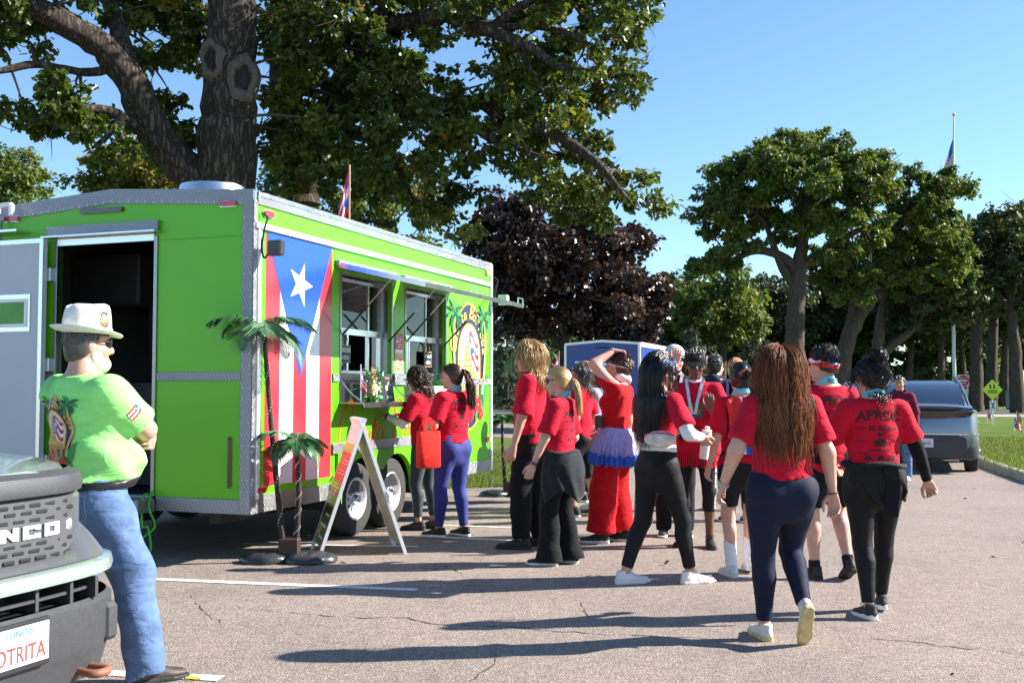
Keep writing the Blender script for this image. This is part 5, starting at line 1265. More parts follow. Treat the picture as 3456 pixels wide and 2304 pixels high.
    if g('undersleeve'):
        us=g('undersleeve'); info['under']=[]
        for i in us.get('which',(0,1)):
            a,e,w=arms[i]; fd2=folds(i+5,.004,kz=60,kx=30)
            pr=arm_tubes(.007,(i,),(0,1),us.get('end',.96)); info['under'].append(grow('long_sleeve',pr,.008,us['mat'],root,k=.02,post=lambda G,D:D+fd2(G,D)*s))
    # --- shoes and socks
    shp=g('shoes')
    if shp:
        for i,(hp,kn,an,Ff,f0) in enumerate(legs):
            o_=an-Ff@np.array([0,0,.085])*s; Q=lambda x,y,z:o_+Ff@np.array([x,y,z])*s; sc=shp.get('size',1.)
            if shp.get('sock'):
                sk=shp['sock']; t_=sk['top']; top=an+(kn-an)*t_; sh0=[(0,.040*s,.043*s),(1,(.036+.02*t_)*s*(1 if t_<.3 else 1.05),(.039+.022*t_)*s*(1 if t_<.3 else 1.05))]
                grow('sock',[Tube(Q(0,0,.06),top,sh0,Ff@np.array([0,1,0]),.003,cut1=.99)],.008,sk['mat'],root)
            up=[Tube(Q(0,-.050*sc,.040),Q(0,.172*sc,.030),[(0,.030*s,.034*s),(.2,.033*s,.042*s),(.45,.037*s,.040*s),(.75,.043*s,.029*s),(1,.034*s,.021*s)],Ff@np.array([0,0,1])),Tube(Q(0,-.022,.05),Q(0,-.030,.105),[(0,.034*s,.044*s),(1,.035*s,.045*s)],Ff@np.array([0,1,0]),cut1=.98),Tube(Q(0,.02,.075),Q(0,.10*sc,.052),[(0,.026*s,.018*s),(1,.020*s,.012*s)],Ff@np.array([0,0,1]))]
            zz=Ff[:,2]
            shoe=grow('shoe',up,.0072,shp['mat'],root,k=.018,post=lambda G,D:np.maximum(D,.020*s-(G-o_)@zz))
            th=shp.get('thick',.032); pl=Tube(Q(0,-.062*sc,.0),Q(0,.190*sc,.0),[(0,.030*s,.2),(.2,.036*s,.2),(.45,.037*s,.2),(.75,.047*s,.2),(1,.034*s,.2)],Ff@np.array([0,0,1]))
            pl.rx=pl.rx; P2=lambda G:(lambda w:np.sqrt((np.maximum(np.abs(w[...,0])-np.interp(np.clip(w[...,2]/pl.L,0,1),pl.t,pl.rx)*.5,0))**2+(np.maximum(np.maximum(-w[...,2],w[...,2]-pl.L),0))**2)-np.interp(np.clip(w[...,2]/pl.L,0,1),pl.t,pl.rx)*.5)((G-pl.A)@pl.F)
            class _S: pass
            sp_=_S(); sp_.lo=np.minimum(pl.A,Q(0,.19*sc,0))-.06; sp_.hi=np.maximum(pl.A,Q(0,.19*sc,0))+.06; sp_.k=None
            class Sole:
                lo=sp_.lo; hi=sp_.hi; k=None
                def __call__(self,G):
                    z=(G-o_)@zz; y=(G-o_)@Ff[:,1]; hgt=th*s*(1.0-.25*np.clip(y/(.19*s),0,1)); low=.010*s*np.clip((y-.12*s)/(.07*s),0,1)**2
                    return np.maximum(P2(G),np.maximum(z-hgt,low-z))
            grow('sole',[Sole()],.0062,shp['sole'],shoe,k=.004)
            if shp.get('laces'):
                lb=MB()
                for j in range(5):
                    y=.028+.016*j; z=.098-.0085*j; lb.tube([Q(-.020,y,z-.006),Q(0,y+.004,z+.002),Q(.020,y,z-.006)],.0032*s,5)
                lb.tube(spline([Q(0,.03,.102),Q(-.028,.035,.108),Q(-.034,.045,.085)],4),.0026*s,5); lb.tube(spline([Q(0,.03,.102),Q(.028,.038,.106),Q(.036,.05,.083)],4),.0026*s,5)
                lb.build('laces',shp['laces'],shoe,smooth=60)
    info.update(root=root,s=s,hs=hs,TP=TP,Rt=Rt,Rh=Rh,HS=HS,hc=hc,nb=nb,arms=arms,legs=legs,st=st,z0=z0,z1=z1,torso=torso,H=H)
    return info
def glut_grow(gl,g): return [Ell(q.c,q.r+g) for q in gl]

# --- hair
CR=np.array([.076,.096,.090]); CC=np.array([0,-.012,.028])
def hairline(y,low=-.095,front=.070): return np.interp(y,[-.11,-.03,.0,.045,.085],[low,low+.03,.005,.055,front])
def hair_cap(I,m,thick=.014,low=-.095,front=.070,name='hair',seed=0,wave=.003):
    hs=I['hs']; Rh=I['Rh']; hc=I['hc']; fd=folds(seed+3,wave,kz=25,kx=80)
    e=Ell(I['HS'](CC),(CR+thick)*hs,Rh); e2=Ell(I['HS']((0,-.03,-.03)),np.array([.070,.070,.075])*hs+thick*hs,Rh)
    def post(G,D):
        w=((G-hc)@Rh)/hs; return np.maximum(D+fd(G,D),(hairline(w[...,1],low,front)-w[...,2])*hs)
    o=grow(name,[e,e2],.0062,m,I['root'],k=.02,post=post)
    a=o.data.attributes.new('tint','FLOAT','POINT'); a.data.foreach_set('value',np.full(len(o.data.vertices),.30,np.float32)); return o
def roots(I,n,rng,low=-.09,front=.068,thick=.016):
    P=[]
    while len(P)<n:
        d=rng.normal(size=(n*2,3)); d/=np.linalg.norm(d,axis=1,keepdims=True); p=CC+d*(CR+thick); ok=(p[:,2]>hairline(p[:,1],low,front))&(p[:,2]>-.07); P+=list(p[ok])
    return np.array(P[:n])
def push_head(p,thick):
    q=(p-CC)/(CR+thick); r=np.linalg.norm(q,axis=1,keepdims=True); return np.where(r<1,CC+q/np.maximum(r,1e-6)*(CR+thick),p)
def hair_long(I,m,n=1300,length=.55,seed=1,rad=.0019,wave=.010,wfreq=16,back=.012,low=-.09,front=.066,spread=0.,steps=26,thick=.018,part=0.,curl=None,tors=.030,tuck=0.,name='hair_strands'):
    """Loose hair: strands slide down over the head, then fall over shoulders and back."""
    n=int(n/RES**1.5); rad=rad*RES**.7; steps=int(steps*.72); rng=np.random.default_rng(seed); hs,Rh,hc=I['hs'],I['Rh'],I['hc']; P=roots(I,n,rng,low,front,thick); off=thick+rng.uniform(-.004,.010,n)[:,None]
    st=I['st']; z_=[q[0] for q in st]; a_=[q[1] for q in st]; b_=[q[2] for q in st]; y_=[q[3] for q in st]; s=I['s']; Rt=I['Rt']; o_=I['TP']((0,0,.93))
    L=length*rng.uniform(.78,1.08,n); step=(L/steps)[:,None]; out=[]; ph=rng.uniform(0,6.28,(n,2)); dw=(hc+P@Rh.T*hs); prev=np.zeros((n,3))
    up=np.array([0,0,1.]); W=dw.copy(); lay=rng.uniform(0,1,n)
    for i in range(steps+1):
        out.append(W.copy())
        q=(W-hc)@Rh/hs
        rel=(q-CC)/(CR+off); nr=rel/np.maximum(np.linalg.norm(rel,axis=1,keepdims=True),1e-6)
        nw=nr@Rh.T; onhead=(np.linalg.norm(rel,axis=1)<1.25)&(q[:,2]>-.06)
        d=np.repeat(-up[None],n,0).copy()
        bk=(Rh@np.array([0,-1,0])); sd=(Rh@np.array([1,0,0]))
        away=np.clip(q[:,1]+.03,0,.1)*9; face=(q[:,1]>.0)&(np.abs(q[:,0]-part)<.095)&(q[:,2]<.085)&onhead; d+=sd*(np.where(q[:,0]>=part,1,-1)*face*2.2)[:,None]
        d+=bk*(away*(onhead)+(.15+tuck*(q[:,1]>-.03))*onhead)[:,None]+sd*(np.sign(q[:,0]-part)*spread*onhead)[:,None]
        t=d-nw*np.sum(d*nw,1,keepdims=True); d=np.where(onhead[:,None],t,d)
        d/=np.maximum(np.linalg.norm(d,axis=1,keepdims=True),1e-6); d=.55*prev+.45*d if i else d; d/=np.maximum(np.linalg.norm(d,axis=1,keepdims=True),1e-6); prev=d
        W=W+d*step
        q=(W-hc)@Rh/hs; q2=push_head(q,off); fc=(q2[:,1]>.015)&(q2[:,2]<.05)&(np.abs(q2[:,0])<.085); q2[:,0]=np.where(fc,np.where(q2[:,0]>=part,1,-1)*.085,q2[:,0]); W=hc+q2@Rh.T*hs
        w=((W-o_)@Rt)/s; z=w[:,2]+.93; a=np.interp(z,z_,a_)+tors+lay*.02; b=np.interp(z,z_,b_)+tors+lay*.025; yo=np.interp(z,z_,y_)
        rx=w[:,0]/a; ry=(w[:,1]-yo)/b; rr=np.sqrt(rx*rx+ry*ry); ins=(rr<1)&(z<1.47)
        sc=np.where(ins,1/np.maximum(rr,.05),1); w[:,0]=np.where(ins,w[:,0]*np.minimum(sc,1.6),w[:,0]); w[:,1]=np.where(ins,yo-np.sqrt(np.maximum(1-(w[:,0]/a)**2,0.02))*b,w[:,1])
        W=o_+(w@Rt.T)*s
    A=np.stack(out,1); t=np.linspace(0,1,steps+1)[None,:,None]; amp=wave*np.clip(t*2.2-.3,0,1)
    X=(Rt@np.array([1,0,0]))[None,None]; Y=(Rt@np.array([0,-1,0]))[None,None]
    A=A+amp*(np.sin(t*wfreq+ph[:,0][:,None,None])*X+.6*np.cos(t*wfreq*.9+ph[:,1][:,None,None])*Y)
    return strands_mesh(name,A,rad*I['hs'],m,I['root'],rng)
def hair_pulled(I,m,tie,n=420,tail=.3,seed=2,rad=.0026,thick=.014,low=-.09,front=.068,taildir=(0,-.3,-1),fan=.03,wave=.008,bun=None,tail_n=260,tors=.03,name='hair_strands'):
    """Hair drawn back to a tie point; then a ponytail or a bun."""
    n=int(n/RES**1.5); tail_n=int(tail_n/RES); rad=rad*RES**.7; rng=np.random.default_rng(seed); hs,Rh,hc=I['hs'],I['Rh'],I['hc']; P=roots(I,n,rng,low,front,thick); T=np.array(tie,float); k=9; A=[]
    for j in range(k):
        t=j/(k-1); q=P*(1-t)+T*t; u=(q-CC)/CR; r=np.linalg.norm(u,axis=1,keepdims=True); base=1+thick/.088; q=CC+(u/r)*CR*(base+.10*t*t) if True else q
        if j==k-1: q=T+rng.normal(0,.008,(n,3))
        A.append(hc+q@Rh.T*hs)
    strands_mesh(name,np.stack(A,1),rad*hs,m,I['root'],rng)
    Tw=hc+Rh@T*hs
    if tail:
        n2=tail_n; W=Tw+rng.normal(0,.009,(n2,3)); out=[W.copy()]; steps=16; L=tail*rng.uniform(.75,1.05,n2); td=unit(Rh@np.array(taildir,float)); vel=np.repeat(td[None],n2,0)+rng.normal(0,fan*4,(n2,3))
        st=I['st']; z_=[q[0] for q in st]; a_=[q[1] for q in st]; b_=[q[2] for q in st]; y_=[q[3] for q in st]; s=I['s']; Rt=I['Rt']; o_=I['TP']((0,0,.93)); ph=rng.uniform(0,6.28,n2); lay=rng.uniform(0,1,n2)
        for i in range(steps):
            vel=vel*.80+np.array([0,0,-.28]); vn=vel/np.linalg.norm(vel,axis=1,keepdims=True); W=W+vn*(L/steps)[:,None]; q=(W-hc)@Rh/hs; W=hc+push_head(q,thick+.01)@Rh.T*hs
            w=((W-o_)@Rt)/s; z=w[:,2]+.93; a=np.interp(z,z_,a_)+tors+lay*.03; b=np.interp(z,z_,b_)+tors+lay*.03; yo=np.interp(z,z_,y_); rr=np.sqrt((w[:,0]/a)**2+((w[:,1]-yo)/b)**2); ins=(rr<1)&(z<1.47)
            w[:,1]=np.where(ins,yo-np.sqrt(np.maximum(1-np.minimum((w[:,0]/a)**2,.9),0.02))*b,w[:,1]); W=o_+(w@Rt.T)*s; out.append(W.copy())
        A=np.stack(out,1); t=np.linspace(0,1,steps+1)[None,:,None]; A=A+wave*np.clip(t*2,0,1)*np.sin(t*14+ph[:,None,None])*(Rt@np.array([1,.3,0]))[None,None]
        strands_mesh('ponytail',A,rad*hs*1.1,m,I['root'],rng)
    if bun:
        c=np.array(bun[0],float); r=bun[1]; n3=240; A=[]; k=14
        g=Ell(hc+Rh@c*hs,np.array([r,r,r*.95])*hs*.9,Rh); o=grow('bun',[g],.007,m,I['root'],post=lambda G,D:D+.004*np.sin(G[...,0]*120)*np.sin(G[...,2]*110)); at=o.data.attributes.new('tint','FLOAT','POINT'); at.data.foreach_set('value',np.full(len(o.data.vertices),.25,np.float32))
        ax=rng.normal(size=(n3,3)); ax/=np.linalg.norm(ax,axis=1,keepdims=True); u=np.cross(ax,rng.normal(size=(n3,3))); u/=np.linalg.norm(u,axis=1,keepdims=True); v=np.cross(ax,u); rr=r*rng.uniform(.85,1.22,n3)[:,None]
        for j in range(k):
            a=j/(k-1)*rng.uniform(1.5,3.6,n3)[:,None]; A.append(hc+(c+(u*np.cos(a)+v*np.sin(a))*rr*np.array([1,1,.95]))@Rh.T*hs)
        strands_mesh('bun_strands',np.stack(A,1),rad*hs*1.2,m,I['root'],rng)
def hair_short(I,m,n=700,length=.045,seed=3,rad=.0022,low=-.075,front=.07,lift=.35,thick=.012,flow=(0,-1,.2),curl=0.,name='hair_strands'):
    n=int(n/RES**1.5); rad=rad*RES**.7; rng=np.random.default_rng(seed); hs,Rh,hc=I['hs'],I['Rh'],I['hc']; P=roots(I,n,rng,low,front,thick); k=5; A=[]; nr=(P-CC)/CR; nr/=np.linalg.norm(nr,axis=1,keepdims=True)
    f=np.array(flow,float)+rng.normal(0,.35,(n,3)); t=f-nr*np.sum(f*nr,1,keepdims=True); t/=np.maximum(np.linalg.norm(t,axis=1,keepdims=True),1e-6); d=t+nr*lift*rng.uniform(.3,1.5,(n,1)); L=length*rng.uniform(.6,1.2,(n,1)); ph=rng.uniform(0,6.28,(n,1)); b=np.cross(nr,t)
    lf=np.clip((P[:,2:3]+.05)/.10,.25,1); q=P.copy()
    for j in range(k):
        u=j/(k-1); q=P+d*L*u*lf-nr*L*u*u*lift*.7*lf+(curl*np.sin(u*9+ph)*b+curl*np.cos(u*9+ph)*nr)*(1 if curl else 0); A.append(hc+push_head(q,thick*.6)@Rh.T*hs)
    return strands_mesh(name,np.stack(A,1),rad*hs,m,I['root'],rng)

# --- things worn on the head and body
def sunglasses(I,m_lens,m_frame,big=1.0,name='sunglasses'):
    q=MB(); Q=lambda x,y,z:I['HS']((x,y,z))
    for sg in (-1,1):
        c=sg*.034; pts=[]
        for i in range(18):
            a=2*math.pi*i/18; pts.append((c+.027*big*math.copysign(abs(math.cos(a))**.7,math.cos(a)),.010+.021*big*math.copysign(abs(math.sin(a))**.7,math.sin(a))))
        fr=lambda x,z,h:Q(x,.104+h-.012*(abs(x)/.06)**2*2.2,z); q.prism([(c+(x-c)*1.16,.010+(z-.010)*1.18) for x,z in pts],-.004,.0015,fr,1); q.prism(pts,.0016,.004,fr,0)
        q.tube([Q(sg*.062,.088,.014),Q(sg*.074,.055,.016),Q(sg*.080,.0,.012),Q(sg*.079,-.02,.0)],.0035*I['hs'],6,1)
    q.tube([Q(-.010,.107,.014),Q(0,.110,.018),Q(.010,.107,.014)],.004*I['hs'],6,1)
    return q.build(name,[m_lens,m_frame],I['root'],fixn=True)
def head_band(I,m,name='headband',z0=.030,z1=.075,tilt=.25,thick=.020,th=.004):
    """Band around the head between two tilted planes."""
    hs,Rh,hc=I['hs'],I['Rh'],I['hc']; e=Ell(I['HS'](CC),(CR+thick)*hs,Rh)
    def post(G,D):
        w=((G-hc)@Rh)/hs; z=w[...,2]-tilt*(w[...,1]); return np.maximum(D,np.maximum(z0-z,z-z1)*hs)
    return grow(name,[e],.0055,m,I['root'],post=post,it=0)
def baseball_cap(I,m,m2=None,brim=1,name='cap',yawdeg=0,pitch=0):
    hs,Rh,hc=I['hs'],I['Rh']@rot('z',yawdeg)@rot('x',pitch),I['hc']; HS=lambda q:hc+Rh@np.asarray(q,float)*hs
    e=Ell(HS(CC+np.array([0,.002,.012])),(CR+np.array([.027,.027,.024]))*hs,Rh)
    def post(G,D):
        w=((G-hc)@Rh)/hs; z=w[...,2]-.12*w[...,1]; return np.maximum(D,(.032-z)*hs)
    c=grow(name,[e],.0062,m,I['root'],post=post)
    if brim:
        q=MB(); n=14; vs=[]
        for r_ in (0,1):
            for lay in (0,1):
                for i in range(n):
                    a=math.pi*i/(n-1); x=.090*math.cos(a)*(1-.05*r_); y=.058+(.012 if r_==0 else .098)*math.sin(a)*(1 if r_ else 1); vs.append(HS((x,y,.040+.004*lay-.012*r_*math.sin(a)-.016*(math.cos(a))**2)))
        f=[]
        for i in range(n-1):
            f+=[(i,i+1,2*n+i+1,2*n+i),(n+i,3*n+i,3*n+i+1,n+i+1),(2*n+i,2*n+i+1,3*n+i+1,3*n+i)]
        q.add(vs,f); q.build('brim',m2 or m,c,fixn=True,smooth=60)
    q=MB(); q.lathe([(.008,0),(.007,.004),(.001,.006)],10,M=Matrix.Translation(HS(CC+np.array([0,.002,.012+.106])))@Matrix(Rh.tolist()).to_4x4()); q.build('cap_button',m2 or m,c)
    return c
def decal(I,target,name,shapes,fr0,mats,off=.004,maxe=.022,lay=.0006):
    """shapes: (material index, [(x, z)...], layer, faces or None) pressed onto the cloth along the frame fr0 = (origin, X, Z, dir)."""
    o0,X,Z,Dn=[np.asarray(q,float) for q in fr0]; me=target.data
    bv=BVHTree.FromPolygons([v.co.copy() for v in me.vertices],[tuple(p.vertices) for p in me.polygons])
    mb=MB()
    for mi,pts,ly,fs in shapes:
        bm=bmesh.new(); vs=[bm.verts.new((x,z,0)) for x,z in pts]
        try:
            if fs is None: bm.faces.new(vs)
            else:
                for f in fs:
                    try: bm.faces.new([vs[i] for i in f])
                    except ValueError: pass
        except ValueError: bm.free(); continue
        bmesh.ops.triangulate(bm,faces=bm.faces)
        for _ in range(5):
            e=[q for q in bm.edges if q.calc_length()>maxe]
            if not e: break
            bmesh.ops.subdivide_edges(bm,edges=e,cuts=1); bmesh.ops.triangulate(bm,faces=[f for f in bm.faces if len(f.verts)>3])
        bm.verts.index_update(); cs=[];ok=[]
        for v in bm.verts:
            p=o0+X*v.co.x+Z*v.co.y; hit=bv.ray_cast(Vector(p-Dn*.45),Vector(Dn),.9)
            if hit[0] is None: cs.append(tuple(p)); ok.append(False)
            else: cs.append(tuple(hit[0]+hit[1].normalized()*(off+ly*lay) if hit[1].dot(Vector(Dn))<0 else hit[0]-hit[1].normalized()*(off+ly*lay))); ok.append(True)
        mb.add(cs,[tuple(v.index for v in f.verts) for f in bm.faces if all(ok[v.index] for v in f.verts)],mi); bm.free()
    if mb.f: return mb.build(name,mats,target)
def ribbon(name,pts,w,m,parent,nrm=None,th=.0015,twist=None):
    """Flat strip along pts with face normals nrm (one vector or a list)."""
    P=[np.asarray(p,float) for p in pts]; k=len(P); q=MB(); vs=[]
    for i in range(k):
        t=unit(P[min(i+1,k-1)]-P[max(i-1,0)]); n=np.asarray(nrm[i] if isinstance(nrm,list) else nrm,float); sd=unit(np.cross(t,n)); n=unit(np.cross(sd,t))
        for a,b in ((-1,-1),(1,-1),(1,1),(-1,1)): vs.append(P[i]+sd*w/2*a+n*th*b)
    fs=[(4*i+a,4*i+(a+1)%4,4*i+4+(a+1)%4,4*i+4+a) for i in range(k-1) for a in range(4)]+[(0,3,2,1),(4*k-4,4*k-3,4*k-2,4*k-1)]
    q.add(vs,fs); return q.build(name,m,parent,fixn=True,smooth=40)

# ---------------------------------------------------------------- the people
for n_,c_ in (('skin_fair',(0.60,0.35,0.26)),('skin_pink',(0.62,0.33,0.25)),('skin_tan',(0.47,0.26,0.175)),('skin_olive',(0.50,0.29,0.20)),('skin_brown',(0.155,0.072,0.043))): skin_mat(n_,c_)
CL=cloth_mat
RED=CL('red_tee',(0.50,0.004,0.024),.88,.75,15); RED2=CL('crimson_cloth',(0.46,0.003,0.008),.85,.6,15); NEON=CL('neon_green_tee',(0.31,0.80,0.22),.88,.7,14); DENIM=CL('denim',(0.100,0.165,0.310),.85,.8,16,.05,.15,var=.24)
BLKL=CL('black_leggings',(0.0065,0.0065,0.008),.66,.15,30,.0,.25); BLKC=CL('black_cloth',(0.007,0.007,0.009),.9,.35,26,.05,.2); NAVYL=CL('navy_leggings',(0.008,0.013,0.034),.72,.15,30,.0,.2); BLUEL=CL('blue_leggings',(0.036,0.046,0.22),.7,.15,30,.05,.25)
SLATE=CL('slate_leggings',(0.030,0.045,0.055),.6,.2,60,.15,.35,var=.4); CHAR=CL('charcoal_jacket',(0.014,0.017,0.022),.85,.4,26,.1); WHT=CL('white_cloth',(0.75,0.75,0.76),.85,.3); NAVYH=CL('navy_hoodie',(0.016,0.022,0.042),.9,.4); MAROON=CL('maroon_hoodie',(0.13,0.010,0.030),.9,.4); LAV=CL('lavender_top',(0.42,0.36,0.58),.85,.3)
WSOCK=CL('white_sock',(0.78,0.78,0.79),.9,.3,60); BSOCK=CL('black_sock',(0.015,0.015,0.017),.9,.3,60); FLW=CL('flag_cloth_white',(0.78,0.78,0.82),.8,.2); FLB=CL('flag_cloth_blue',(0.03,0.12,0.50),.8,.2); FLR=CL('flag_cloth_red',(0.62,0.03,0.025),.8,.2)
SBLK=mat('black_shoe',(0.016,0.016,0.018),.65,var=.2,scale=40,bump=.3,bscale=120); SWHT=mat('white_shoe',(0.72,0.71,0.70),.6,var=.08,scale=30,bump=.3,bscale=90); SOLEW=mat('white_sole',(0.74,0.73,0.70),.55,var=.06,scale=20); SOLEB=mat('black_sole',(0.02,0.02,0.02),.7,var=.1); CREAMS=mat('cream_shoe',(0.70,0.62,0.53),.6,var=.08,scale=30,bump=.3,bscale=90); SOLEY=mat('yellow_tan_sole',(0.52,0.44,0.20),.55,var=.35,scale=16)
PRINT=mat('shirt_print',(0.030,0.006,0.010),.8,var=.15,scale=60); LENS=mat('dark_lens',(0.010,0.009,0.010),.18,spec=.35,var=0); FRAME=mat('dark_frame',(0.02,0.016,0.014),.3,var=0); MIRROR=mat('green_mirror_lens',(0.16,0.42,0.10),.08,metal=.9,var=.2,scale=30); LIPS=mat('lips',(0.36,0.10,0.09),.4,var=.05); LIPB=mat('brown_lips',(0.13,0.045,0.035),.4,var=.05)
AQUA=mat('aqua_ribbon',(0.10,0.52,0.62),.6,var=.08,scale=30); LWHITE=mat('lilac_white_ribbon',(0.60,0.60,0.78),.6,var=.2,scale=50); LPURP=mat('purple_ribbon',(0.22,0.16,0.40),.6,var=.15,scale=40); BEARDM=hair_mat('grey_beard',(0.55,0.52,0.46),(0.85,0.83,0.78),.6); STITCH=mat('stitch',(0.20,0.28,0.42),.8,var=.2,scale=90)
H_RED=hair_mat('hair_auburn_long',(0.060,0.018,0.007),(0.36,0.125,0.045),.5,.35); H_BLOND=hair_mat('hair_blond',(0.30,0.17,0.055),(0.72,0.50,0.22),.42); H_SBL=hair_mat('hair_strawberry',(0.28,0.12,0.035),(0.60,0.32,0.12),.42); H_BLK=hair_mat('hair_black',(0.004,0.004,0.005),(0.020,0.018,0.020),.30); H_BRN=hair_mat('hair_brown',(0.018,0.009,0.006),(0.11,0.055,0.032),.36); H_GREY=hair_mat('hair_dark_grey',(0.025,0.022,0.020),(0.20,0.18,0.16),.42); H_AUB=hair_mat('hair_dark_auburn',(0.028,0.010,0.006),(0.12,0.045,0.025),.38)

def face_bits(I,lips=LIPS,brow=H_BLK,eyes=True):
    q=MB(); Q=I['HS']
    q.tube([Q((-.021,.088,-.063)),Q((-.010,.096,-.060)),Q((0,.098,-.0615)),Q((.010,.096,-.060)),Q((.021,.088,-.063))],[.0015,.004,.0035,.004,.0015],6); q.tube([Q((-.019,.088,-.067)),Q((0,.0965,-.071)),Q((.019,.088,-.067))],[.0015,.005,.0015],6)
    q.build('lips',lips,I['root'],smooth=60)
    for sg in (-1,1):
        b=MB(); b.tube([Q((sg*.014,.096,.036)),Q((sg*.034,.094,.041)),Q((sg*.052,.080,.036))],[.003,.0036,.0015],5); b.build('eyebrow',BLACK,I['root'])
        if eyes:
            e=MB(); e.lathe([(.0001,-.011),(.006,-.009),(.010,-.004),(.011,0),(.010,.004),(.006,.009),(.0001,.011)],10,M=Matrix.Translation(Q((sg*.031,.081,.012)))); e.build('eye',mat('eye_dark',(0.10,0.07,0.06),.1,coat=1,var=.3),I['root'],smooth=60)
def neck_ribbon(I,m,w=.030,name='lanyard',text=None):
    s=I['s']; P=[];Nn=[]
    for i in range(15):
        a=R(200+140*i/14); d=np.array([math.cos(a),math.sin(a),0]); P.append(I['TP'](np.array([0,-.012,1.478])+d*np.array([.078,.076,0])+np.array([0,0,-.028*(1-abs(i-7)/7.)*-1-.018]))); Nn.append(I['Rt']@d)
    o=ribbon(name,P,w*s,m,I['root'],Nn)
    if text:
        sh=[]; vs,fs=text_geo(text,.030*s,bold=.02); sh.append((0,vs,0,fs)); o0=I['TP']((0,-.10,1.476))
        decal(I,o,'lettering',sh,(o0-np.array([0,0,.006]),I['Rt']@np.array([1,0,0]),I['Rt']@np.array([0,-.15,1]),I['Rt']@np.array([0,1,0])),[mat('navy_letter',(0.02,0.03,0.12),.7,var=0)],off=.0015)
    return o
def lanyard_front(I,m,top=None,zb=1.14,medal=True,w=.026,mm=None):
    t=I['top'].data; bv=BVHTree.FromPolygons([v.co.copy() for v in t.vertices],[tuple(p.vertices) for p in t.polygons]); y=I['Rt']@np.array([0,1,0])
    for sg in (-1,1):
        P=[];Nn=[]
        for i in range(9):
            u=i/8; p=I['TP']((sg*(.075*(1-u)+.012*u),.3,1.47*(1-u)+zb*u)); h=bv.ray_cast(Vector(p),Vector(-y),.6)
            P.append(np.array(h[0])+y*.006 if h[0] is not None else I['TP']((sg*.075*(1-u),.05,1.47*(1-u)+zb*u))); Nn.append(np.array(y))
        ribbon('lanyard',P,w*I['s'],m,I['root'],Nn); end=P[-1]
    if medal:
        q=MB(); F=frame_to(y,(0,0,1)); c=end+y*.006
        q.lathe([(.034,0),(.034,.004),(.028,.006),(.001,.006)],18,M=Matrix.Translation(Vector(c)-Vector((0,0,.045)))@Matrix(F.tolist()).to_4x4()); q.build('medal',mm or FLB,I['root'],smooth=40)
def back_print(I,scale=1.0,zc=1.30):
    s=I['s']; sh=[]; S=lambda v,k=1:[(x*s*scale,y*s*scale) for x,y in v]
    vs,fs=text_geo('APRCC',.082,bold=.035,space=1.05); vs=[(x,y+.018*(1-(x/.14)**2)) for x,y in vs]; sh.append((0,S(vs),0,fs))
    vs,fs=text_geo('5K RUN',.040,bold=.03); sh.append((0,S([(x,y-.052) for x,y in vs]),0,fs))
    bar=lambda x0,x1,z0,z1:sh.append((0,S([(x0,z0),(x1,z0),(x1,z1),(x0,z1)]),0,None))
    for sg in (-1,1): bar(*sorted((sg*.085,sg*.13)),-.046,-.042); bar(*sorted((sg*.085,sg*.13)),-.036,-.032)
    sh.append((0,S([(-.02,-.085),(-.008,-.062),(.006,-.070),(.022,-.064),(.016,-.082),(.004,-.088)]),0,None))
    sh.append((0,S([(-.034,-.150),(-.036,-.112),(-.012,-.108),(-.010,-.100),(.030,-.104),(.036,-.128),(.028,-.152),(.004,-.146)]),0,None))
    rr=random.Random(4)
    for x0,x1,z0,z1 in ((-.135,-.085,-.120,-.112),(.078,.135,-.122,-.110),(-.062,.062,-.176,-.166),(-.13,-.075,-.192,-.185),(.075,.125,-.190,-.183)):
        x=x0
        while x<x1-.003: w=rr.uniform(.003,.008); bar(x,min(x+w,x1),z0+(0 if rr.random()<.8 else .003),z1); x+=w+.0025
    for x in (-.075,.0,.075): sh.append((0,S([(x-.018,-.235),(x-.022,-.215),(x-.010,-.202),(x+.008,-.204),(x+.020,-.216),(x+.014,-.234),(x,-.224)]),0,None))
    y=I['Rt']@np.array([0,1,0]); decal(I,I['top'],'shirt_print',sh,(I['TP']((0,0,zc)),I['Rt']@np.array([1,0,0]),I['Rt']@np.array([0,0,1]),y),[PRINT],off=.0028,maxe=.03)['kind']='stuff'
def wrist_band(I,i,m,w=.02,r=.031,name='wristband',t=.94,face=None):
    a,e,wr=I['arms'][i]; c=e+(wr-e)*t; F=frame_to(wr-e,(0,1,0)); q=MB(); M_=Matrix.Translation(Vector(c))@Matrix(F.tolist()).to_4x4(); s=I['s']
    q.lathe([(r*s,-w/2),(r*s*1.10,-w/2),(r*s*1.10,w/2),(r*s,w/2)],18,M=M_)
    if face: q.box(-.014,.014,-r*s*1.28,-r*s,-.018,.018,1,M=M_)
    return q.build(name,[m,face or m],I['root'],smooth=40)
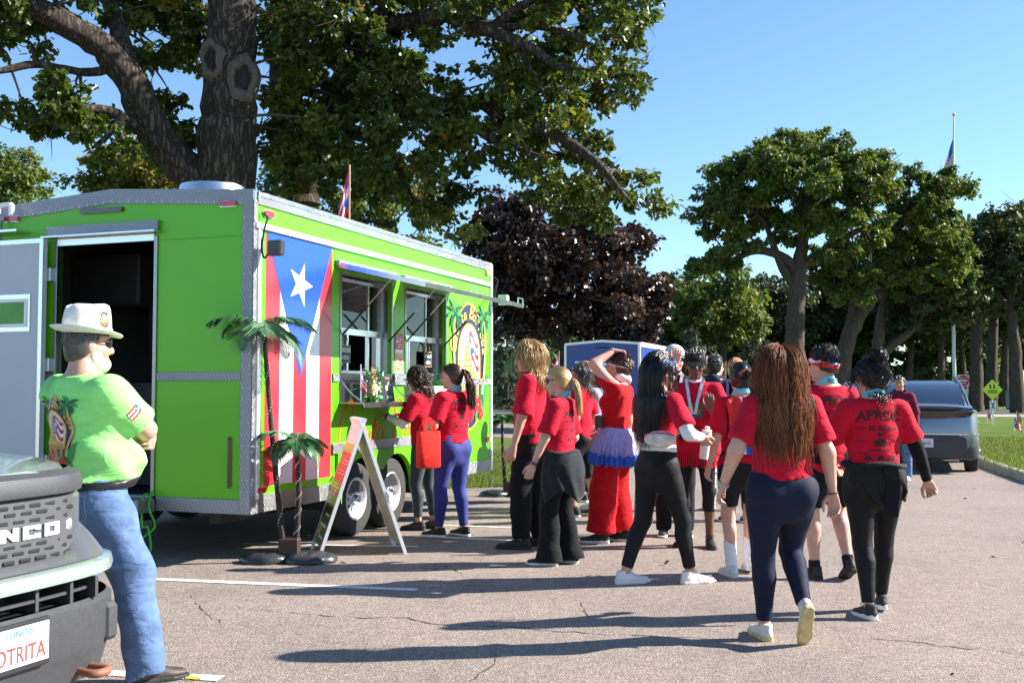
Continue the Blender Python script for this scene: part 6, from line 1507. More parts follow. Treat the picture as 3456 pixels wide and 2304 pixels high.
def waist_jacket(I,m,z_top=.97,z_low=.66,a0=-200,a1=20,puff=1.0,seed=0,open_=.05):
    """Jacket tied by its sleeves round the waist: a folded panel hanging over the hips."""
    rg=np.random.default_rng(seed); q=MB(); n=40; k=12; vs=[]; A=[z for z,*_ in I['st']]
    for j in range(k):
        u=j/(k-1); z=z_top+(z_low-z_top)*u
        for i in range(n):
            an=R(a0+(a1-a0)*i/(n-1)); zz=max(z,.86); a=np.interp(zz,A,[p[1] for p in I['st']]); b=np.interp(zz,A,[p[2] for p in I['st']]); hip=max(np.interp(v_,A,[p[1] for p in I['st']]) for v_ in (.86,.93)); a=a+(max(hip,a)-a)*min(1,u*2); b=b+(max(.125,b)-b)*min(1,u*2)
            f=.016+.014*puff+.022*puff*math.sin(u*3.1)+.012*u*puff+.014*math.sin(i*.9+2*math.sin(u*4))*u; zd=-.05*math.sin(i*.35+1)*u
            vs.append(I['TP'](((a+f)*math.cos(an),(b+f+.01)*math.sin(an)-.012,z+zd)))
    fs=[(j*n+i,j*n+i+1,(j+1)*n+i+1,(j+1)*n+i) for j in range(k-1) for i in range(n-1)]; q.add(vs,fs); o=q.build('tied_jacket',m,I['root'],smooth=70)
    md=o.modifiers.new('thick','SOLIDIFY'); md.thickness=.012; md.offset=1
    b=MB(); P=[]
    for i in range(33):
        an=2*math.pi*i/32; a=np.interp(z_top,A,[p[1] for p in I['st']])+.026; c=np.interp(z_top,A,[p[2] for p in I['st']])+.030; P.append(I['TP']((a*math.cos(an),c*math.sin(an),z_top+.01*math.sin(an*3))))
    b.tube(P,.028*I['s'],8,flat=.7,cap=False); b.build('tied_sleeve',m,o,smooth=70)
    return o
def hood(I,m):
    s=I['s']; T=I['TP']; pr=[Tube(T((-.09,.01,1.46)),T((0,-.085,1.45)),[(0,.03*s,.03*s),(1,.055*s,.045*s)]),Tube(T((.09,.01,1.46)),T((0,-.085,1.45)),[(0,.03*s,.03*s),(1,.055*s,.045*s)]),Ell(T((0,-.10,1.41)),np.array([.10,.05,.075])*s)]
    fd=folds(4,.006,kz=40,kx=30); grow('hood',pr,.009,m,I['root'],post=lambda G,D:D+fd(G,D))
def bandana(I,kind,z0=.022,z1=.082,tilt=.30,thick=.022):
    b=head_band(I,FLB if kind!='rwb' else FLR,'bandana',z0,z1,tilt,thick); sh=[]; hs=I['hs']
    X=I['Rh']; c=I['HS']((0,0,.05))
    for d,up_ in (((-1,0,0),None),((1,0,0),None),((0,1,0),None),((0,-1,0),None),((-.7,.7,0),None),((.7,.7,0),None)):
        Dn=-(X@unit(d)); Zv=X@np.array([0,tilt*.0,1.]); Xv=np.cross(Zv,-Dn)*-1
        if kind=='stars': decal(I,b,'star',[(0,[(x*hs,y*hs) for x,y in star(0,.004+tilt*d[1]*.09,.020)],0,None),(1,[(x*hs,y*hs+tilt*d[1]*.09*hs) for x,y in ((-.05,-.022),(.05,-.022),(.05,-.030),(-.05,-.030))],0,None)],(c,Xv,Zv,Dn),[FLW,FLR],off=.0015)
        else: decal(I,b,'stripe',[(0,[(x*hs,y*hs+tilt*d[1]*.095*hs) for x,y in ((-.06,-.024),(.06,-.024),(.06,-.008),(-.06,-.008))],0,None)]+([(1,[(x*hs,y*hs+tilt*d[1]*.095*hs) for x,y in ((-.01,-.022),(.07,-.022),(.07,.008),(-.01,.008))],1,None)] if d[1]<-.5 or d[0]>.5 else []),(c,Xv,Zv,Dn),[FLW,FLB],off=.0015)
    return b

# 1 -- man in the neon tee and straw-white hat, arms folded
I=person('man in neon green tee, white fedora and jeans standing by the trailer door',(-2.044, 5.256),-36,1.80,True,'skin_pink',belly=.13,waist=1.34,chest=1.17,hip=1.12,leg=1.06,arm=1.18,lean=-3,hyaw=-14,hpitch=2,feet=[(-.20,-.10,0,14,0),(.22,.12,0,-16,0)],drop=.03,pelvis=(-.04,-.02),
 arms=[((.03,.27,1.10),(-1,-.1,-.5)),((-.06,.32,1.13),(1,.0,-.55))],hands=[dict(palm=(0,-1,0),curl=.5,dir=(.8,-.5,.0)),dict(palm=(0,-1,.2),curl=.4,dir=(-1,.2,-.2))],
 top=dict(mat=NEON,hem=.955,sleeve=.80,grow=.016,loose=.75,sflare=.022,fold=.010,seed=4,neck=1.462),bottom=dict(kind='pants',mat=DENIM,top=.935,loose=.030,hem=.074,over=.06,fold=.018,seed=2),shoes=dict(mat=mat('brown_shoe',(0.05,0.035,0.028),.6),sole=SOLEB))
MAN=I
hair_cap(I,H_GREY,.006,low=-.085,front=.03,seed=1); hair_short(I,H_GREY,600,.022,seed=5,lift=.2,low=-.085,front=.02,thick=.007,flow=(0,-.2,-1),rad=.0016)
hs=I['hs']; E=lambda c,r:Ell(I['HS'](c),np.array(r)*hs,I['Rh'])
fd=folds(9,.004,kz=70,kx=70); bd_=grow('beard',[E((0,.045,-.086),(.056,.052,.040)),E((0,.076,-.092),(.034,.026,.034)),E((.055,.02,-.045),(.013,.030,.045)),E((-.055,.02,-.045),(.013,.030,.045))],.006,BEARDM,I['root'],k=.015,post=lambda G,D:np.maximum(D+fd(G,D),(((G-I['hc'])@I['Rh'])[...,2]/hs+.048-.35*np.abs(((G-I['hc'])@I['Rh'])[...,0]/hs))*hs))
a_=bd_.data.attributes.new('tint','FLOAT','POINT'); a_.data.foreach_set('value',np.random.default_rng(1).uniform(.3,1,len(bd_.data.vertices)).astype(np.float32))
sunglasses(I,LENS,FRAME,.95)
# hat: brim, tapered crown with a pinched top
HATM=CL('hat_linen',(0.72,0.70,0.65),.85,.25,50); Mh=Matrix.Translation(Vector(I['HS']((0,-.008,.055))))@Matrix((I['Rh']@rot('x',-3)).tolist()).to_4x4()@Matrix.Diagonal((hs,hs*1.16,hs,1))
hat=empty('fedora_hat',(0,0,0)); bpy.data.objects.remove(hat)
q=MB(); n=40; prof=[(.094,.0),(.097,.012),(.094,.06),(.088,.105),(.083,.125),(.070,.134),(.040,.128),(.001,.122)]; vs=[];
for r_,h_ in prof:
    for i in range(n):
        a=2*math.pi*i/n; x=r_*math.cos(a); y=r_*math.sin(a); z=h_
        if h_>.09: z-= .020*math.exp(-(x/.022)**2)*(1 if h_>.12 else .3)-.010*math.sin(a)*0; x*=1-.12*max(0,math.sin(a))*(h_/.13)
        if h_>.1: z+=.012*max(0,math.sin(a))
        vs.append((x,y,z))
q.add(vs,[(j*n+i,j*n+(i+1)%n,(j+1)*n+(i+1)%n,(j+1)*n+i) for j in range(len(prof)-1) for i in range(n)])
vs=[]; br=[(.093,.004),(.115,-.002),(.135,.002),(.142,.008),(.142,.011),(.115,.003),(.093,.008)]
for r_,h_ in br:
    for i in range(n):
        a=2*math.pi*i/n; vs.append((r_*math.cos(a)*.94,r_*math.sin(a),h_-.020*(r_-.093)/.05*math.sin(a)*.9+.012*(r_-.093)/.05*abs(math.cos(a))))
q.add(vs,[(j*n+i,j*n+(i+1)%n,(j+1)*n+(i+1)%n,(j+1)*n+i) for j in range(len(br)-1) for i in range(n)])
hat_o=q.build('hat',HATM,I['root'],smooth=45,fixn=True,M=Mh)
q=MB(); q.lathe([(.0985,.004),(.100,.006),(.0995,.026),(.098,.028)],40,M=Mh); q.build('hat_band',CL('hat_band_linen',(0.66,0.64,0.59),.8),hat_o,smooth=40)
rd=I['Rh']@unit((.8,.55,0)); zc_=I['HS']((0,-.008,.118)); Xd=np.cross(np.array([0,0,1.]),rd)
decal(I,hat_o,'hat_emblem',[(LOGO_K.index(m),[(x*.052,z*.052) for x,z in p],l,None) for m,p,l in logo_shapes()],(zc_,Xd,np.array([0,0,1.]),-rd),[LOGO_M[k] for k in LOGO_K],off=.0012,maxe=.05,lay=.0002)
y=I['Rt']@np.array([0,1,0]); back=(I['TP']((-.035,0,1.165)),I['Rt']@np.array([1,0,0]),I['Rt']@np.array([0,0,1]),y)
sh=[(LOGO_K.index(m),[(x*.275,z*.25) for x,z in p],l,None) for m,p,l in logo_shapes()]
tb=MB(); logo_text(tb,lambda x,z,h:(x,z,h),0,0)
off_=0; sh.append((LOGO_K.index('gold'),[(v[0]*.275,v[1]*.25) for v in tb.v],4,tb.f))
decal(I,I['top'],'shirt_emblem',sh,back,[LOGO_M[k] for k in LOGO_K],off=.003,maxe=.03,lay=.0005)
# sleeve flag
a,e,w=I['arms'][1]; c=a+(e-a)*.52; out_=unit(I['Rt']@np.array([1,-.25,0])); up_=unit(a-e); Xs=np.cross(up_,out_)*-1
fl=[]; 
for k in range(5): fl.append((k%2,[(-.035,.025-.010*k),(.035,.025-.010*k),(.035,.015-.010*k),(-.035,.015-.010*k)],0,None))
fl.append((2,[(-.035,.025),(.0,0),(-.035,-.025)],1,None)); fl.append((1,star(-.023,0,.010),2,None))
decal(I,I['top'],'sleeve_flag',fl,(c,Xs,up_,-out_),[FLR,FLW,FLB],off=.002,maxe=.03)
# belt, loops, pocket seams
T=I['torso'](.020); 
def band(I,name,m,zlo,zhi,gr,loose=0):
    t=I['torso'](gr); z0,z1=I['z0'],I['z1']; t.c0=(zlo-z0)/(z1-z0); t.c1=(zhi-z0)/(z1-z0); return grow(name,[t],.008,m,I['root'],it=0)
band(I,'belt',mat('belt_leather',(0.012,0.012,0.013),.35,var=.1),.922,.960,.026)
for x,sg in ((-.075,-1),(.085,1)):
    pk=[(-.062,.0),(.062,.0),(.060,-.105),(0,-.135),(-.060,-.105)]; seams=[]
    for p0,p1 in zip(pk,pk[1:]+pk[:1]): vs,fs=stroke([p0,p1],.0022); seams.append((0,vs,0,fs))
    decal(I,I['bottom'],'pocket_seam',seams,(I['TP']((x,0,.905)),I['Rt']@np.array([1,0,0]),I['Rt']@np.array([0,0,1]),y),[STITCH],off=.002,maxe=.02)

# 2 -- woman in the black cap at the counter
I=person('woman in black cap, red tee and white sleeves leaning at the serving counter',(-0.891, 10.95),70,1.66,skin='skin_tan',waist=1.22,chest=1.18,hip=1.06,lean=6,hpitch=4,feet=[(-.10,.03,0,10,0),(.09,-.06,0,-8,0)],hands=[dict(palm=(0,0,-1),curl=.22,dir=(0,1,-.15)),dict(palm=(0,0,-1),curl=.3,dir=(.2,1,.2))],
 arms=[((-.17,.37,1.19),(-.4,-.6,-1)),((.10,.34,1.20),(.5,-.5,-1))],top=dict(mat=RED,hem=.885,sleeve=.86,loose=.85,sflare=.02,fold=.008),undersleeve=dict(mat=WHT),bottom=dict(kind='leggings',mat=SLATE,end=.86),shoes=dict(mat=SBLK,sole=SOLEB,laces=SBLK))
hair_cap(I,H_BRN,.010,seed=2); hair_long(I,H_BRN,500,.24,thick=.008,seed=3,wave=.022,wfreq=14,rad=.0026,steps=14,spread=.15); baseball_cap(I,CL('black_cap',(0.016,0.016,0.019),.8),pitch=-4); wrist_band(I,0,BLACK,.026,.032,'watch',.9); face_bits(I)

# 3 -- woman with the ponytail and blue leggings
I=person('woman with brown ponytail and bright blue leggings holding a red bag',(-0.575, 10.4),52,1.67,skin='skin_fair',waist=1.24,chest=1.15,hip=1.13,leg=1.14,arm=1.16,hyaw=22,hpitch=3,feet=[(-.11,.09,0,12,0),(.11,-.05,0,-6,0)],
 arms=[((-.16,.24,1.02),(-.7,-.8,-.4)),((.10,.26,1.03),(.7,-.6,-.4))],hands=[dict(palm=(1,.2,0),curl=.7,dir=(.4,.8,-.4)),dict(palm=(-1,.2,0),curl=.7,dir=(-.4,.8,-.4))],
 top=dict(mat=RED,hem=.93,sleeve=.82,loose=.8,sflare=.018,fold=.008,seed=8),bottom=dict(kind='leggings',mat=BLUEL,end=.95),shoes=dict(mat=SBLK,sole=SOLEW,laces=SBLK))
hair_cap(I,H_BRN,.012,seed=4); hair_pulled(I,H_BRN,(0,-.122,.055),420,.40,seed=4,fan=.05,wave=.014,tail_n=360,taildir=(0,-1,-.2)); neck_ribbon(I,AQUA); back_print(I,.92); sunglasses_up=sunglasses
q=MB(); Q=I['HS']; q.tube([Q((-.085,-.01,.05)),Q((-.075,.0,.11)),Q((0,.012,.140)),Q((.075,.0,.11)),Q((.085,-.01,.05))],.006,6); q.build('hair_band',FRAME,I['root'],smooth=60); face_bits(I)

# 4 -- tall person with long blond hair
I=person('tall person with loose shoulder length blond hair, red tee and baggy black trousers',(0.173, 9.684),76,1.86,True,'skin_pink',chest=1.0,waist=1.08,hip=1.0,hpitch=6,feet=[(-.10,.06,0,8,0),(.10,-.06,0,-8,0)],arms=[((-.25,.09,.84),(-.2,-1,0)),None],
 top=dict(mat=RED,hem=.862,sleeve=.95,loose=1.0,flare=.015,sflare=.030,fold=.009,seed=3),bottom=dict(kind='pants',mat=BLKC,loose=.03,hem=.062,over=.0,fold=.010),shoes=dict(mat=SBLK,sole=SOLEB,size=1.08))
hair_cap(I,H_BLOND,.020,seed=5); hair_long(I,H_BLOND,1100,.30,seed=6,wave=.012,wfreq=10,rad=.0022,steps=16,spread=.1,thick=.022); sunglasses(I,LENS,FRAME); face_bits(I)

# 5 -- blonde ponytail, jacket round the waist
I=person('blonde woman with low ponytail and dark jacket tied round her waist',(0.399, 8.768),66,1.61,skin='skin_fair',waist=1.12,chest=1.06,hip=1.05,hyaw=6,hpitch=6,feet=[(-.10,.07,0,10,0),(.10,-.05,0,-6,0)],arms=[((-.26,.15,.86),(-.3,-1,0)),((.22,.12,.9),(.2,-1,0))],
 top=dict(mat=RED,hem=.80,sleeve=.88,loose=.9,sflare=.022,fold=.009,seed=5),bottom=dict(kind='pants',mat=BLKC,loose=.022,hem=.105,over=.055,fold=.008),shoes=dict(mat=SBLK,sole=SOLEW))
hair_cap(I,H_BLOND,.013,seed=6); hair_pulled(I,H_BLOND,(0,-.128,.0),460,.30,seed=7,fan=.035,wave=.006,tail_n=330,taildir=(0,-1,-.4)); waist_jacket(I,CHAR,.97,.60,-215,10,seed=2); sunglasses(I,LENS,FRAME); neck_ribbon(I,AQUA); wrist_band(I,0,mat('watch_band',(0.10,0.075,0.06),.5),.024,.030,'watch',.93,BLACK); back_print(I,.85,1.27); face_bits(I)

# 6 -- flag bandana behind them
I=person('woman with star bandana over grey hair behind the blonde ponytail',(0.787, 12.08),64,1.72,skin='skin_olive',waist=1.1,chest=1.05,hyaw=8,feet=[(-.11,.05,0,8,0),(.11,-.12,0,-8,0)],arms=[((-.22,.16,.95),(-.3,-1,0)),None],top=dict(mat=RED,hem=.86,sleeve=.85,loose=.8),bottom=dict(kind='capri',mat=BLKL,end=.15),shoes=dict(mat=SBLK,sole=SOLEW,sock=dict(mat=BSOCK,top=.12)))
hair_cap(I,H_GREY,.015,seed=7); hair_long(I,H_GREY,500,.24,seed=8,wave=.008,rad=.0024,steps=14); bandana(I,'stars')
# 6b -- tan knit hat
I=person('person in a tan ribbed knit hat between the bandana and the blue cap',(.945,13.7),60,1.76,skin='skin_fair',top=dict(mat=RED,hem=.86,sleeve=.85,loose=.8),bottom=dict(kind='leggings',mat=BLKL),shoes=dict(mat=SBLK,sole=SOLEW),hres=.008)
hair_cap(I,H_BRN,.012,seed=8); hs_=I['hs']; TANK=CL('tan_knit',(0.42,0.24,0.13),.95,.5,60)
grow('knit_hat',[Ell(I['HS'](CC+np.array([0,-.004,.02])),(CR+.024)*hs_,I['Rh'])],.0065,TANK,I['root'],post=lambda G,D:np.maximum(D+.0025*np.sin(G[...,2]*300),(.005-((G-I['hc'])@I['Rh'])[...,2]/hs_)*hs_))
# 7 -- blue cap
I=person('woman in faded blue cap holding a phone up to her face',(1.03,12.9),72,1.72,skin='skin_tan',arms=[((-.10,.24,1.46),(-.8,-.1,-1)),None],hands=[dict(palm=(.3,-1,0),curl=.6,dir=(.1,.2,1)),None],top=dict(mat=LAV,hem=.86,sleeve=.85,loose=.8),bottom=dict(kind='leggings',mat=BLKL),shoes=dict(mat=SWHT,sole=SOLEW))
hair_cap(I,H_BRN,.009,seed=9); hair_long(I,H_BRN,420,.26,thick=.008,seed=9,wave=.014,rad=.0026,steps=14); baseball_cap(I,CL('faded_blue_cap',(0.13,0.28,0.46),.85)); neck_ribbon(I,AQUA)

# 8 -- hand on head, tutu, red trousers
I=person('woman with hand on her head, tulle tutu and long red trousers',(0.961, 10.015),68,1.76,skin='skin_pink',waist=1.2,chest=1.2,hip=1.12,leg=1.1,arm=1.1,lean=-5,hyaw=-6,feet=[(-.10,.10,0,8,0),(.10,-.04,0,-8,0)],arms=[((-.05,-.02,1.735),(-.15,.75,.75)),((.22,.16,.98),(.3,-1,0))],shrug=(.03,0),hands=[dict(palm=(0,0,-1),curl=.5,dir=(.5,-.8,-.1)),None],
 top=dict(mat=RED2,hem=1.02,sleeve=.62,loose=.7,sflare=.018,fold=.007,seed=6),bottom=dict(kind='pants',mat=RED2,loose=.055,hem=.118,over=-.01,fold=.009,kz=12),shoes=dict(mat=SBLK,sole=SOLEW,laces=SBLK))
hair_cap(I,H_AUB,.018,seed=10); hair_short(I,H_AUB,900,.065,seed=11,lift=.35,low=-.09,thick=.018,flow=(0,-.8,-.6)); head_band(I,CL('pink_band',(0.70,0.45,0.52),.8),'headband',.0,.03,.15,.022); face_bits(I)
TUL=mat('lilac_tulle',(0.36,0.38,0.72),.9,var=.22,scale=30,alpha=.82); q=MB(); n=120; k=8; vs=[]; A=[z for z,*_ in I['st']]
for j in range(k):
    u=j/(k-1); z=1.045-.285*u
    for i in range(n):
        an=2*math.pi*i/n; a=np.interp(max(z,.9),A,[p[1] for p in I['st']])+.025+.055*u; b=np.interp(max(z,.9),A,[p[2] for p in I['st']])+.025+.055*u; w_=1+.075*u*math.sin(i*1.57)+.03*u*math.sin(i*.4); vs.append(I['TP']((a*w_*math.cos(an),b*w_*math.sin(an)-.01,z+.012*math.sin(i*.9)*u)))
q.add(vs,[(j*n+i,j*n+(i+1)%n,(j+1)*n+(i+1)%n,(j+1)*n+i) for j in range(k-1) for i in range(n)]); tt=q.build('tutu',TUL,I['root'],smooth=70)
q=MB(); m_=len(vs); last=[Vector(v) for v in vs[(k-2)*n:(k-1)*n]]; ctr=Vector(I['TP']((0,0,.78)))
pv=[p+(p-ctr).normalized()*.012 for p in last]; lv=[Vector(v)+(Vector(v)-ctr).normalized()*.012-Vector((0,0,.05)) for v in vs[(k-1)*n:]]
q.add(pv+lv,[(i,(i+1)%n,n+(i+1)%n,n+i) for i in range(n)]); q.build('tutu_hem',FLB,tt,smooth=70)
q=MB(); c=Vector(I['TP']((-.20,.10,1.09))); q.box(-.03,.03,-.03,.03,-.055,.055,0,.008,Matrix.Translation(c)); q.build('belt_pouch',mat('dark_pouch',(0.05,0.035,0.035),.5,var=.3,scale=40),I['root'])
grow('neck_scarf',[Tube(I['TP']((-.07,-.03,1.50)),I['TP']((.07,-.05,1.47)),[(0,.04,.05),(.5,.055,.075),(1,.04,.05)])],.008,WHT,I['root'],post=lambda G,D:D+.005*np.sin(G[...,2]*140+G[...,0]*60))

# 9 -- dark straight hair, black leggings, wide stance
I=person('woman with long straight black hair, star bandana and black leggings in wide stance',(1.073, 7.869),-62,1.70,skin='skin_olive',waist=.96,chest=1.0,hip=1.03,leg=1.0,hyaw=-20,hpitch=4,twist=10,feet=[(-.12,-.21,0,-6,0),(.10,.22,0,-6,0)],drop=.028,lean=2,arms=[((-.12,.25,1.10),(-.6,-1,-.2)),((.20,.25,1.08),(.8,-.9,-.2))],hands=[dict(palm=(0,0,1),curl=.5,dir=(.5,1,.2)),dict(palm=(-.4,.5,0),curl=.75,dir=(-.1,.6,-.6),thumb=(0,.2,1))],
 top=dict(mat=RED,hem=1.055,sleeve=.78,loose=.55,sflare=.018,fold=.007,seed=7),undersleeve=dict(mat=WHT),bottom=dict(kind='leggings',mat=BLKL,end=.90,top=1.06),shoes=dict(mat=SWHT,sole=SOLEW,laces=SWHT,thick=.036))
DW=I; hair_cap(I,H_BLK,.014,seed=12); hair_long(I,H_BLK,1300,.52,seed=13,wave=.003,rad=.0019,thick=.018,front=.050,tuck=2.2); bandana(I,'stars',.015,.085,.20,.034); sunglasses(I,LENS,FRAME,1.05); face_bits(I); back_print(I,.85,1.30)
def midriff(I,m,zlo,zhi,gr): 
    t=I['torso'](gr); z0,z1=I['z0'],I['z1']; t.c0=(zlo-z0)/(z1-z0); t.c1=(zhi-z0)/(z1-z0); fd=folds(3,.005); return grow('undershirt',[t],.009,m,I['root'],post=lambda G,D:D+fd(G,D))
midriff(I,WHT,1.005,1.08,.018)
# fanny pack with its strap
FP=mat('pink_pattern_pack',(0.66,0.55,0.52),.6,var=.3,scale=24); c=I['TP']((.135,-.115,1.095)); Fp=frame_to((0,0,1),I['Rt']@unit((.55,-.85,0)))
pk=grow('fanny_pack',[Ell(c,np.array([.118,.045,.062]),Fp)],.006,FP,I['root'],it=1)
q=MB(); 
for sg in (1,): q.tube(spline([c+Fp@np.array([-.11,.028,.030]),c+Fp@np.array([-.05,.048,.046]),c+Fp@np.array([.05,.048,.046]),c+Fp@np.array([.11,.028,.030])],5),.005,6)
q.build('zip',mat('pack_trim_red',(0.48,0.06,0.07),.6),pk)
bv=BVHTree.FromPolygons([v.co.copy() for v in I['top'].data.vertices],[tuple(p.vertices) for p in I['top'].data.polygons]); P=[]; y=I['Rt']@np.array([0,1,0])
for i in range(12):
    u=i/11; p=I['TP']((.10-.02*u,-.4,1.12+.32*u)); h=bv.ray_cast(Vector(p),Vector(y),.8); P.append(np.array(h[0])-y*.006 if h[0] is not None else p+y*.25)
ribbon('pack_strap',P,.030,mat('pack_trim_red',(0.48,0.06,0.07)),pk,[-y]*12); wrist_band(I,1,ALU,.012,.030,'bracelet',.97)
BOT=I['hand'][1][2](.0,-.030,.070)

# 10 -- man in pale cap
I=person('bearded man in pale grey cap and black tee behind the talking women',(1.60,10.5),172,1.84,True,'skin_pink',hyaw=12,arms=[None,((-.02,.22,1.56),(.6,-.2,-1))],hands=[None,dict(palm=(0,-1,0),curl=.25,dir=(-.1,.1,1))],top=dict(mat=BLKC,hem=.88,sleeve=.8,loose=.8),bottom=dict(kind='pants',mat=BLKC),shoes=dict(mat=SBLK,sole=SOLEW))
baseball_cap(I,CL('pale_cap',(0.50,0.53,0.56),.85),brim=1,yawdeg=0); sunglasses(I,LENS,FRAME,.85); lanyard_front(I,LWHITE); face_bits(I); hs_=I['hs']; hair_cap(I,H_BRN,.008,seed=14)
bo=grow('beard',[Ell(I['HS']((0,.045,-.086)),np.array([.054,.050,.034])*hs_,I['Rh']),Ell(I['HS']((0,.074,-.095)),np.array([.03,.026,.026])*hs_,I['Rh'])],.006,H_BRN,I['root'],post=lambda G,D:np.maximum(D,(((G-I['hc'])@I['Rh'])[...,2]/hs_+.070)*hs_)); a_=bo.data.attributes.new('tint','FLOAT','POINT'); a_.data.foreach_set('value',np.full(len(bo.data.vertices),.4,np.float32))

# 11 -- woman facing us in big sunglasses
I=person('woman facing the camera in black headband and big sunglasses, gesturing with one hand',(1.688, 9.792),164,1.77,skin='skin_brown',waist=1.12,chest=1.12,hip=1.05,hyaw=10,feet=[(-.12,.04,0,14,0),(.11,-.02,0,-16,0)],arms=[((-.16,.27,1.20),(-.8,-.5,-1)),((.20,.22,1.02),(.6,-.7,-.6))],hands=[dict(palm=(.2,-1,.2),curl=.18,dir=(.1,.1,1),spread=.2,thumb=(1,0,.2)),dict(palm=(-.6,0,-.6),curl=.5)],
 top=dict(mat=RED,hem=.80,sleeve=1.55,loose=.9,flare=.02,sflare=.03,fold=.009,seed=9,neck=1.44,grow=.018),undersleeve=dict(mat=WHT,which=(0,),end=.97),bottom=dict(kind='capri',mat=BLKL,end=.42),shoes=dict(mat=SBLK,sole=SOLEB,laces=SBLK))
hair_cap(I,H_BLK,.016,seed=15,front=.062); hair_short(I,H_BLK,900,.055,seed=15,lift=.75,flow=(0,-.5,1),thick=.020,curl=.004); head_band(I,BLKC,'headband',.040,.085,-.10,.022); sunglasses(I,LENS,FRAME,1.28); face_bits(I,LIPB); lanyard_front(I,LWHITE,zb=1.16); wrist_band(I,0,BLACK,.026,.036,'watch',.9)
grow('shirt_collar',[Tube(I['TP']((0,-.01,1.425)),I['TP']((0,-.006,1.465)),[(0,.105,.092),(1,.074,.070)],cut1=.95)],.007,WHT,I['root'])
q=MB(); A=[z for z,*_ in I['st']]
for i in range(64):
    an=2*math.pi*i/64; a=.215*(1+.02*math.sin(i)); b=.165; z1_=.815; rr=random.Random(i); p0=I['TP']((a*math.cos(an),b*math.sin(an),z1_)); p1=I['TP']((a*1.03*math.cos(an+.02),b*1.03*math.sin(an+.02),z1_-.10-.03*rr.random())); t_=unit(np.array([-math.sin(an),math.cos(an),0]))*.0078
    q.add([p0-t_,p0+t_,p1+t_*.7,p1-t_*.7],[(0,1,2,3)])
q.build('shirt_fringe',RED,I['root'])
grow('belt_bag',[Ell(I['TP']((.04,.155,.98)),np.array([.12,.045,.055]),I['Rt'])],.008,BLKC,I['root'])
hp,kn,an_,Ff,_=I['legs'][0]; d=unit(kn-hp); out_=unit(np.array([-.9,.45,0])-d*np.dot([-.9,.45,0],d)); vs,fs=text_geo('NIKEAIR NIKEAIR NIKEAIR',.030,bold=.02)
for lg,(A0,B0,t0,t1) in enumerate(((hp,kn,.25,1.),(kn,an_,0.05,.36))):
    dd=unit(B0-A0); o2=unit(np.array([-.75,.66,0])-dd*np.dot([-.75,.66,0],dd)); Lx=np.linalg.norm(B0-A0); c=A0+dd*Lx*(t0+t1)/2; vs,fs=text_geo('NIKEAIR NIKEAIR' if lg==0 else 'NIKEAIR',.034,bold=.02); decal(I,I['bottom'],'leg_lettering',[(0,vs,0,fs)],(c-np.cross(dd,o2)*.008,dd,np.cross(dd,-o2)*-1 if False else np.cross(o2,dd),-o2),[WHT],off=.002)
# shirt picture
decal(I,I['top'],'shirt_picture',[(0,[(-.08,-.06),(.08,-.06),(.08,.06),(-.08,.06)],0,None),(1,ellipse(-.04,.01,.03,.035,12),1,None),(2,ellipse(.03,-.01,.035,.03,12),1,None)],(I['TP']((0,0,1.19)),-(I['Rt']@np.array([1,0,0])),I['Rt']@np.array([0,0,1]),-(I['Rt']@np.array([0,1,0]))),[DGREEN,TAN,WOODB],off=.0025)

# 12 -- navy hoodie
I=person('dark haired person in navy hoodie and shorts behind the headband woman',(2.42,12.7),-25,1.83,True,'skin_fair',top=dict(mat=NAVYH,hem=.86,sleeve=1.9,loose=.9,grow=.022),bottom=dict(kind='shorts',mat=BLKC),shoes=dict(mat=SWHT,sole=SOLEW),hyaw=-20)
hair_cap(I,H_BLK,.012,seed=16); hair_short(I,H_BLK,500,.05,seed=16,lift=.5); hood(I,NAVYH); neck_ribbon(I,AQUA)
# 13 -- mirrored glasses
I=person('strawberry blonde woman in mirrored green sunglasses and black top',(2.46,11.7),150,1.77,skin='skin_pink',hyaw=8,top=dict(mat=BLKC,hem=.88,sleeve=.8,loose=.6),bottom=dict(kind='leggings',mat=BLKL),shoes=dict(mat=SBLK,sole=SOLEW))
hair_cap(I,H_SBL,.014,seed=17,front=.064); hair_pulled(I,H_SBL,(0,-.12,.0),420,.15,seed=17); sunglasses(I,MIRROR,FRAME,1.1); face_bits(I); lanyard_front(I,LPURP)

# 14 -- claw clip, flag cape, shorts, tall white socks
I=person('woman with hair in a claw clip, flag draped on her back and tall white socks',(1.764, 8.197),4,1.63,skin='skin_fair',waist=1.05,hip=1.0,feet=[(-.09,.0,0,10,0),(.10,.16,.02,-6,8)],arms=[((-.27,-.02,.88),(-.2,-1,0)),((.22,.08,.90),(.2,-1,0))],
 top=dict(mat=RED,hem=.84,sleeve=.9,loose=.9,sflare=.022),bottom=dict(kind='shorts',mat=BLKL,loose=.006,end=.80),shoes=dict(mat=SWHT,sole=SOLEW,sock=dict(mat=WSOCK,top=.52)))
hair_cap(I,H_BLK,.014,seed=18); hair_pulled(I,H_BLK,(0,-.118,.02),460,0,seed=18,bun=((0,-.125,.03),.042))
clip=MB(); Q=I['HS']
for sg in (-1,1):
    clip.tube(spline([Q((sg*.004,-.165,.065)),Q((sg*.035,-.17,.052)),Q((sg*.055,-.155,.035))],4),.006,6)
    for k in range(4): clip.tube([Q((sg*(.012+.012*k),-.172,.060-.006*k)),Q((sg*(.014+.012*k),-.160,.02-.003*k))],.003,5)
clip.build('claw_clip',mat('tortoise_clip',(0.30,0.10,0.02),.2,coat=1,var=.4,scale=40),I['root'],smooth=60)
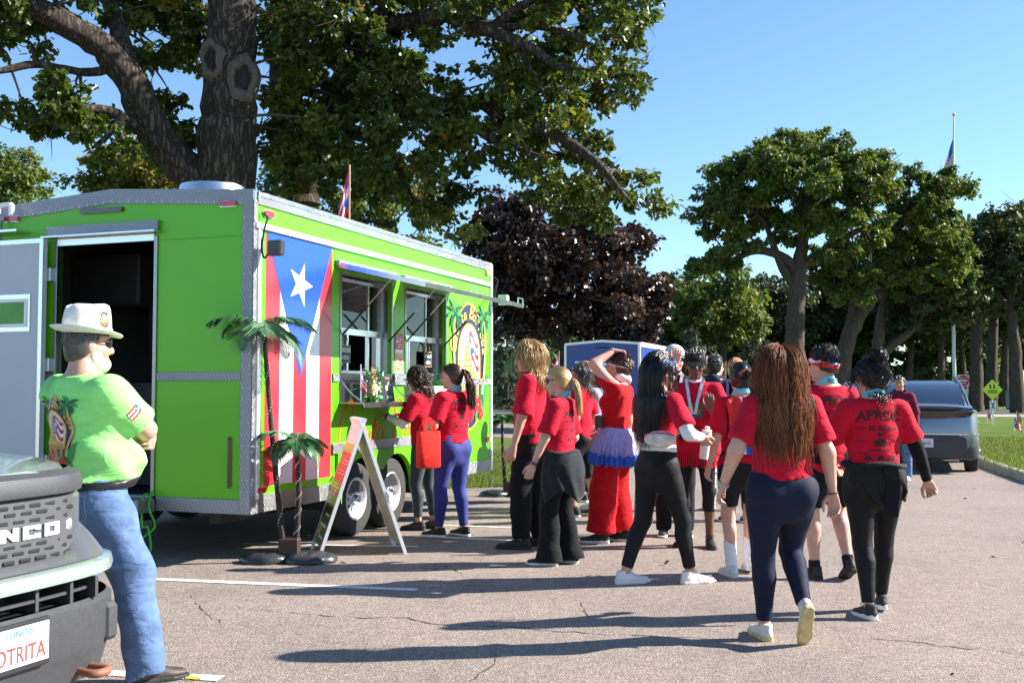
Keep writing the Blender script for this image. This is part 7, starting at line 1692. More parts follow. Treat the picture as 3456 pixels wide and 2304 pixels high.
def cape(I,bandsm,z_top,z_bot,wt,wb,yoff,n=30,k=16,name='flag_cape',tilt=0):
    """Cloth hanging behind the back in vertical bands."""
    objs=[]; t=I['top'].data; bv=BVHTree.FromPolygons([v.co.copy() for v in t.vertices],[tuple(p.vertices) for p in t.polygons]); y=I['Rt']@np.array([0,1,0]); q=MB(); vs=[]
    for j in range(k):
        u=j/(k-1); z=z_top+(z_bot-z_top)*u
        for i in range(n):
            v=i/(n-1); w_=wt+(wb-wt)*u; x=(v-.5)*w_+tilt*u; p=I['TP']((x,-.5,z-.05*(2*v-1)**2*(1-u))); h=bv.ray_cast(Vector(p),Vector(y),.8)
            b=np.array(h[0]) if h[0] is not None else p+y*.42; vs.append(b-y*(.012+.012*math.sin(v*22+2*u)+.008*math.sin(v*9+6*u)+yoff*u))
    q.add(vs,[(j*n+i,j*n+i+1,(j+1)*n+i+1,(j+1)*n+i) for j in range(k-1) for i in range(n-1)]); q.m=[bandsm[1](i/(n-2),j/(k-2)) for j in range(k-1) for i in range(n-1)]
    return q.build(name,bandsm[0],I['root'],smooth=70)
cape(I,([FLR,FLW,FLB],lambda v,u:0 if v<.36 else (1 if v<.44+.06*u else (2 if v<.80 else 1))),1.455,.98,.30,.20,.02)
neck_ribbon(I,AQUA)

# 15 -- the redhead walking away
I=person('woman with very long wavy auburn hair and navy leggings walking away',(1.532, 6.063),5,1.655,skin='skin_fair',waist=1.10,chest=1.08,hip=1.16,leg=1.20,arm=1.10,feet=[(-.085,.09,0,4,0),(.085,-.17,.172,-5,60)],knee=[None,(.05,1,0)],arms=[((-.335,.06,.90),(-.35,-1,0)),((.305,.0,.86),(.3,-1,0))],hands=[dict(palm=(1,-.4,0),curl=.45),dict(palm=(-.6,-.7,0),curl=.35)],
 top=dict(mat=RED,hem=.945,sleeve=.80,loose=.65,sflare=.020,fold=.008,seed=11),bottom=dict(kind='leggings',mat=NAVYL,end=.93,top=1.03),shoes=dict(mat=CREAMS,sole=SOLEY,thick=.038))
hair_cap(I,H_RED,.025,seed=19,low=-.10); hair_long(I,H_RED,2200,.485,seed=20,wave=.016,wfreq=8,rad=.0017,thick=.027,spread=.08,steps=28,tors=.030); wrist_band(I,0,mat('beige_band',(0.42,0.34,0.30),.6),.026,.031,'watch',.93); wrist_band(I,1,BLACK,.006,.031,'hair_tie',.97)
# 16 -- bandana headband, shorts
I=person('person with short black hair, red white and blue headband and black shorts',(2.383, 8.085),10,1.725,True,'skin_fair',chest=1.02,waist=1.12,hip=1.08,leg=1.1,hyaw=34,feet=[(-.09,.03,0,6,0),(.13,-.10,.05,-6,25)],arms=[((-.24,.02,.85),(-.2,-1,0)),None],top=dict(mat=RED,hem=.80,sleeve=.95,loose=1.0,sflare=.03,fold=.008,seed=13),bottom=dict(kind='shorts',mat=BLKC,end=.85,loose=.02),shoes=dict(mat=SBLK,sole=SOLEB,sock=dict(mat=BSOCK,top=.16)))
hair_cap(I,H_BLK,.014,seed=21,low=-.06); hair_short(I,H_BLK,1100,.075,seed=21,lift=.38,low=-.06,thick=.018,flow=(0,-.3,.9)); bandana(I,'rwb',.0,.050,.22,.022); neck_ribbon(I,AQUA,.036,text='2026'); back_print(I,1.05,1.28)
# 17 -- bun, black sleeves
I=person('woman with high black bun, printed red tee over black sleeves and black leggings',(2.299, 6.782),3,1.62,skin='skin_fair',waist=1.16,chest=1.12,hip=1.08,leg=1.08,arm=1.06,hyaw=24,hpitch=2,feet=[(-.085,-.10,0,6,3),(.10,.16,.0,-14,6)],arms=[((-.20,.20,.98),(-1,-.5,-.1)),((.43,.07,.80),(.5,-1,.1))],hands=[None,dict(palm=(-.5,-.6,0),curl=.75,dir=(.45,.2,-.9))],
 top=dict(mat=RED,hem=1.005,sleeve=.80,loose=.85,sflare=.024,fold=.008,seed=14),undersleeve=dict(mat=BLKC,end=.97),bottom=dict(kind='leggings',mat=BLKL,end=.95,top=1.04),shoes=dict(mat=SBLK,sole=SOLEW,laces=SBLK,thick=.038))
hair_cap(I,H_BLK,.015,seed=22); hair_pulled(I,H_BLK,(0,-.085,.115),520,.16,seed=22,bun=((0,-.085,.135),.052),tail_n=160,fan=.12,taildir=(0,-1,.2),wave=.02); hair_long(I,H_BLK,300,.16,seed=23,wave=.012,rad=.0022,steps=10,front=-.02); sunglasses(I,LENS,FRAME); face_bits(I); neck_ribbon(I,AQUA,.036,text='2026'); back_print(I,1.08,1.285)
waist_jacket(I,CL('black_jacket',(0.013,0.013,0.016),.8,.4),1.0,.80,-190,10,seed=5,puff=.1); y=I['Rt']@np.array([0,1,0])
P=[I['TP']((.045+.01*math.sin(i*.7),-.165-.02*math.sin(i*.3),.99-.045*i)) for i in range(8)]; ribbon('hanging_sleeve',P,.085,BLKC,I['root'],[-y]*8,.010)
q=MB(); q.tube([I['HS']((-.086,.006,-.012)),I['HS']((-.088,.012,-.030))],.005,6); q.build('earbud',WHITE,I['root'])
# 18 -- maroon hoodie by the car
I=person('smiling person in maroon hoodie beside the grey car',(6.2,17.0),150,1.65,skin='skin_tan',top=dict(mat=MAROON,hem=.84,sleeve=1.9,loose=.9,grow=.022),bottom=dict(kind='pants',mat=DENIM),shoes=dict(mat=SWHT,sole=SOLEW),hres=.008)
hair_cap(I,H_BLK,.010,seed=24); hair_short(I,H_BLK,400,.04,seed=24); hood(I,MAROON); face_bits(I)

# ---------------------------------------------------------------- props round the trailer
T0=Vector((*(-2.132, 8.713),0)); DU=Vector((.3453,.9385,0)); DV=Vector((-.9385,.3453,0)); TRZ=math.atan2(.9385,.3453)
TW=lambda x,y,z:T0+DU*x+DV*y+Vector((0,0,z))
PALM=mat('palm_frond',(0.030,0.105,0.028),.42,var=.3,scale=14); PALM2=mat('pale_palm_frond',(0.10,0.22,0.10),.38,var=.3,scale=14); PTR=mat('palm_trunk',(0.040,0.026,0.020),.8,var=.35,scale=30,bump=.6,bscale=70); BEAD=mat('light_beads',(0.75,0.73,0.68),.3,var=0); BAGM=mat('weight_bag',(0.030,0.034,0.038),.35,var=.2,scale=8,bump=.5,bscale=14); POT=mat('brown_pot',(0.055,0.028,0.024),.5,var=.15)
def frond(parent,base,az,el,L,seed,m,droop=.9,lw=.0075):
    rr=random.Random(seed); q=MB(); rib=[]; p=Vector(base); a=el; n=22
    for i in range(n+1):
        rib.append(p.copy()); d=Vector((math.cos(az)*math.cos(a),math.sin(az)*math.cos(a),math.sin(a))); p=p+d*L/n; a-=droop/n*(1+i/n)
    q.tube(rib,[.006*(1-i/(n+2)) +.001 for i in range(n+1)],5)
    for i in range(2,n+1):
        for k in (0,.5):
            if i==n and k: continue
            c=rib[i].lerp(rib[min(i+1,n)],k); t=(rib[min(i+1,n)]-rib[i-1]).normalized(); sd=t.cross(Vector((0,0,1))).normalized(); u=(i+k)/n; ll=L*.46*math.sin(math.pi*min(1,u*.80+.16))*rr.uniform(.85,1.1)
            for sg in (-1,1):
                dr=(sd*sg*.85+t*.62+Vector((0,0,-.15-.25*u+rr.uniform(-.1,.1)))).normalized(); w=t*lw; e=c+dr*ll; mdp=c+dr*ll*.5+Vector((0,0,.012))
                q.add([c-w*.5,c+w*.5,mdp+w*.7,e+Vector((0,0,-.03*ll/.2)),mdp-w*.7],[(0,1,2,3,4)])
    return q.build('frond',m,parent)
def palm_pair(label,base,tall_top,tall_foot,short_top,short_foot,seed,group):
    root=empty('artificial_palm',(*base,0),0,label,'artificial palm',group); rr=random.Random(seed); B=Vector((*base,0))
    for nm,foot,top,nf,L in (('tall',tall_foot,tall_top,10,.48),('short',short_foot,short_top,8,.36)):
        f=Vector(foot)-B; t=Vector(top)-B; md=f.lerp(t,.5)+Vector((rr.uniform(-.02,.02),0,0)); pts=spline([f,md,t],8); q=MB(); k=len(pts)
        q.tube(pts,[.024-.008*i/k+.003*(i%2) for i in range(k)],10); tr=q.build('trunk',PTR,root,smooth=40)
        q=MB(); P=[Vector(p) for p in pts]
        for i in range(70):
            u=i/69*(len(P)-1); j=min(int(u),len(P)-2); c=P[j].lerp(P[j+1],u-j); an=i*.55; r_=.025-.008*i/70; c=c+Vector((math.cos(an)*r_,math.sin(an)*r_,0)); q.box(c.x-.004,c.x+.004,c.y-.004,c.y+.004,c.z-.005,c.z+.005)
        o=q.build('light_string',BEAD,tr); o['kind']='stuff'
        for i in range(nf):
            az=2*math.pi*i/nf+rr.uniform(-.25,.25); el=rr.choice((.75,.25,-.05,.45)); frond(root,t,az,el,L*rr.uniform(.85,1.1),seed*50+i,PALM2 if i%4==0 else PALM,droop=rr.uniform(.9,1.6))
    a=(Vector(tall_foot)-B+Vector(short_foot)-B)/2; q=MB(); q.box(a.x-.085,a.x+.085,a.y-.06,a.y+.06,.0,.20,b=.012); q.build('pot',POT,root)
    for sx,r_ in ((-.20,.20),(.17,.22)):
        q=MB(); n=22; vs=[]; rg=random.Random(seed+int(sx*100)); ph=[rg.uniform(-.02,.02) for _ in range(n)]
        for k,(rd,h) in enumerate(((1,.005),(1.03,.03),(.92,.062),(.62,.082),(.25,.088),(.01,.086))):
            for i in range(n): an=2*math.pi*i/n; w=1+.06*math.sin(i*1.9)*(1-k/6)+ph[i]; vs.append((a.x+sx+r_*rd*w*math.cos(an),a.y-.03+r_*.8*rd*w*math.sin(an),h*(1+ph[i]*4)))
        q.add(vs,[(k*n+i,k*n+(i+1)%n,(k+1)*n+(i+1)%n,(k+1)*n+i) for k in range(5) for i in range(n)]); q.build('weight_bag',BAGM,root,smooth=60)
    return root
palm_pair('artificial palm pair wound with lights in front of the flag mural',(-1.847, 8.879),(-2.059, 8.8, 1.925),(*(-1.898, 8.879),.15),(-1.776, 8.8, 1.003),(*(-1.799, 8.923),.15),3,'artificial palms')
palm_pair('artificial palm pair past the far end of the green trailer',(-0.035, 14.296),(0.21, 14.2, 1.914),(*(0.023, 14.414),.15),(-0.134, 14.2, 1.026),(*(-0.094, 14.414),.15),4,'artificial palms')

# sandwich board
SB=empty('sandwich_board',(-1.36,9.45,0),0,'white A-frame menu board standing in front of the trailer wheels','sign board'); B=Vector((-1.36,9.45,0)); rd=Vector((-.295,.955,0))
PLW=mat('white_plastic',(0.72,0.72,0.73),.45,var=.05,scale=8); POSTB=mat('poster_back',(0.50,0.47,0.40),.6,var=.15,scale=6)
ap=Vector((-1.284,9.19,1.12)); feet={'l':Vector((-1.636,9.09,0)),'r':Vector((-.918,9.29,0))}
prints=[mat('print_dark_green',(0.05,0.09,0.03),.35,var=.5,scale=9),mat('print_red',(0.62,0.035,0.02),.35,var=.25,scale=9),mat('print_lime',(0.30,0.55,0.05),.35,var=.25,scale=12),mat('print_dark',(0.02,0.018,0.016),.35,var=.4,scale=20),FWHITE,mat('print_yellow',(0.75,0.42,0.05),.35,var=.3,scale=20)]
for k,ft in feet.items():
    dn=(ft-ap).normalized(); nr=rd.cross(dn).normalized(); 
    if nr.x>0: nr=-nr
    P=lambda u,v,h:tuple(ap+rd*(.56*u)+dn*(v*(ft-ap).length)+nr*h-B)
    leg=MB()
    for u0,u1 in ((0,.05),(.95,1)): leg.add([P(u,v,h) for u in (u0,u1) for v in (.0,1.0) for h in (-.014,.014)],[(0,1,3,2),(4,6,7,5),(0,4,5,1),(2,3,7,6),(0,2,6,4),(1,5,7,3)])
    leg.build('leg_frame',PLW,SB,fixn=True)
    pn=MB(); pn.add([P(u,v,h) for u in (.05,.95) for v in (.02,.93) for h in (-.010,.010)],[(0,1,3,2),(4,6,7,5),(0,4,5,1),(2,3,7,6),(0,2,6,4),(1,5,7,3)]); po=pn.build('panel',PLW if k=='l' else POSTB,SB,fixn=True)
    hd=MB(); hd.add([P(u,v,h) for u in (.02,.98) for v in (-.055,.03) for h in (-.016,.016)],[(0,1,3,2),(4,6,7,5),(0,4,5,1),(2,3,7,6),(0,2,6,4),(1,5,7,3)]); hd.build('handle',PLW,SB,fixn=True)
    if k=='l':
        q=MB(); R_=lambda u0,u1,v0,v1,mi,l=0:q.add([P(u0,v0,.0125+l*.0012),P(u1,v0,.0125+l*.0012),P(u1,v1,.0125+l*.0012),P(u0,v1,.0125+l*.0012)],[(0,1,2,3)],mi)
        R_(.055,.945,.15,.22,2); R_(.055,.945,.22,.55,1); R_(.055,.945,.55,.62,2); R_(.055,.945,.62,.925,0); R_(.12,.88,.16,.20,5,1)
        rr=random.Random(5)
        for r in range(12):
            v=.25+r*.026; u=.14
            while u<.86: w=rr.uniform(.05,.16); R_(u,min(u+w,.87),v,v+.011,4 if rr.random()<.7 else 5,1); u+=w+.05
        for r in range(6): R_(.15+.1*rr.random(),.5+.35*rr.random(),.65+r*.042,.667+r*.042,4 if r%2 else 3,1)
        for r in range(5): R_(.55+.05*r,.62+.05*r,.80+.02*(r%2),.86,5,2)
        q.build('menu_print',prints,po)
    else:
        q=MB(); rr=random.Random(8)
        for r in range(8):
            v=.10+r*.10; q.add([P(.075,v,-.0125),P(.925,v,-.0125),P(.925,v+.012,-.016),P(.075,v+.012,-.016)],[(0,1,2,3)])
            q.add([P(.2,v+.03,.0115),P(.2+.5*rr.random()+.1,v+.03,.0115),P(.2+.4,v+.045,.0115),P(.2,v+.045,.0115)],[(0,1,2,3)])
        q.build('panel_ribs',mat('rib_mark',(0.42,0.39,0.33),.6,var=.1),po)  # slightly darker ribs and marks of the poster text bleeding through

# green cord at the trailer step
q=MB(); c0=TW(-.03,.97,.55); g1=Vector((*(-3.031, 8.901),.02))
q.tube(spline([c0,c0+Vector((-.03,-.10,-.02)),c0+Vector((-.02,-.13,-.25)),c0.lerp(g1,.6)+Vector((.0,-.02,.05)),g1+Vector((.03,0,.10)),g1],8),.010,7)
q.tube(spline([c0+Vector((.02,-.02,.03)),c0+Vector((.03,-.12,-.1)),c0.lerp(g1,.5)+Vector((.05,0,0)),g1+Vector((-.05,.0,.16)),g1+Vector((-.03,.02,.02)),g1+Vector((.05,-.02,.03))],8),.010,7)
tag(q.build('power_cord',mat('green_cord',(0.05,0.42,0.03),.45,var=.05),smooth=60),'bright green power cord hanging from the trailer door sill','cord')

# roof flag
rf=empty('roof_flag',tuple(TW(1.86,.14,3.07)),0,'puerto rican flag drooping from a pole on the trailer roof','flag')
q=MB(); q.tube([(0,0,0),(0,0,.60)],.011,8); q.build('pole',mat('pole_wood',(0.38,0.22,0.12),.6),rf,smooth=60)
def droop_flag(name,parent,L,Hh,bands,seed,dirv=(-1,0,0),fold=.05,n=26,k=14,fall=.6,wid=1.):
    q=MB(); vs=[]; dv=Vector(dirv).normalized(); pv=Vector((-dv.y,dv.x,0))
    for j in range(k):
        v=j/(k-1)
        for i in range(n):
            u=i/(n-1); x=L*u*(.30+.14*v)*wid; z=Hh*(1-v)-fall*L*u; y=fold*math.sin(u*11+v*2+seed)*u**.5*.5; p=dv*x+pv*y; vs.append((p.x,p.y,z))
    q.add(vs,[(j*n+i,j*n+i+1,(j+1)*n+i+1,(j+1)*n+i) for j in range(k-1) for i in range(n-1)]); q.m=[bands[1](i/(n-2),j/(k-2)) for j in range(k-1) for i in range(n-1)]
    return q.build(name,bands[0],parent,smooth=70)
def pr_bands(u,v):
    if u<.5-abs(v-.5)*.9: return 1 if (u-.17)**2+((v-.5)*.8)**2<.012 else 2
    return 0 if int(v*4.99)%2==0 else 1
fl=droop_flag('cloth',rf,.55,.42,([FLR,FLW,FLB],pr_bands),1,(-.9,-.3,0),.06,fall=.75,wid=.6); fl.location=(0,0,.17)

# things on the serving shelves and in the windows
def card(name,label,cat,c,w,h,mats,draw,rz=TRZ+math.pi/2*0,lean=.12,th=.006,m0=None):
    """Upright board whose face looks out of the trailer; draw(R) adds its print."""
    root=empty(name,tuple(c),rz,label,cat); M_=Matrix.Rotation(lean,4,'X'); q=MB(); q.box(-w/2,w/2,0,th,0,h,b=.002,M=M_); q.build('board',m0 or BLACK,root)
    q=MB()
    def Rr(x0,x1,z0,z1,mi,l=0): q.add([tuple(M_@Vector((x,-.0012*(l+1),z))) for x,z in ((x0,z0),(x1,z0),(x1,z1),(x0,z1))],[(0,1,2,3)],mi)
    def Tt(s_,x,z,sz,mi,bold=.0,l=1):
        vs,fs=text_geo(s_,sz,bold=bold); flatpoly(q,[(x+a,z+b) for a,b in vs],fs,lambda a,b,h:tuple(M_@Vector((a,-.0012*(l+1),b))),0,mi)
    draw(Rr,Tt); q.build('print',mats,root); return root
CHALK=mat('chalk_white',(0.75,0.74,0.70),.8,var=.1,scale=60); WOODF=mat('sign_wood',(0.42,0.24,0.12),.6,var=.3,scale=30)
def order(Rr,Tt): Tt('ORDER',0,.105,.062,0,.03); Tt('-HERE-',0,.035,.055,0,.02); Rr(-.10,.10,0,.008,1); Rr(-.10,.10,.168,.176,1); Rr(-.10,-.092,.008,.168,1); Rr(.092,.10,.008,.168,1)
def pick(Rr,Tt): Tt('PICK-UP',0,.105,.048,0,.03); Tt('-HERE-',0,.035,.05,0,.02); Rr(-.10,.10,0,.008,1); Rr(-.10,.10,.168,.176,1); Rr(-.10,-.092,.008,.168,1); Rr(.092,.10,.008,.168,1)
for nm,lab,x,dr in (('order_sign','black hanging sign reading order here in the nearer window',1.715,order),('pickup_sign','black hanging sign reading pick-up here in the farther window',3.63,pick)):
    r_=card(nm,lab,'sign',TW(x,.09,1.69),.20,.176,[CHALK,WOODF],dr,lean=0,th=.012); q=MB(); q.tube([(-.07,.006,.176),(0,.006,.33),(.07,.006,.176)],.004,5); q.build('string',WOODF,r_)
def menu2(Rr,Tt):
    for s in (-1,1):
        Rr(s*.10-.08,s*.10+.08,.02,.27,3); Tt('Tostones' if s<0 else 'Tripletas',s*.10,.232,.028,1,.02,2)
        rr=random.Random(s+4)
        for k in range(9): x=s*.10+rr.uniform(-.06,.04); z=.09+rr.uniform(0,.10); Rr(x,x+.04,z,z+.025,(0,2,4,2 if s<0 else 0)[k%4],2)
        Rr(s*.10-.055,s*.10+.055,.03,.06,5,2)
card('menu_board','black menu board with two food pictures on the nearer serving shelf','menu board',TW(2.20,-.10,1.312),.44,.285,[CHALK,GOLD,LGREEN,BLACK,TAN,mat('mint_print',(0.15,0.55,0.25),.5,var=.1)],menu2,lean=-.16)
def tiki(Rr,Tt):
    rr=random.Random(3); Rr(-.045,.045,0,.34,0); Rr(-.045,.045,.23,.34,1,1); Rr(-.035,.035,.285,.32,2,2); Rr(-.04,.04,.235,.255,0,2)
    for k in range(10): Rr(-.038,.0+.036*rr.random(),.015+k*.021,.026+k*.021,rr.choice((1,3,4)),1)
card('drink_menu','tall narrow colourful drink menu card on the nearer serving shelf','menu card',TW(1.90,-.15,1.312),.095,.34,[CREAM,LRED,LGREEN,GOLD,ORANGE],tiki,lean=-.10)
TINS=mat('green_tinsel',(0.01,0.30,0.05),.18,metal=.7,var=.4,scale=30)
def tinsel(label,c,h,seed,trunk=True):
    root=empty('tinsel_palm',tuple(c),0,label,'decoration'); rg=np.random.default_rng(seed); q=MB()
    if trunk: q.tube([(0,0,.0),(.01,0,h*.5),(0,0,h*.85)],.012,7); q.build('stem',GOLD,root)
    P=np.concatenate([rg.normal(0,1,(160,3))*np.array([.05,.05,.03])+np.array([0,0,.04]),rg.normal(0,1,(160,3))*np.array([.06,.06,.05])+np.array([0,0,h*.8])]); P[:,2]=np.maximum(P[:,2],.01)
    leaves('tinsel',P,.05,LEAF_NEEDLE,TINS,root,rg,up=.2)['kind']='stuff'; return root
tinsel('shiny green tinsel palm on the nearer serving shelf',TW(1.74,-.18,1.312),.30,1); tinsel('shiny green tinsel heap on the farther serving shelf',TW(3.55,-.10,1.312),.22,2,False)
hf=empty('hand_flag',tuple(TW(1.57,-.16,1.312)),0,'small flag on a stick standing on the nearer serving shelf','flag'); q=MB(); q.tube([(0,0,0),(.0,-.01,.36)],.004,6); q.build('stick',WHITE,hf); f_=droop_flag('cloth',hf,.22,.15,([FLR,FLW,FLB],pr_bands),2,(.6,.8,0),.03,fall=.8); f_.location=(0,0,.19)
hf=empty('hand_flag',(0.496, 11.2, 1.658),0,'small flag on a stick rising beside the star bandana','flag'); q=MB(); q.tube([(0,0,-.22),(.0,0,.18)],.004,6); q.build('stick',GOLD,hf); f_=droop_flag('cloth',hf,.24,.16,([FLR,FLW,FLB],pr_bands),2,(-.75,-.6,0),.03,fall=.5); f_.location=(0,0,.0)
tb=empty('plastic_tub',tuple(TW(3.30,-.13,1.312)),TRZ,'white translucent plastic tub on the farther serving shelf','tub'); q=MB(); q.prism([(-.20,-.10),(.20,-.10),(.20,.10),(-.20,.10)],.0,.14,lambda x,y,h:(x*(.88+h*.85),y*(.85+h),h)); q.build('bin',mat('frosted_plastic',(0.70,0.72,0.74),.4,var=.05),tb,fixn=True); q=MB(); q.box(-.21,.21,-.11,.11,.141,.158,b=.006); q.build('rim',WHITE,tb)

# bag, bottle
q=MB(); bg_=empty('tote_bag',(-0.787, 10.05, 0.695),R(35),'red cloth tote bag held by the woman in blue leggings','bag'); RBAG=CL('red_bag',(0.62,0.022,0.015),.8,.4)
n=10; vs=[]
for z,sx,sy in ((0,.105,.055),(.01,.115,.062),(.15,.118,.058),(.30,.120,.040),(.345,.121,.030)):
    for i in range(20):
        a=2*math.pi*i/20; vs.append((sx*math.copysign(abs(math.cos(a))**.45,math.cos(a))*(1+.02*math.sin(z*30+i)),sy*math.copysign(abs(math.sin(a))**.45,math.sin(a)),z))
q.add(vs,[(j*20+i,j*20+(i+1)%20,(j+1)*20+(i+1)%20,(j+1)*20+i) for j in range(4) for i in range(20)]+[tuple(range(20))[::-1]]); q.build('pouch',RBAG,bg_,smooth=50)
for sy in (-.032,.032): ribbon('handle',[(-.06,sy,.33),(-.045,sy*.8,.43),(0,sy*.4,.47),(.045,sy*.8,.43),(.06,sy,.33)],.022,RBAG,bg_,[(0,1,0)]*5)
bo=empty('water_bottle',tuple(DW['root'].matrix_basis@Vector(BOT)),0,'white tumbler held by the woman with straight black hair','bottle'); q=MB(); q.lathe([(.001,-.13),(.032,-.13),(.034,-.12),(.038,.06),(.036,.07),(.001,.07)],20); q.build('cup',mat('tumbler_cream',(0.72,0.66,0.60),.35,var=.04),bo,smooth=35); q=MB(); q.lathe([(.037,.0705),(.037,.085),(.02,.09),(.018,.11),(.001,.112)],16); q.build('lid',WHITE,bo,smooth=35)
bo.rotation_euler=(R(8),R(6),0)
# a white flag end hanging behind the red trousers
q=MB(); vs=[]; 
for j in range(10):
    for i in range(10): vs.append((.20*(i/9-.5)*(.7+.3*j/9),.02*math.sin(i*1.4+j*.3),.62-.52*j/9+.02*math.sin(i)))
q.add(vs,[(j*10+i,j*10+i+1,j*10+11+i,j*10+10+i) for j in range(9) for i in range(9)]); q.m=[(1 if i in(3,4) and j>4 else 0) for j in range(9) for i in range(9)]
o=q.build('flag_cloth',[FLW,FLR],None,smooth=70); o.location=(*(1.305, 10.62),.0); tag(o,'white flag cloth with red stripe hanging behind the red trousers','flag')
# litter on the asphalt
q=MB(); c=Vector((*(-0.119, 8.639),.012)); q.add([c+Vector(v) for v in ((-.07,-.02,0),(.06,-.03,.004),(.08,.03,.0),(-.05,.04,.006))],[(0,1,2,3)]); tag(q.build('paper_scrap',WHITE),'small white scrap of paper on the asphalt','litter')

# ---------------------------------------------------------------- vehicles
def sweep(q,plan,prof,mi=0):
    """Profile (out, z) swept along a plan curve of (x, y); out pushes along the outward normal."""
    k=len(plan); vs=[]
    for i,(x,y) in enumerate(plan):
        a=plan[max(i-1,0)]; b=plan[min(i+1,k-1)]; dx,dy=b[0]-a[0],b[1]-a[1]; L=math.hypot(dx,dy); nx,ny=dy/L,-dx/L
        for o,z in prof: vs.append((x+nx*o,y+ny*o,z))
    m=len(prof); q.add(vs,[(i*m+j,i*m+j+1,(i+1)*m+j+1,(i+1)*m+j) for i in range(k-1) for j in range(m-1)],mi)
MINT=mat('mint_grey_paint',(0.25,0.315,0.28),.25,coat=1,var=.02); DKP=mat('dark_grey_plastic',(0.045,0.047,0.052),.55,var=.12,scale=40,bump=.15,bscale=200); GRL=mat('grille_grey',(0.085,0.088,0.095),.35,var=.05,coat=.3); CARB=mat('black_gap',(0.006,0.006,0.006),.6,var=0)
SUV=empty('parked_suv',(-1.85,3.96,0),TRZ,'mint grey off-road car with dark grille parked at the lower left edge','car')
half=[(0,0),(.25,.006),(.45,.03),(.60,.085),(.71,.17),(.78,.27),(.82,.40),(.835,.64)]
plan=spline([(-x,y) for x,y in half[::-1]]+half[1:],4)
off=lambda p,k,s=1.:[(x*s,y+k) for x,y in p]
q=MB(); sweep(q,plan,[(-.10,.235),(-.03,.25),(.0,.36),(.012,.40),(.012,.555),(-.01,.575)]); q.build('bumper',DKP,SUV,smooth=40,fixn=True)
q=MB(); sweep(q,plan,[(-.02,.658),(.012,.668),(.017,.69),(.010,.718),(-.05,.732)]); q.build('bumper_bar',MINT,SUV,smooth=40,fixn=True)
q=MB(); sweep(q,plan,[(-.06,.57),(-.13,.58),(-.13,.66),(-.06,.665)]); q.build('lower_intake',CARB,SUV,fixn=True)
q=MB()
for x in (-.45,-.25,-.05,.15,.33,.47): q.box(x-.008,x+.008,.02,.14,.575,.66)
sweep(q,[(x,y) for x,y in plan if abs(x)<.55],[(-.03,.610),(-.022,.612),(-.022,.622),(-.03,.624)]); q.build('intake_bars',DKP,SUV)
for sg in (-1,1):
    q=MB(); q.box(sg*.60-.045,sg*.60+.045,.045,.16,.37,.53,b=.02); q.build('fog_lamp_block',DKP,SUV)
half2=[(0,.10),(.25,.105),(.42,.13),(.56,.21),(.66,.31),(.74,.44),(.78,.58),(.80,.80)]; gp=spline([(-x,y) for x,y in half2[::-1]]+half2[1:],4)
q=MB(); sweep(q,gp,[(-.05,.735),(.0,.745),(.006,.82),(.004,.98),(-.02,1.005)]); q.build('grille_panel',GRL,SUV,smooth=40,fixn=True)
q=MB(); 
for r,(z,n0) in enumerate(((.765,0),(.795,1),(.822,0),(.915,1),(.945,0),(.972,1))):
    x=-.44+.045*n0
    while x<.40:
        yy=np.interp(abs(x+.03),[p[0] for p in half2],[p[1] for p in half2])-.008; q.box(x,x+.06,yy-.0015,yy+.02,z-.008,z+.008,b=.004); x+=.082
o=q.build('grille_slots',CARB,SUV); o['kind']='stuff'
def block(ch,x,z,w,h,t=.3):
    """Wide block capitals built of bars."""
    v=.30*w; hb=.26*h; out=[]; R_=lambda a,b,c,d:out.append([(x+a,z+c),(x+b,z+c),(x+b,z+d),(x+a,z+d)])
    if ch in 'BO' or ch=='D': R_(0,v,0,h); R_(w-v,w,0,h); R_(v,w-v,0,hb); R_(v,w-v,h-hb,h)
    if ch=='B': R_(v,w-v,h*.40,h*.60)
    if ch=='R': R_(0,v,0,h); R_(v,w,h-hb,h); R_(w-v,w,h*.42,h-hb); R_(v,w-v,h*.36,h*.58); out.append([(x+v,z+h*.36),(x+v*1.9,z+h*.36),(x+w,z),(x+w-v,z)])
    if ch=='N': R_(0,v,0,h); R_(w-v,w,0,h); out.append([(x+v,z+h),(x+v,z+h*.55),(x+w-v,z),(x+w-v,z+h*.45)])
    if ch=='C': R_(0,v,0,h); R_(v,w,0,hb); R_(v,w,h-hb,h); R_(w-v,w,hb,hb*1.35); R_(w-v,w,h-hb*1.35,h-hb)
    return out
q=MB()
for i,ch in enumerate('BRONCO'):
    x=.017+(i-3)*.113+.012
    for p in block(ch,x,.846,.090,.050): 
        yy=lambda a:np.interp(abs(a),[p_[0] for p_ in half2],[p_[1] for p_ in half2])-.010
        q.prism(p,0,.006,lambda a,b,h:(a,yy(a)-h,b))
q.build('grille_lettering',WHITE,SUV,fixn=True)
q=MB(); sweep(q,gp,[(-.05,.60),(-.045,.70),(-.04,1.06)]); q.build('front_core',DKP,SUV,fixn=True)
q=MB(); sweep(q,plan,[(-.14,.24),(-.15,.60),(-.12,.70)]); sweep(q,plan,[(-.04,.733),(-.20,.742),(-.45,.75)]); q.build('bumper_core',CARB,SUV)
q=MB(); vs=[]
for (x0,y0),(x1,y1) in zip(gp,plan): zt_=float(np.interp(abs(x0),[.40,.56],[.756,.86])); vs+=[(x0*1.002,y0-.004,zt_),(x0*.6+x1*.4,(y0*.62+y1*.38)-.004,.5*zt_+.5*.735+.01),(x1*.985,y1+.02,.731)]
n=len(plan); q.add(vs,[(i*3+j,i*3+j+1,(i+1)*3+j+1,(i+1)*3+j) for i in range(n-1) for j in range(2)]); q.build('lower_fascia',GRL,SUV,smooth=50,fixn=True)
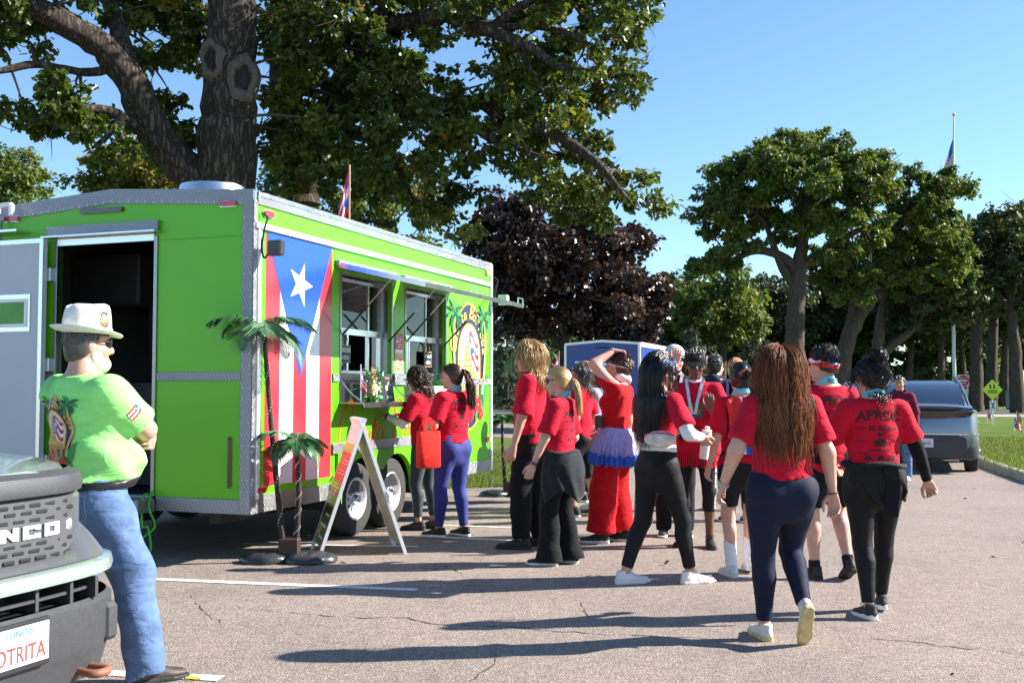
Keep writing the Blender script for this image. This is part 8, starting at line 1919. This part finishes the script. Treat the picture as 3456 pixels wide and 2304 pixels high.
for sg in (-1,1):
    q=MB(); q.box(sg*.415-.026,sg*.415+.026,.118,.18,.848,.900,b=.01); q.build('headlamp',mat('lamp_clear',(0.55,0.57,0.60),.08,coat=1,metal=.5,var=.3,scale=40),SUV)
hp_=[(x*.99,y-.015) for x,y in gp]
q=MB(); sweep(q,hp_,[(-.03,1.000),(.006,1.008),(.012,1.04),(-.004,1.078),(-.05,1.100)]); q.build('hood_lip',DKP,SUV,smooth=40,fixn=True)
# hood, body, cabin
def loft(q,secs,closed=True,mi=0,cap=True):
    m=len(secs[0]); vs=[p for s_ in secs for p in s_]; fs=[]
    for i in range(len(secs)-1):
        for j in range(m if closed else m-1): fs.append((i*m+j,i*m+(j+1)%m,(i+1)*m+(j+1)%m,(i+1)*m+j))
    if cap: fs+= [tuple(range(m))[::-1],tuple((len(secs)-1)*m+j for j in range(m))]
    q.add(vs,fs,mi)
q=MB(); loft(q,[[(x*w,y,z) for x,z in ((-1,z0-.16),(-1,z0-.06),(-.9,z0),(-.55,z0+.02),(0,z0+.012),(.55,z0+.02),(.9,z0),(1,z0-.06),(1,z0-.16))] for y,w,z0 in ((.13,.36,1.085),(.20,.50,1.095),(.33,.64,1.11),(.50,.74,1.12),(.9,.82,1.14),(1.25,.84,1.15))]); q.build('hood',MINT,SUV,smooth=35,fixn=True)
q=MB(); loft(q,[[(x*w,y,z) for x,z in ((-1,.35),(-1.02,.6),(-1,.95),(-.97,zz),(.97,zz),(1,.95),(1.02,.6),(1,.35))] for y,w,zz in ((.62,.78,1.0),(.75,.83,1.06),(1.25,.86,1.10),(4.1,.89,1.12),(4.3,.86,1.08))]); q.build('body',MINT,SUV,smooth=35,fixn=True)
q=MB(); loft(q,[[(-w,y,z0),(-w*.88,y,z1),(w*.88,y,z1),(w,y,z0)] for y,w,z0,z1 in ((1.2,.84,1.12,1.16),(1.9,.84,1.12,1.70),(3.9,.84,1.12,1.72),(4.25,.82,1.12,1.50))]); q.build('cabin_glass',mat('car_glass',(0.02,0.025,0.03),.05,coat=1,var=0),SUV,fixn=True)
q=MB(); q.box(-.75,.75,1.95,4.1,1.705,1.76,b=.02); q.build('roof',MINT,SUV)
for x,sg in ((-.80,-1),(.80,1)):
    for yy in (.85,3.45):
        w_=empty('wheel'); w_.parent=SUV; w_.rotation_euler=(0,0,math.pi/2); w_.location=(x,yy,.36); wheel('wheel',w_,(0,0,0),.36,.22,.22,mat('dark_rim',(0.06,0.06,0.065),.35,metal=.6),sgn=-1 if sg>0 else 1)
# plate and tow hook
PLATE=mat('plate_white',(0.66,0.72,0.80),.35,var=.05); PRED=mat('plate_red',(0.50,0.05,0.04),.5,var=.05); PBLU=mat('plate_blue',(0.08,0.22,0.50),.5,var=.1)
q=MB(); q.box(-.165,.165,-.035,-.013,.385,.565,b=.006); fr_=q.build('plate_holder',BLACK,SUV)
q=MB(); q.box(-.150,.150,-.042,-.0355,.408,.552,b=.002); pl=q.build('licence_plate',PLATE,fr_)
q=MB(); vs,fs=text_geo('ROTRITA',.085,bold=.012,sx=.80); flatpoly(q,vs,fs,lambda x,z,h:(x-.010,-.0435,.425+z)); q.build('plate_number',PRED,pl)
q=MB(); vs,fs=text_geo('ILLINOIS',.036,bold=.01); flatpoly(q,vs,fs,lambda x,z,h:(x,-.0435,.518+z)); q.build('plate_state',PBLU,pl)
q=MB(); q.tube(spline([(.40,.05,.29),(.40,-.03,.285),(.44,-.05,.285),(.48,-.03,.285),(.48,.05,.29)],5),.018,8); q.build('tow_hook',mat('rusty_hook',(0.24,0.09,0.05),.6,var=.2),SUV,smooth=50)

def crossover(label,loc,rz,paint,plate=None,shared=None):
    root=empty('parked_car',loc,rz,label,'car')
    # half sections: y along the length (0 = rear), with widths and heights
    sec=[]
    for y,w,zb,zs,zt,k in ((.0,.78,.42,.98,1.02,.9),(.06,.86,.36,1.05,1.10,.9),(.25,.92,.30,1.10,1.16,.9),(.6,.945,.27,1.08,1.14,.92),(1.3,.955,.25,1.03,1.08,.93),(2.6,.955,.25,.99,1.04,.93),(3.6,.945,.25,.95,1.0,.92),(4.2,.91,.27,.86,.92,.88),(4.55,.82,.32,.72,.78,.82),(4.72,.66,.38,.58,.64,.8)):
        sec.append([(-w*.92,y,zb),(-w,y,zb+.14),(-w*1.0,y,(zb+zs)/2),(-w*.985,y,zs),(-w*k*.9,y,zt),(0,y,zt+.015),(w*k*.9,y,zt),(w*.985,y,zs),(w*1.0,y,(zb+zs)/2),(w,y,zb+.14),(w*.92,y,zb)])
    q=MB(); loft(q,sec); q.build('body',paint,root,smooth=38,fixn=True)
    q=MB(); gs=[]
    for y,w,z0,z1,k in ((.12,.74,1.10,1.13,.96),(.45,.80,1.08,1.38,.84),(.85,.82,1.05,1.56,.77),(1.5,.83,1.03,1.645,.73),(2.3,.83,1.01,1.655,.72),(2.9,.82,1.0,1.56,.72),(3.5,.78,.98,1.20,.78),(3.85,.72,.95,1.0,.9)): gs.append([(-w,y,z0),(-w*(k+1)/2*.995,y,(z0+z1)/2),(-w*k,y,z1-.02),(-w*k*.7,y,z1),(w*k*.7,y,z1),(w*k,y,z1-.02),(w*(k+1)/2*.995,y,(z0+z1)/2),(w,y,z0)])
    loft(q,gs); q.build('glass_roof',mat('tinted_glass',(0.16,0.20,0.26),.10,metal=.85,var=0),root,smooth=40,fixn=True)
    q=MB(); q.tube(spline([(-.80,.30,1.13),(-.66,1.0,1.56),(-.60,1.6,1.65),(-.60,2.5,1.65),(-.74,3.5,1.16)],6),.025,6); q.build('roof_pillar',paint,root,smooth=60); q=MB(); q.tube(spline([(.80,.30,1.13),(.66,1.0,1.56),(.60,1.6,1.65),(.60,2.5,1.65),(.74,3.5,1.16)],6),.025,6); q.build('roof_pillar',paint,root,smooth=60)
    q=MB(); sp=spline([(-.84,.12,1.135),(-.5,-.02,1.165),(0,-.06,1.175),(.5,-.02,1.165),(.84,.12,1.135)],5); vs=[]
    for x,y,z in sp: vs+=[(x,y,z),(x,y+.02,z+.012),(x*.98,y+.22,z+.045),(x*.98,y+.22,z-.05),(x,y+.05,z-.05)]
    n=len(sp); q.add(vs,[(i*5+j,i*5+(j+1)%5,(i+1)*5+(j+1)%5,(i+1)*5+j) for i in range(n-1) for j in range(5)]); q.build('spoiler',paint,root,smooth=35,fixn=True)
    q=MB(); sweep(q,spline([(-.88,.20),(-.80,.04),(-.5,-.035),(0,-.05),(.5,-.035),(.80,.04),(.88,.20)],4),[(.004,.985),(.012,1.0),(.012,1.085),(-.01,1.10)]); q.build('light_bar',mat('black_gloss',(0.010,0.010,0.012),.1,coat=1,var=0),root,smooth=35,fixn=True)
    q=MB(); sweep(q,spline([(-.83,.07),(-.5,-.035),(0,-.05),(.5,-.035),(.83,.07)],4),[(.014,.992),(.020,.998),(.014,1.004)]); q.build('tail_lamp_strip',REDLENS,root)
    for sg in (-1,1):
        q=MB(); sweep(q,[(sg*.62,-.01),(sg*.74,.02),(sg*.86,.13)][::sg],[(.014,1.0),(.024,1.02),(.014,1.04)]); q.build('tail_lamp',REDLENS,root)
    q=MB(); bp=spline([(-.93,.35),(-.88,.12),(-.6,-.01),(0,-.035),(.6,-.01),(.88,.12),(.93,.35)],4); sweep(q,bp,[(-.06,.24),(.0,.28),(.022,.36),(.022,.60),(.0,.68)]); q.build('rear_bumper',DKP,root,smooth=35,fixn=True)
    q=MB(); sweep(q,bp,[(.010,.675),(.026,.68),(.026,.695),(.006,.70)]); q.build('bumper_edge',ALU,root)
    for sg in (-1,1):
        q=MB(); q.tube(spline([(sg*.60,-.035,.672),(sg*.74,.02,.62),(sg*.80,.05,.48),(sg*.84,.09,.36)],5),.010,6); q.build('bumper_crease',ALU,root,smooth=60)
        q=MB(); q.box(sg*.66-.08,sg*.66+.08,-.030,.03,.655,.672); q.build('reflector',REDLENS,root)
    for x in (-.83,.83):
        for yy in (.95,3.75):
            w_=empty('wheel'); w_.parent=root; w_.rotation_euler=(0,0,math.pi/2); w_.location=(x,yy,.355); wheel('wheel',w_,(0,0,0),.355,.24,.25,mat('dark_rim',(0.06,0.06,0.065),.35,metal=.6),sgn=-1 if x>0 else 1)
    if plate:
        q=MB(); q.box(-.152,.152,-.068,-.058,.46,.612,b=.002); p_=q.build('licence_plate',mat('plain_plate',(0.70,0.70,0.72),.4,var=.06),root); q=MB(); vs,fs=text_geo(plate,.082,bold=.015,sx=.85); flatpoly(q,vs,fs,lambda x,z,h:(x+.02,-.0695,.50+z)); q.build('plate_number',mat('plate_ink',(0.03,0.04,0.10),.5,var=0),p_)
    return root
GREYP=mat('grey_metallic',(0.23,0.265,0.31),.30,metal=.7,coat=1,var=.03,scale=3)
crossover('grey metallic crossover car parked by the kerb on the right',(7.10,18.35,0),-math.atan2(.38,1),GREYP,'930 EL').scale=(.93,.95,.985)
crossover('dark car parked beyond the crowd, roof just showing between two heads',(9.2,27.5,0),-math.atan2(.38,1),mat('black_paint',(0.012,0.013,0.016),.2,coat=1,var=.02))

# blue trailer beyond the crowd
BT=empty('blue_trailer',(*(4.273, 35.5, 1.42)[:2],0),TRZ,'royal blue enclosed trailer with white edges behind the crowd','trailer'); BLUEP=mat('royal_blue_panel',(0.006,0.042,0.27),.35,coat=.2,var=.03); Lb,Wb=4.2,2.62
TOP=lambda y:3.03+.10*(1-abs(y-Wb/2)/(Wb/2))
q=MB(); pf=[(0,.42),(Wb,.42),(Wb,TOP(Wb)),(Wb/2,TOP(Wb/2)),(0,TOP(0))]; loft(q,[[(x,y,z) for y,z in pf] for x in (0,Lb)]); q.build('body',BLUEP,BT,fixn=True)
q=MB()
for a,c in ((0,Wb/2),(Wb/2,Wb)): q.add([(x,y,TOP(y)+d) for d in (-.07,.012) for x,y in ((-.02,a),(-.02,c),(.03,c),(.03,a))],[(0,1,2,3),(4,7,6,5),(0,4,5,1),(1,5,6,2),(2,6,7,3),(3,7,4,0)])
q.build('roof_edge',WMETAL,BT,fixn=True)
q=MB(); q.box(-.025,.06,-.02,.06,.42,2.97); q.build('corner_post',WMETAL,BT); q=MB(); q.box(-.025,.06,Wb-.06,Wb+.02,2.2,3.0); q.build('corner_post',WMETAL,BT); q=MB(); q.box(.06,Lb,-.03,.0,2.90,3.05); q.build('side_rail',WMETAL,BT)
q=MB()
for s in ((.95,1.02,.5,2.35),(1.75,1.82,.5,2.35),(1.02,1.75,2.28,2.35)): q.box(-.03,-.001,*s)
dfr=q.build('door_frame',WMETAL,BT); q=MB(); q.box(-.018,-.001,1.022,1.748,.5,2.278); q.build('door',BLUEP,BT); q=MB(); q.box(-.06,-.0305,1.60,1.82,1.72,1.76,b=.005); q.build('door_handle',ALU,BT)
for y in (.35,Wb-.35): q=MB(); q.box(-.02,-.001,y-.09,y+.09,2.82,2.87,b=.01); q.build('marker_light',DKRED,BT)
q=MB(); q.box(-.02,-.001,Wb/2-.25,Wb/2+.25,2.86,2.90); q.build('brake_light',CARB,BT); q=MB(); q.box(-.03,-.001,2.0,2.25,2.36,2.42); q.build('door_lamp',WMETAL,BT); q=MB(); q.box(-.03,-.001,.5,.75,2.36,2.42); q.build('door_lamp',WMETAL,BT)
q=MB(); rr=random.Random(2)
for k in range(5): x=.4+.75*k; q.add([(x,-.004,1.5),(x+.3,-.004,1.3),(x+.6,-.004,2.5),(x+.35,-.004,2.6)],[(0,1,2,3)])
q.build('side_graphic',mat('sky_blue_graphic',(0.12,0.36,0.75),.35,var=.2),BT)
for x in (1.8,2.6): wheel('wheel',BT,(x,.13,.36),.36,.22,.2,WHEELW)
for x in (1.8,2.6): wheel('wheel',BT,(x,Wb-.13,.36),.36,.22,.2,WHEELW,sgn=1)

# ---------------------------------------------------------------- flagpole and signs on the far lawn
FP_=empty('flagpole',(28.3,68,0),0,'tall white flagpole with a drooping american flag on the right','flagpole'); q=MB(); q.tube([(0,0,0),(0,0,9),(.30,0,19.2)],[.12,.10,.05],12); q.build('pole',mat('pole_white',(0.60,0.66,0.66),.4,var=.05),FP_,smooth=60)
q=MB(); q.lathe([(.16,0),(.16,1.0),(.11,1.05),(.10,1.05)],14); q.build('pole_sleeve',mat('pole_white',(0.6,0.66,0.66)),FP_,smooth=40); q=MB(); q.lathe([(.001,19.1),(.08,19.16),(.10,19.25),(.08,19.34),(.001,19.38)],12,(.30,0,0)); q.build('finial',GOLD,FP_,smooth=60)
us=droop_flag('cloth',FP_,2.6,1.7,([FLR,FLW,FLB],lambda u,v:2 if u<.42 and v<.54 else int(v*12.9)%2),1,(-1,0,0),.10,fall=.9,wid=.95); us.location=(.26,0,16.2)
def post_sign(name,label,loc,h,draw,rz=0,post=ALU,pw=.03):
    root=empty(name,(*loc,0),rz,label,'sign'); q=MB(); q.box(-pw,pw,.0,pw*1.2,0,h,b=.004); q.build('post',post,root); draw(root); return root
YEL=mat('fluorescent_yellow',(0.62,0.80,0.02),.45,var=.04); SRED=mat('sign_red',(0.55,0.02,0.025),.5,var=.04); SWH=mat('sign_white',(0.75,0.75,0.74),.5,var=.03)
def diamond(root):
    q=MB(); q.prism([(0,-.43),(.43,0),(0,.43),(-.43,0)],.0,.008,lambda x,z,h:(x,-.002-h,1.46+z)); q.build('panel',YEL,root,fixn=True); q=MB()
    for x in (-.09,.07): q.prism(ellipse(x,.20,.035,.035,10),0,.003,lambda a,b,h:(a,-.0105-h,1.46+b)); q.prism([(x-.04,.05),(x+.05,.05),(x+.04,.165),(x-.03,.165)],0,.003,lambda a,b,h:(a,-.0105-h,1.46+b))
    for z in (-.06,-.14): q.prism([(-.20,z),(.20,z),(.20,z+.045),(-.20,z+.045)],0,.003,lambda a,b,h:(a,-.0105-h,1.46+b))
    q.build('symbol',BLACK,root,fixn=True); q=MB(); q.box(-.13,.13,-.012,-.002,.62,1.0,b=.004); pp=q.build('lower_panel',SWH,root); q=MB(); q.prism([(.06,.66),(.09,.68),(-.05,.96),(-.08,.94)],0,.003,lambda a,b,h:(a,-.0125-h,b)); q.prism([(-.07,.67),(-.04,.66),(.08,.94),(.05,.96)],0,.003,lambda a,b,h:(a,-.0165-h,b)); q.build('symbol',BLACK,pp,fixn=True)
post_sign('diamond_sign','fluorescent yellow diamond sign on a low post in the lawn',(19.883, 44.018),1.7,diamond)
def dne(arrow):
    def f(root):
        z=2.1; q=MB(); q.box(-.40,.40,-.010,-.002,z-.40,z+.40,b=.01); q.build('panel',SWH,root); q=MB(); q.prism(ellipse(0,z,.37,.37,28),0,.003,lambda a,b,h:(a,-.0105-h,b)); q.build('disc',SRED,root,fixn=True); q=MB(); q.prism([(-.27,z-.06),(.27,z-.06),(.27,z+.06),(-.27,z+.06)],0,.003,lambda a,b,h:(a,-.014-h,b)); q.build('bar',SWH,root,fixn=True)
        q=MB()
        for tx,zz in (('DO NOT',z+.13),('ENTER',z-.22)): vs,fs=text_geo(tx,.12,bold=.02); flatpoly(q,vs,fs,lambda a,b,h:(a,-.0145,zz+b))
        q.build('lettering',SWH,root)
        if arrow: q=MB(); q.box(-.28,.28,-.010,-.002,.85,1.55,b=.01); p_=q.build('lower_panel',SWH,root); q=MB(); q.prism([(.06,.95),(.14,.95),(.14,1.2),(.0,1.32),(.05,1.42),(-.20,1.40),(-.12,1.15),(-.06,1.25),(.06,1.15)],0,.003,lambda a,b,h:(a,-.0105-h,b)); q.build('arrow',BLACK,p_,fixn=True)
    return f
post_sign('no_entry_sign','red and white do not enter sign with an arrow plate below',(30.572, 72, 0.155)[:2],2.5,dne(True)); post_sign('no_entry_sign','red and white do not enter sign nearest the right edge',(37.079, 78, 0.177)[:2],2.5,dne(False))
q=MB(); q.box(-1.0,1.0,-.7,.7,0,1.3,b=.06); ub=q.build('utility_box',mat('utility_grey',(0.30,0.34,0.32),.6,var=.08)); ub.location=(*(38.422, 80, 0.145)[:2],0); tag(ub,'grey utility cabinet on the lawn at the right edge','cabinet'); q=MB(); q.box(-1.03,1.03,-.73,.73,1.301,1.38,b=.03); q.build('lid',MATS['utility_grey'],ub); q=MB(); q.box(-.9,-.01,-.712,-.701,.15,1.2); q.build('door',MATS['utility_grey'],ub); q=MB(); q.box(.01,.9,-.712,-.701,.15,1.2); q.build('door',MATS['utility_grey'],ub)
for i,(px,py,lab) in enumerate(((2336,976,'tiny flag stuck in the lawn near the right edge'),(2268,968,'tiny flag stuck in the lawn left of the yellow sign'),(2318,1012,'tiny flag stuck in the sunny lawn nearest the kerb'))):
    g_=(19.867, 41.9) if i==0 else ((20.697, 46.362) if i==1 else (15.927, 33.777)); r_=empty('lawn_flag',(*g_,0),0,lab,'flag','tiny flags in the lawn'); q=MB(); q.tube([(0,0,0),(0,0,.62)],.008,6); q.build('stick',WHITE,r_); f_=droop_flag('cloth',r_,.5,.32,([FLR,FLW,FLB],pr_bands),i,(.8,-.5,0),.08,fall=.4); f_.location=(0,0,.28)

# ---------------------------------------------------------------- grass blades and fallen leaves near the lawn edges
def blades(name,region,n,seed,h=.07,z=.0):
    rg=np.random.default_rng(seed); X=rg.uniform(region[0],region[1],n*3); Y=rg.uniform(region[2],region[3],n*3); ok=~in_poly(lot,X,Y)
    X,Y=X[ok][:n],Y[ok][:n]; m=len(X); zz=np.full(m,z) if not callable(z) else z(X,Y); a=rg.uniform(0,6.28,m); hh=h*rg.uniform(.5,1.3,m); w=.006*rg.uniform(.7,1.6,m)*(Y/15); lx=rg.normal(0,.5,m)*hh; ly=rg.normal(0,.5,m)*hh
    V=np.stack([np.stack([X-np.cos(a)*w,Y-np.sin(a)*w,zz],1),np.stack([X+np.cos(a)*w,Y+np.sin(a)*w,zz],1),np.stack([X+lx,Y+ly,zz+hh],1)],1).reshape(-1,3); F=np.arange(m*3).reshape(-1,3)
    o=np_mesh(name,V,F,leaf_mat('grass_blade_'+name,(0.05,0.10,0.012),(0.10,0.165,0.022),(0.20,0.22,0.05),.6,.35),None,False,np.repeat(rg.uniform(0,1,m),3)); return tag(o,None,None,None,'stuff')
o=blades('grass',(-3.2,1.6,15.2,24),46000,1,.075); o['label']='short grass of the lawn strip behind the trailer'
o=blades('grass_verge',(7.7,17,10,30),52000,2,.06,z=lambda X,Y:np.clip(.13-.11*np.clip((X-8.9)/19,0,1),.02,.13)); o['label']='short grass of the sunny lawn behind the right kerb'
rg=np.random.default_rng(9); n=420; X=rg.uniform(-6,14,n); Y=rg.uniform(5,24,n); il=in_poly(lot,X,Y); keep=~il|(rg.uniform(0,1,n)<.22); X,Y,il=X[keep],Y[keep],il[keep]; P=np.stack([X,Y,np.where(il,.014,.075)],1); P[:,2]=np.where((~il)&(X>7.5),.17,P[:,2])
o=leaves('fallen_leaves',P,.055,LEAF_OAK,leaf_mat('dry_leaf',(0.10,0.05,0.02),(0.22,0.12,0.045),(0.36,0.24,0.10),.7,.1),None,rg,up=.85,tint=rg.uniform(0,1,len(P))); tag(o,'scattered dry leaves on lawn and asphalt','leaves',None,'stuff')
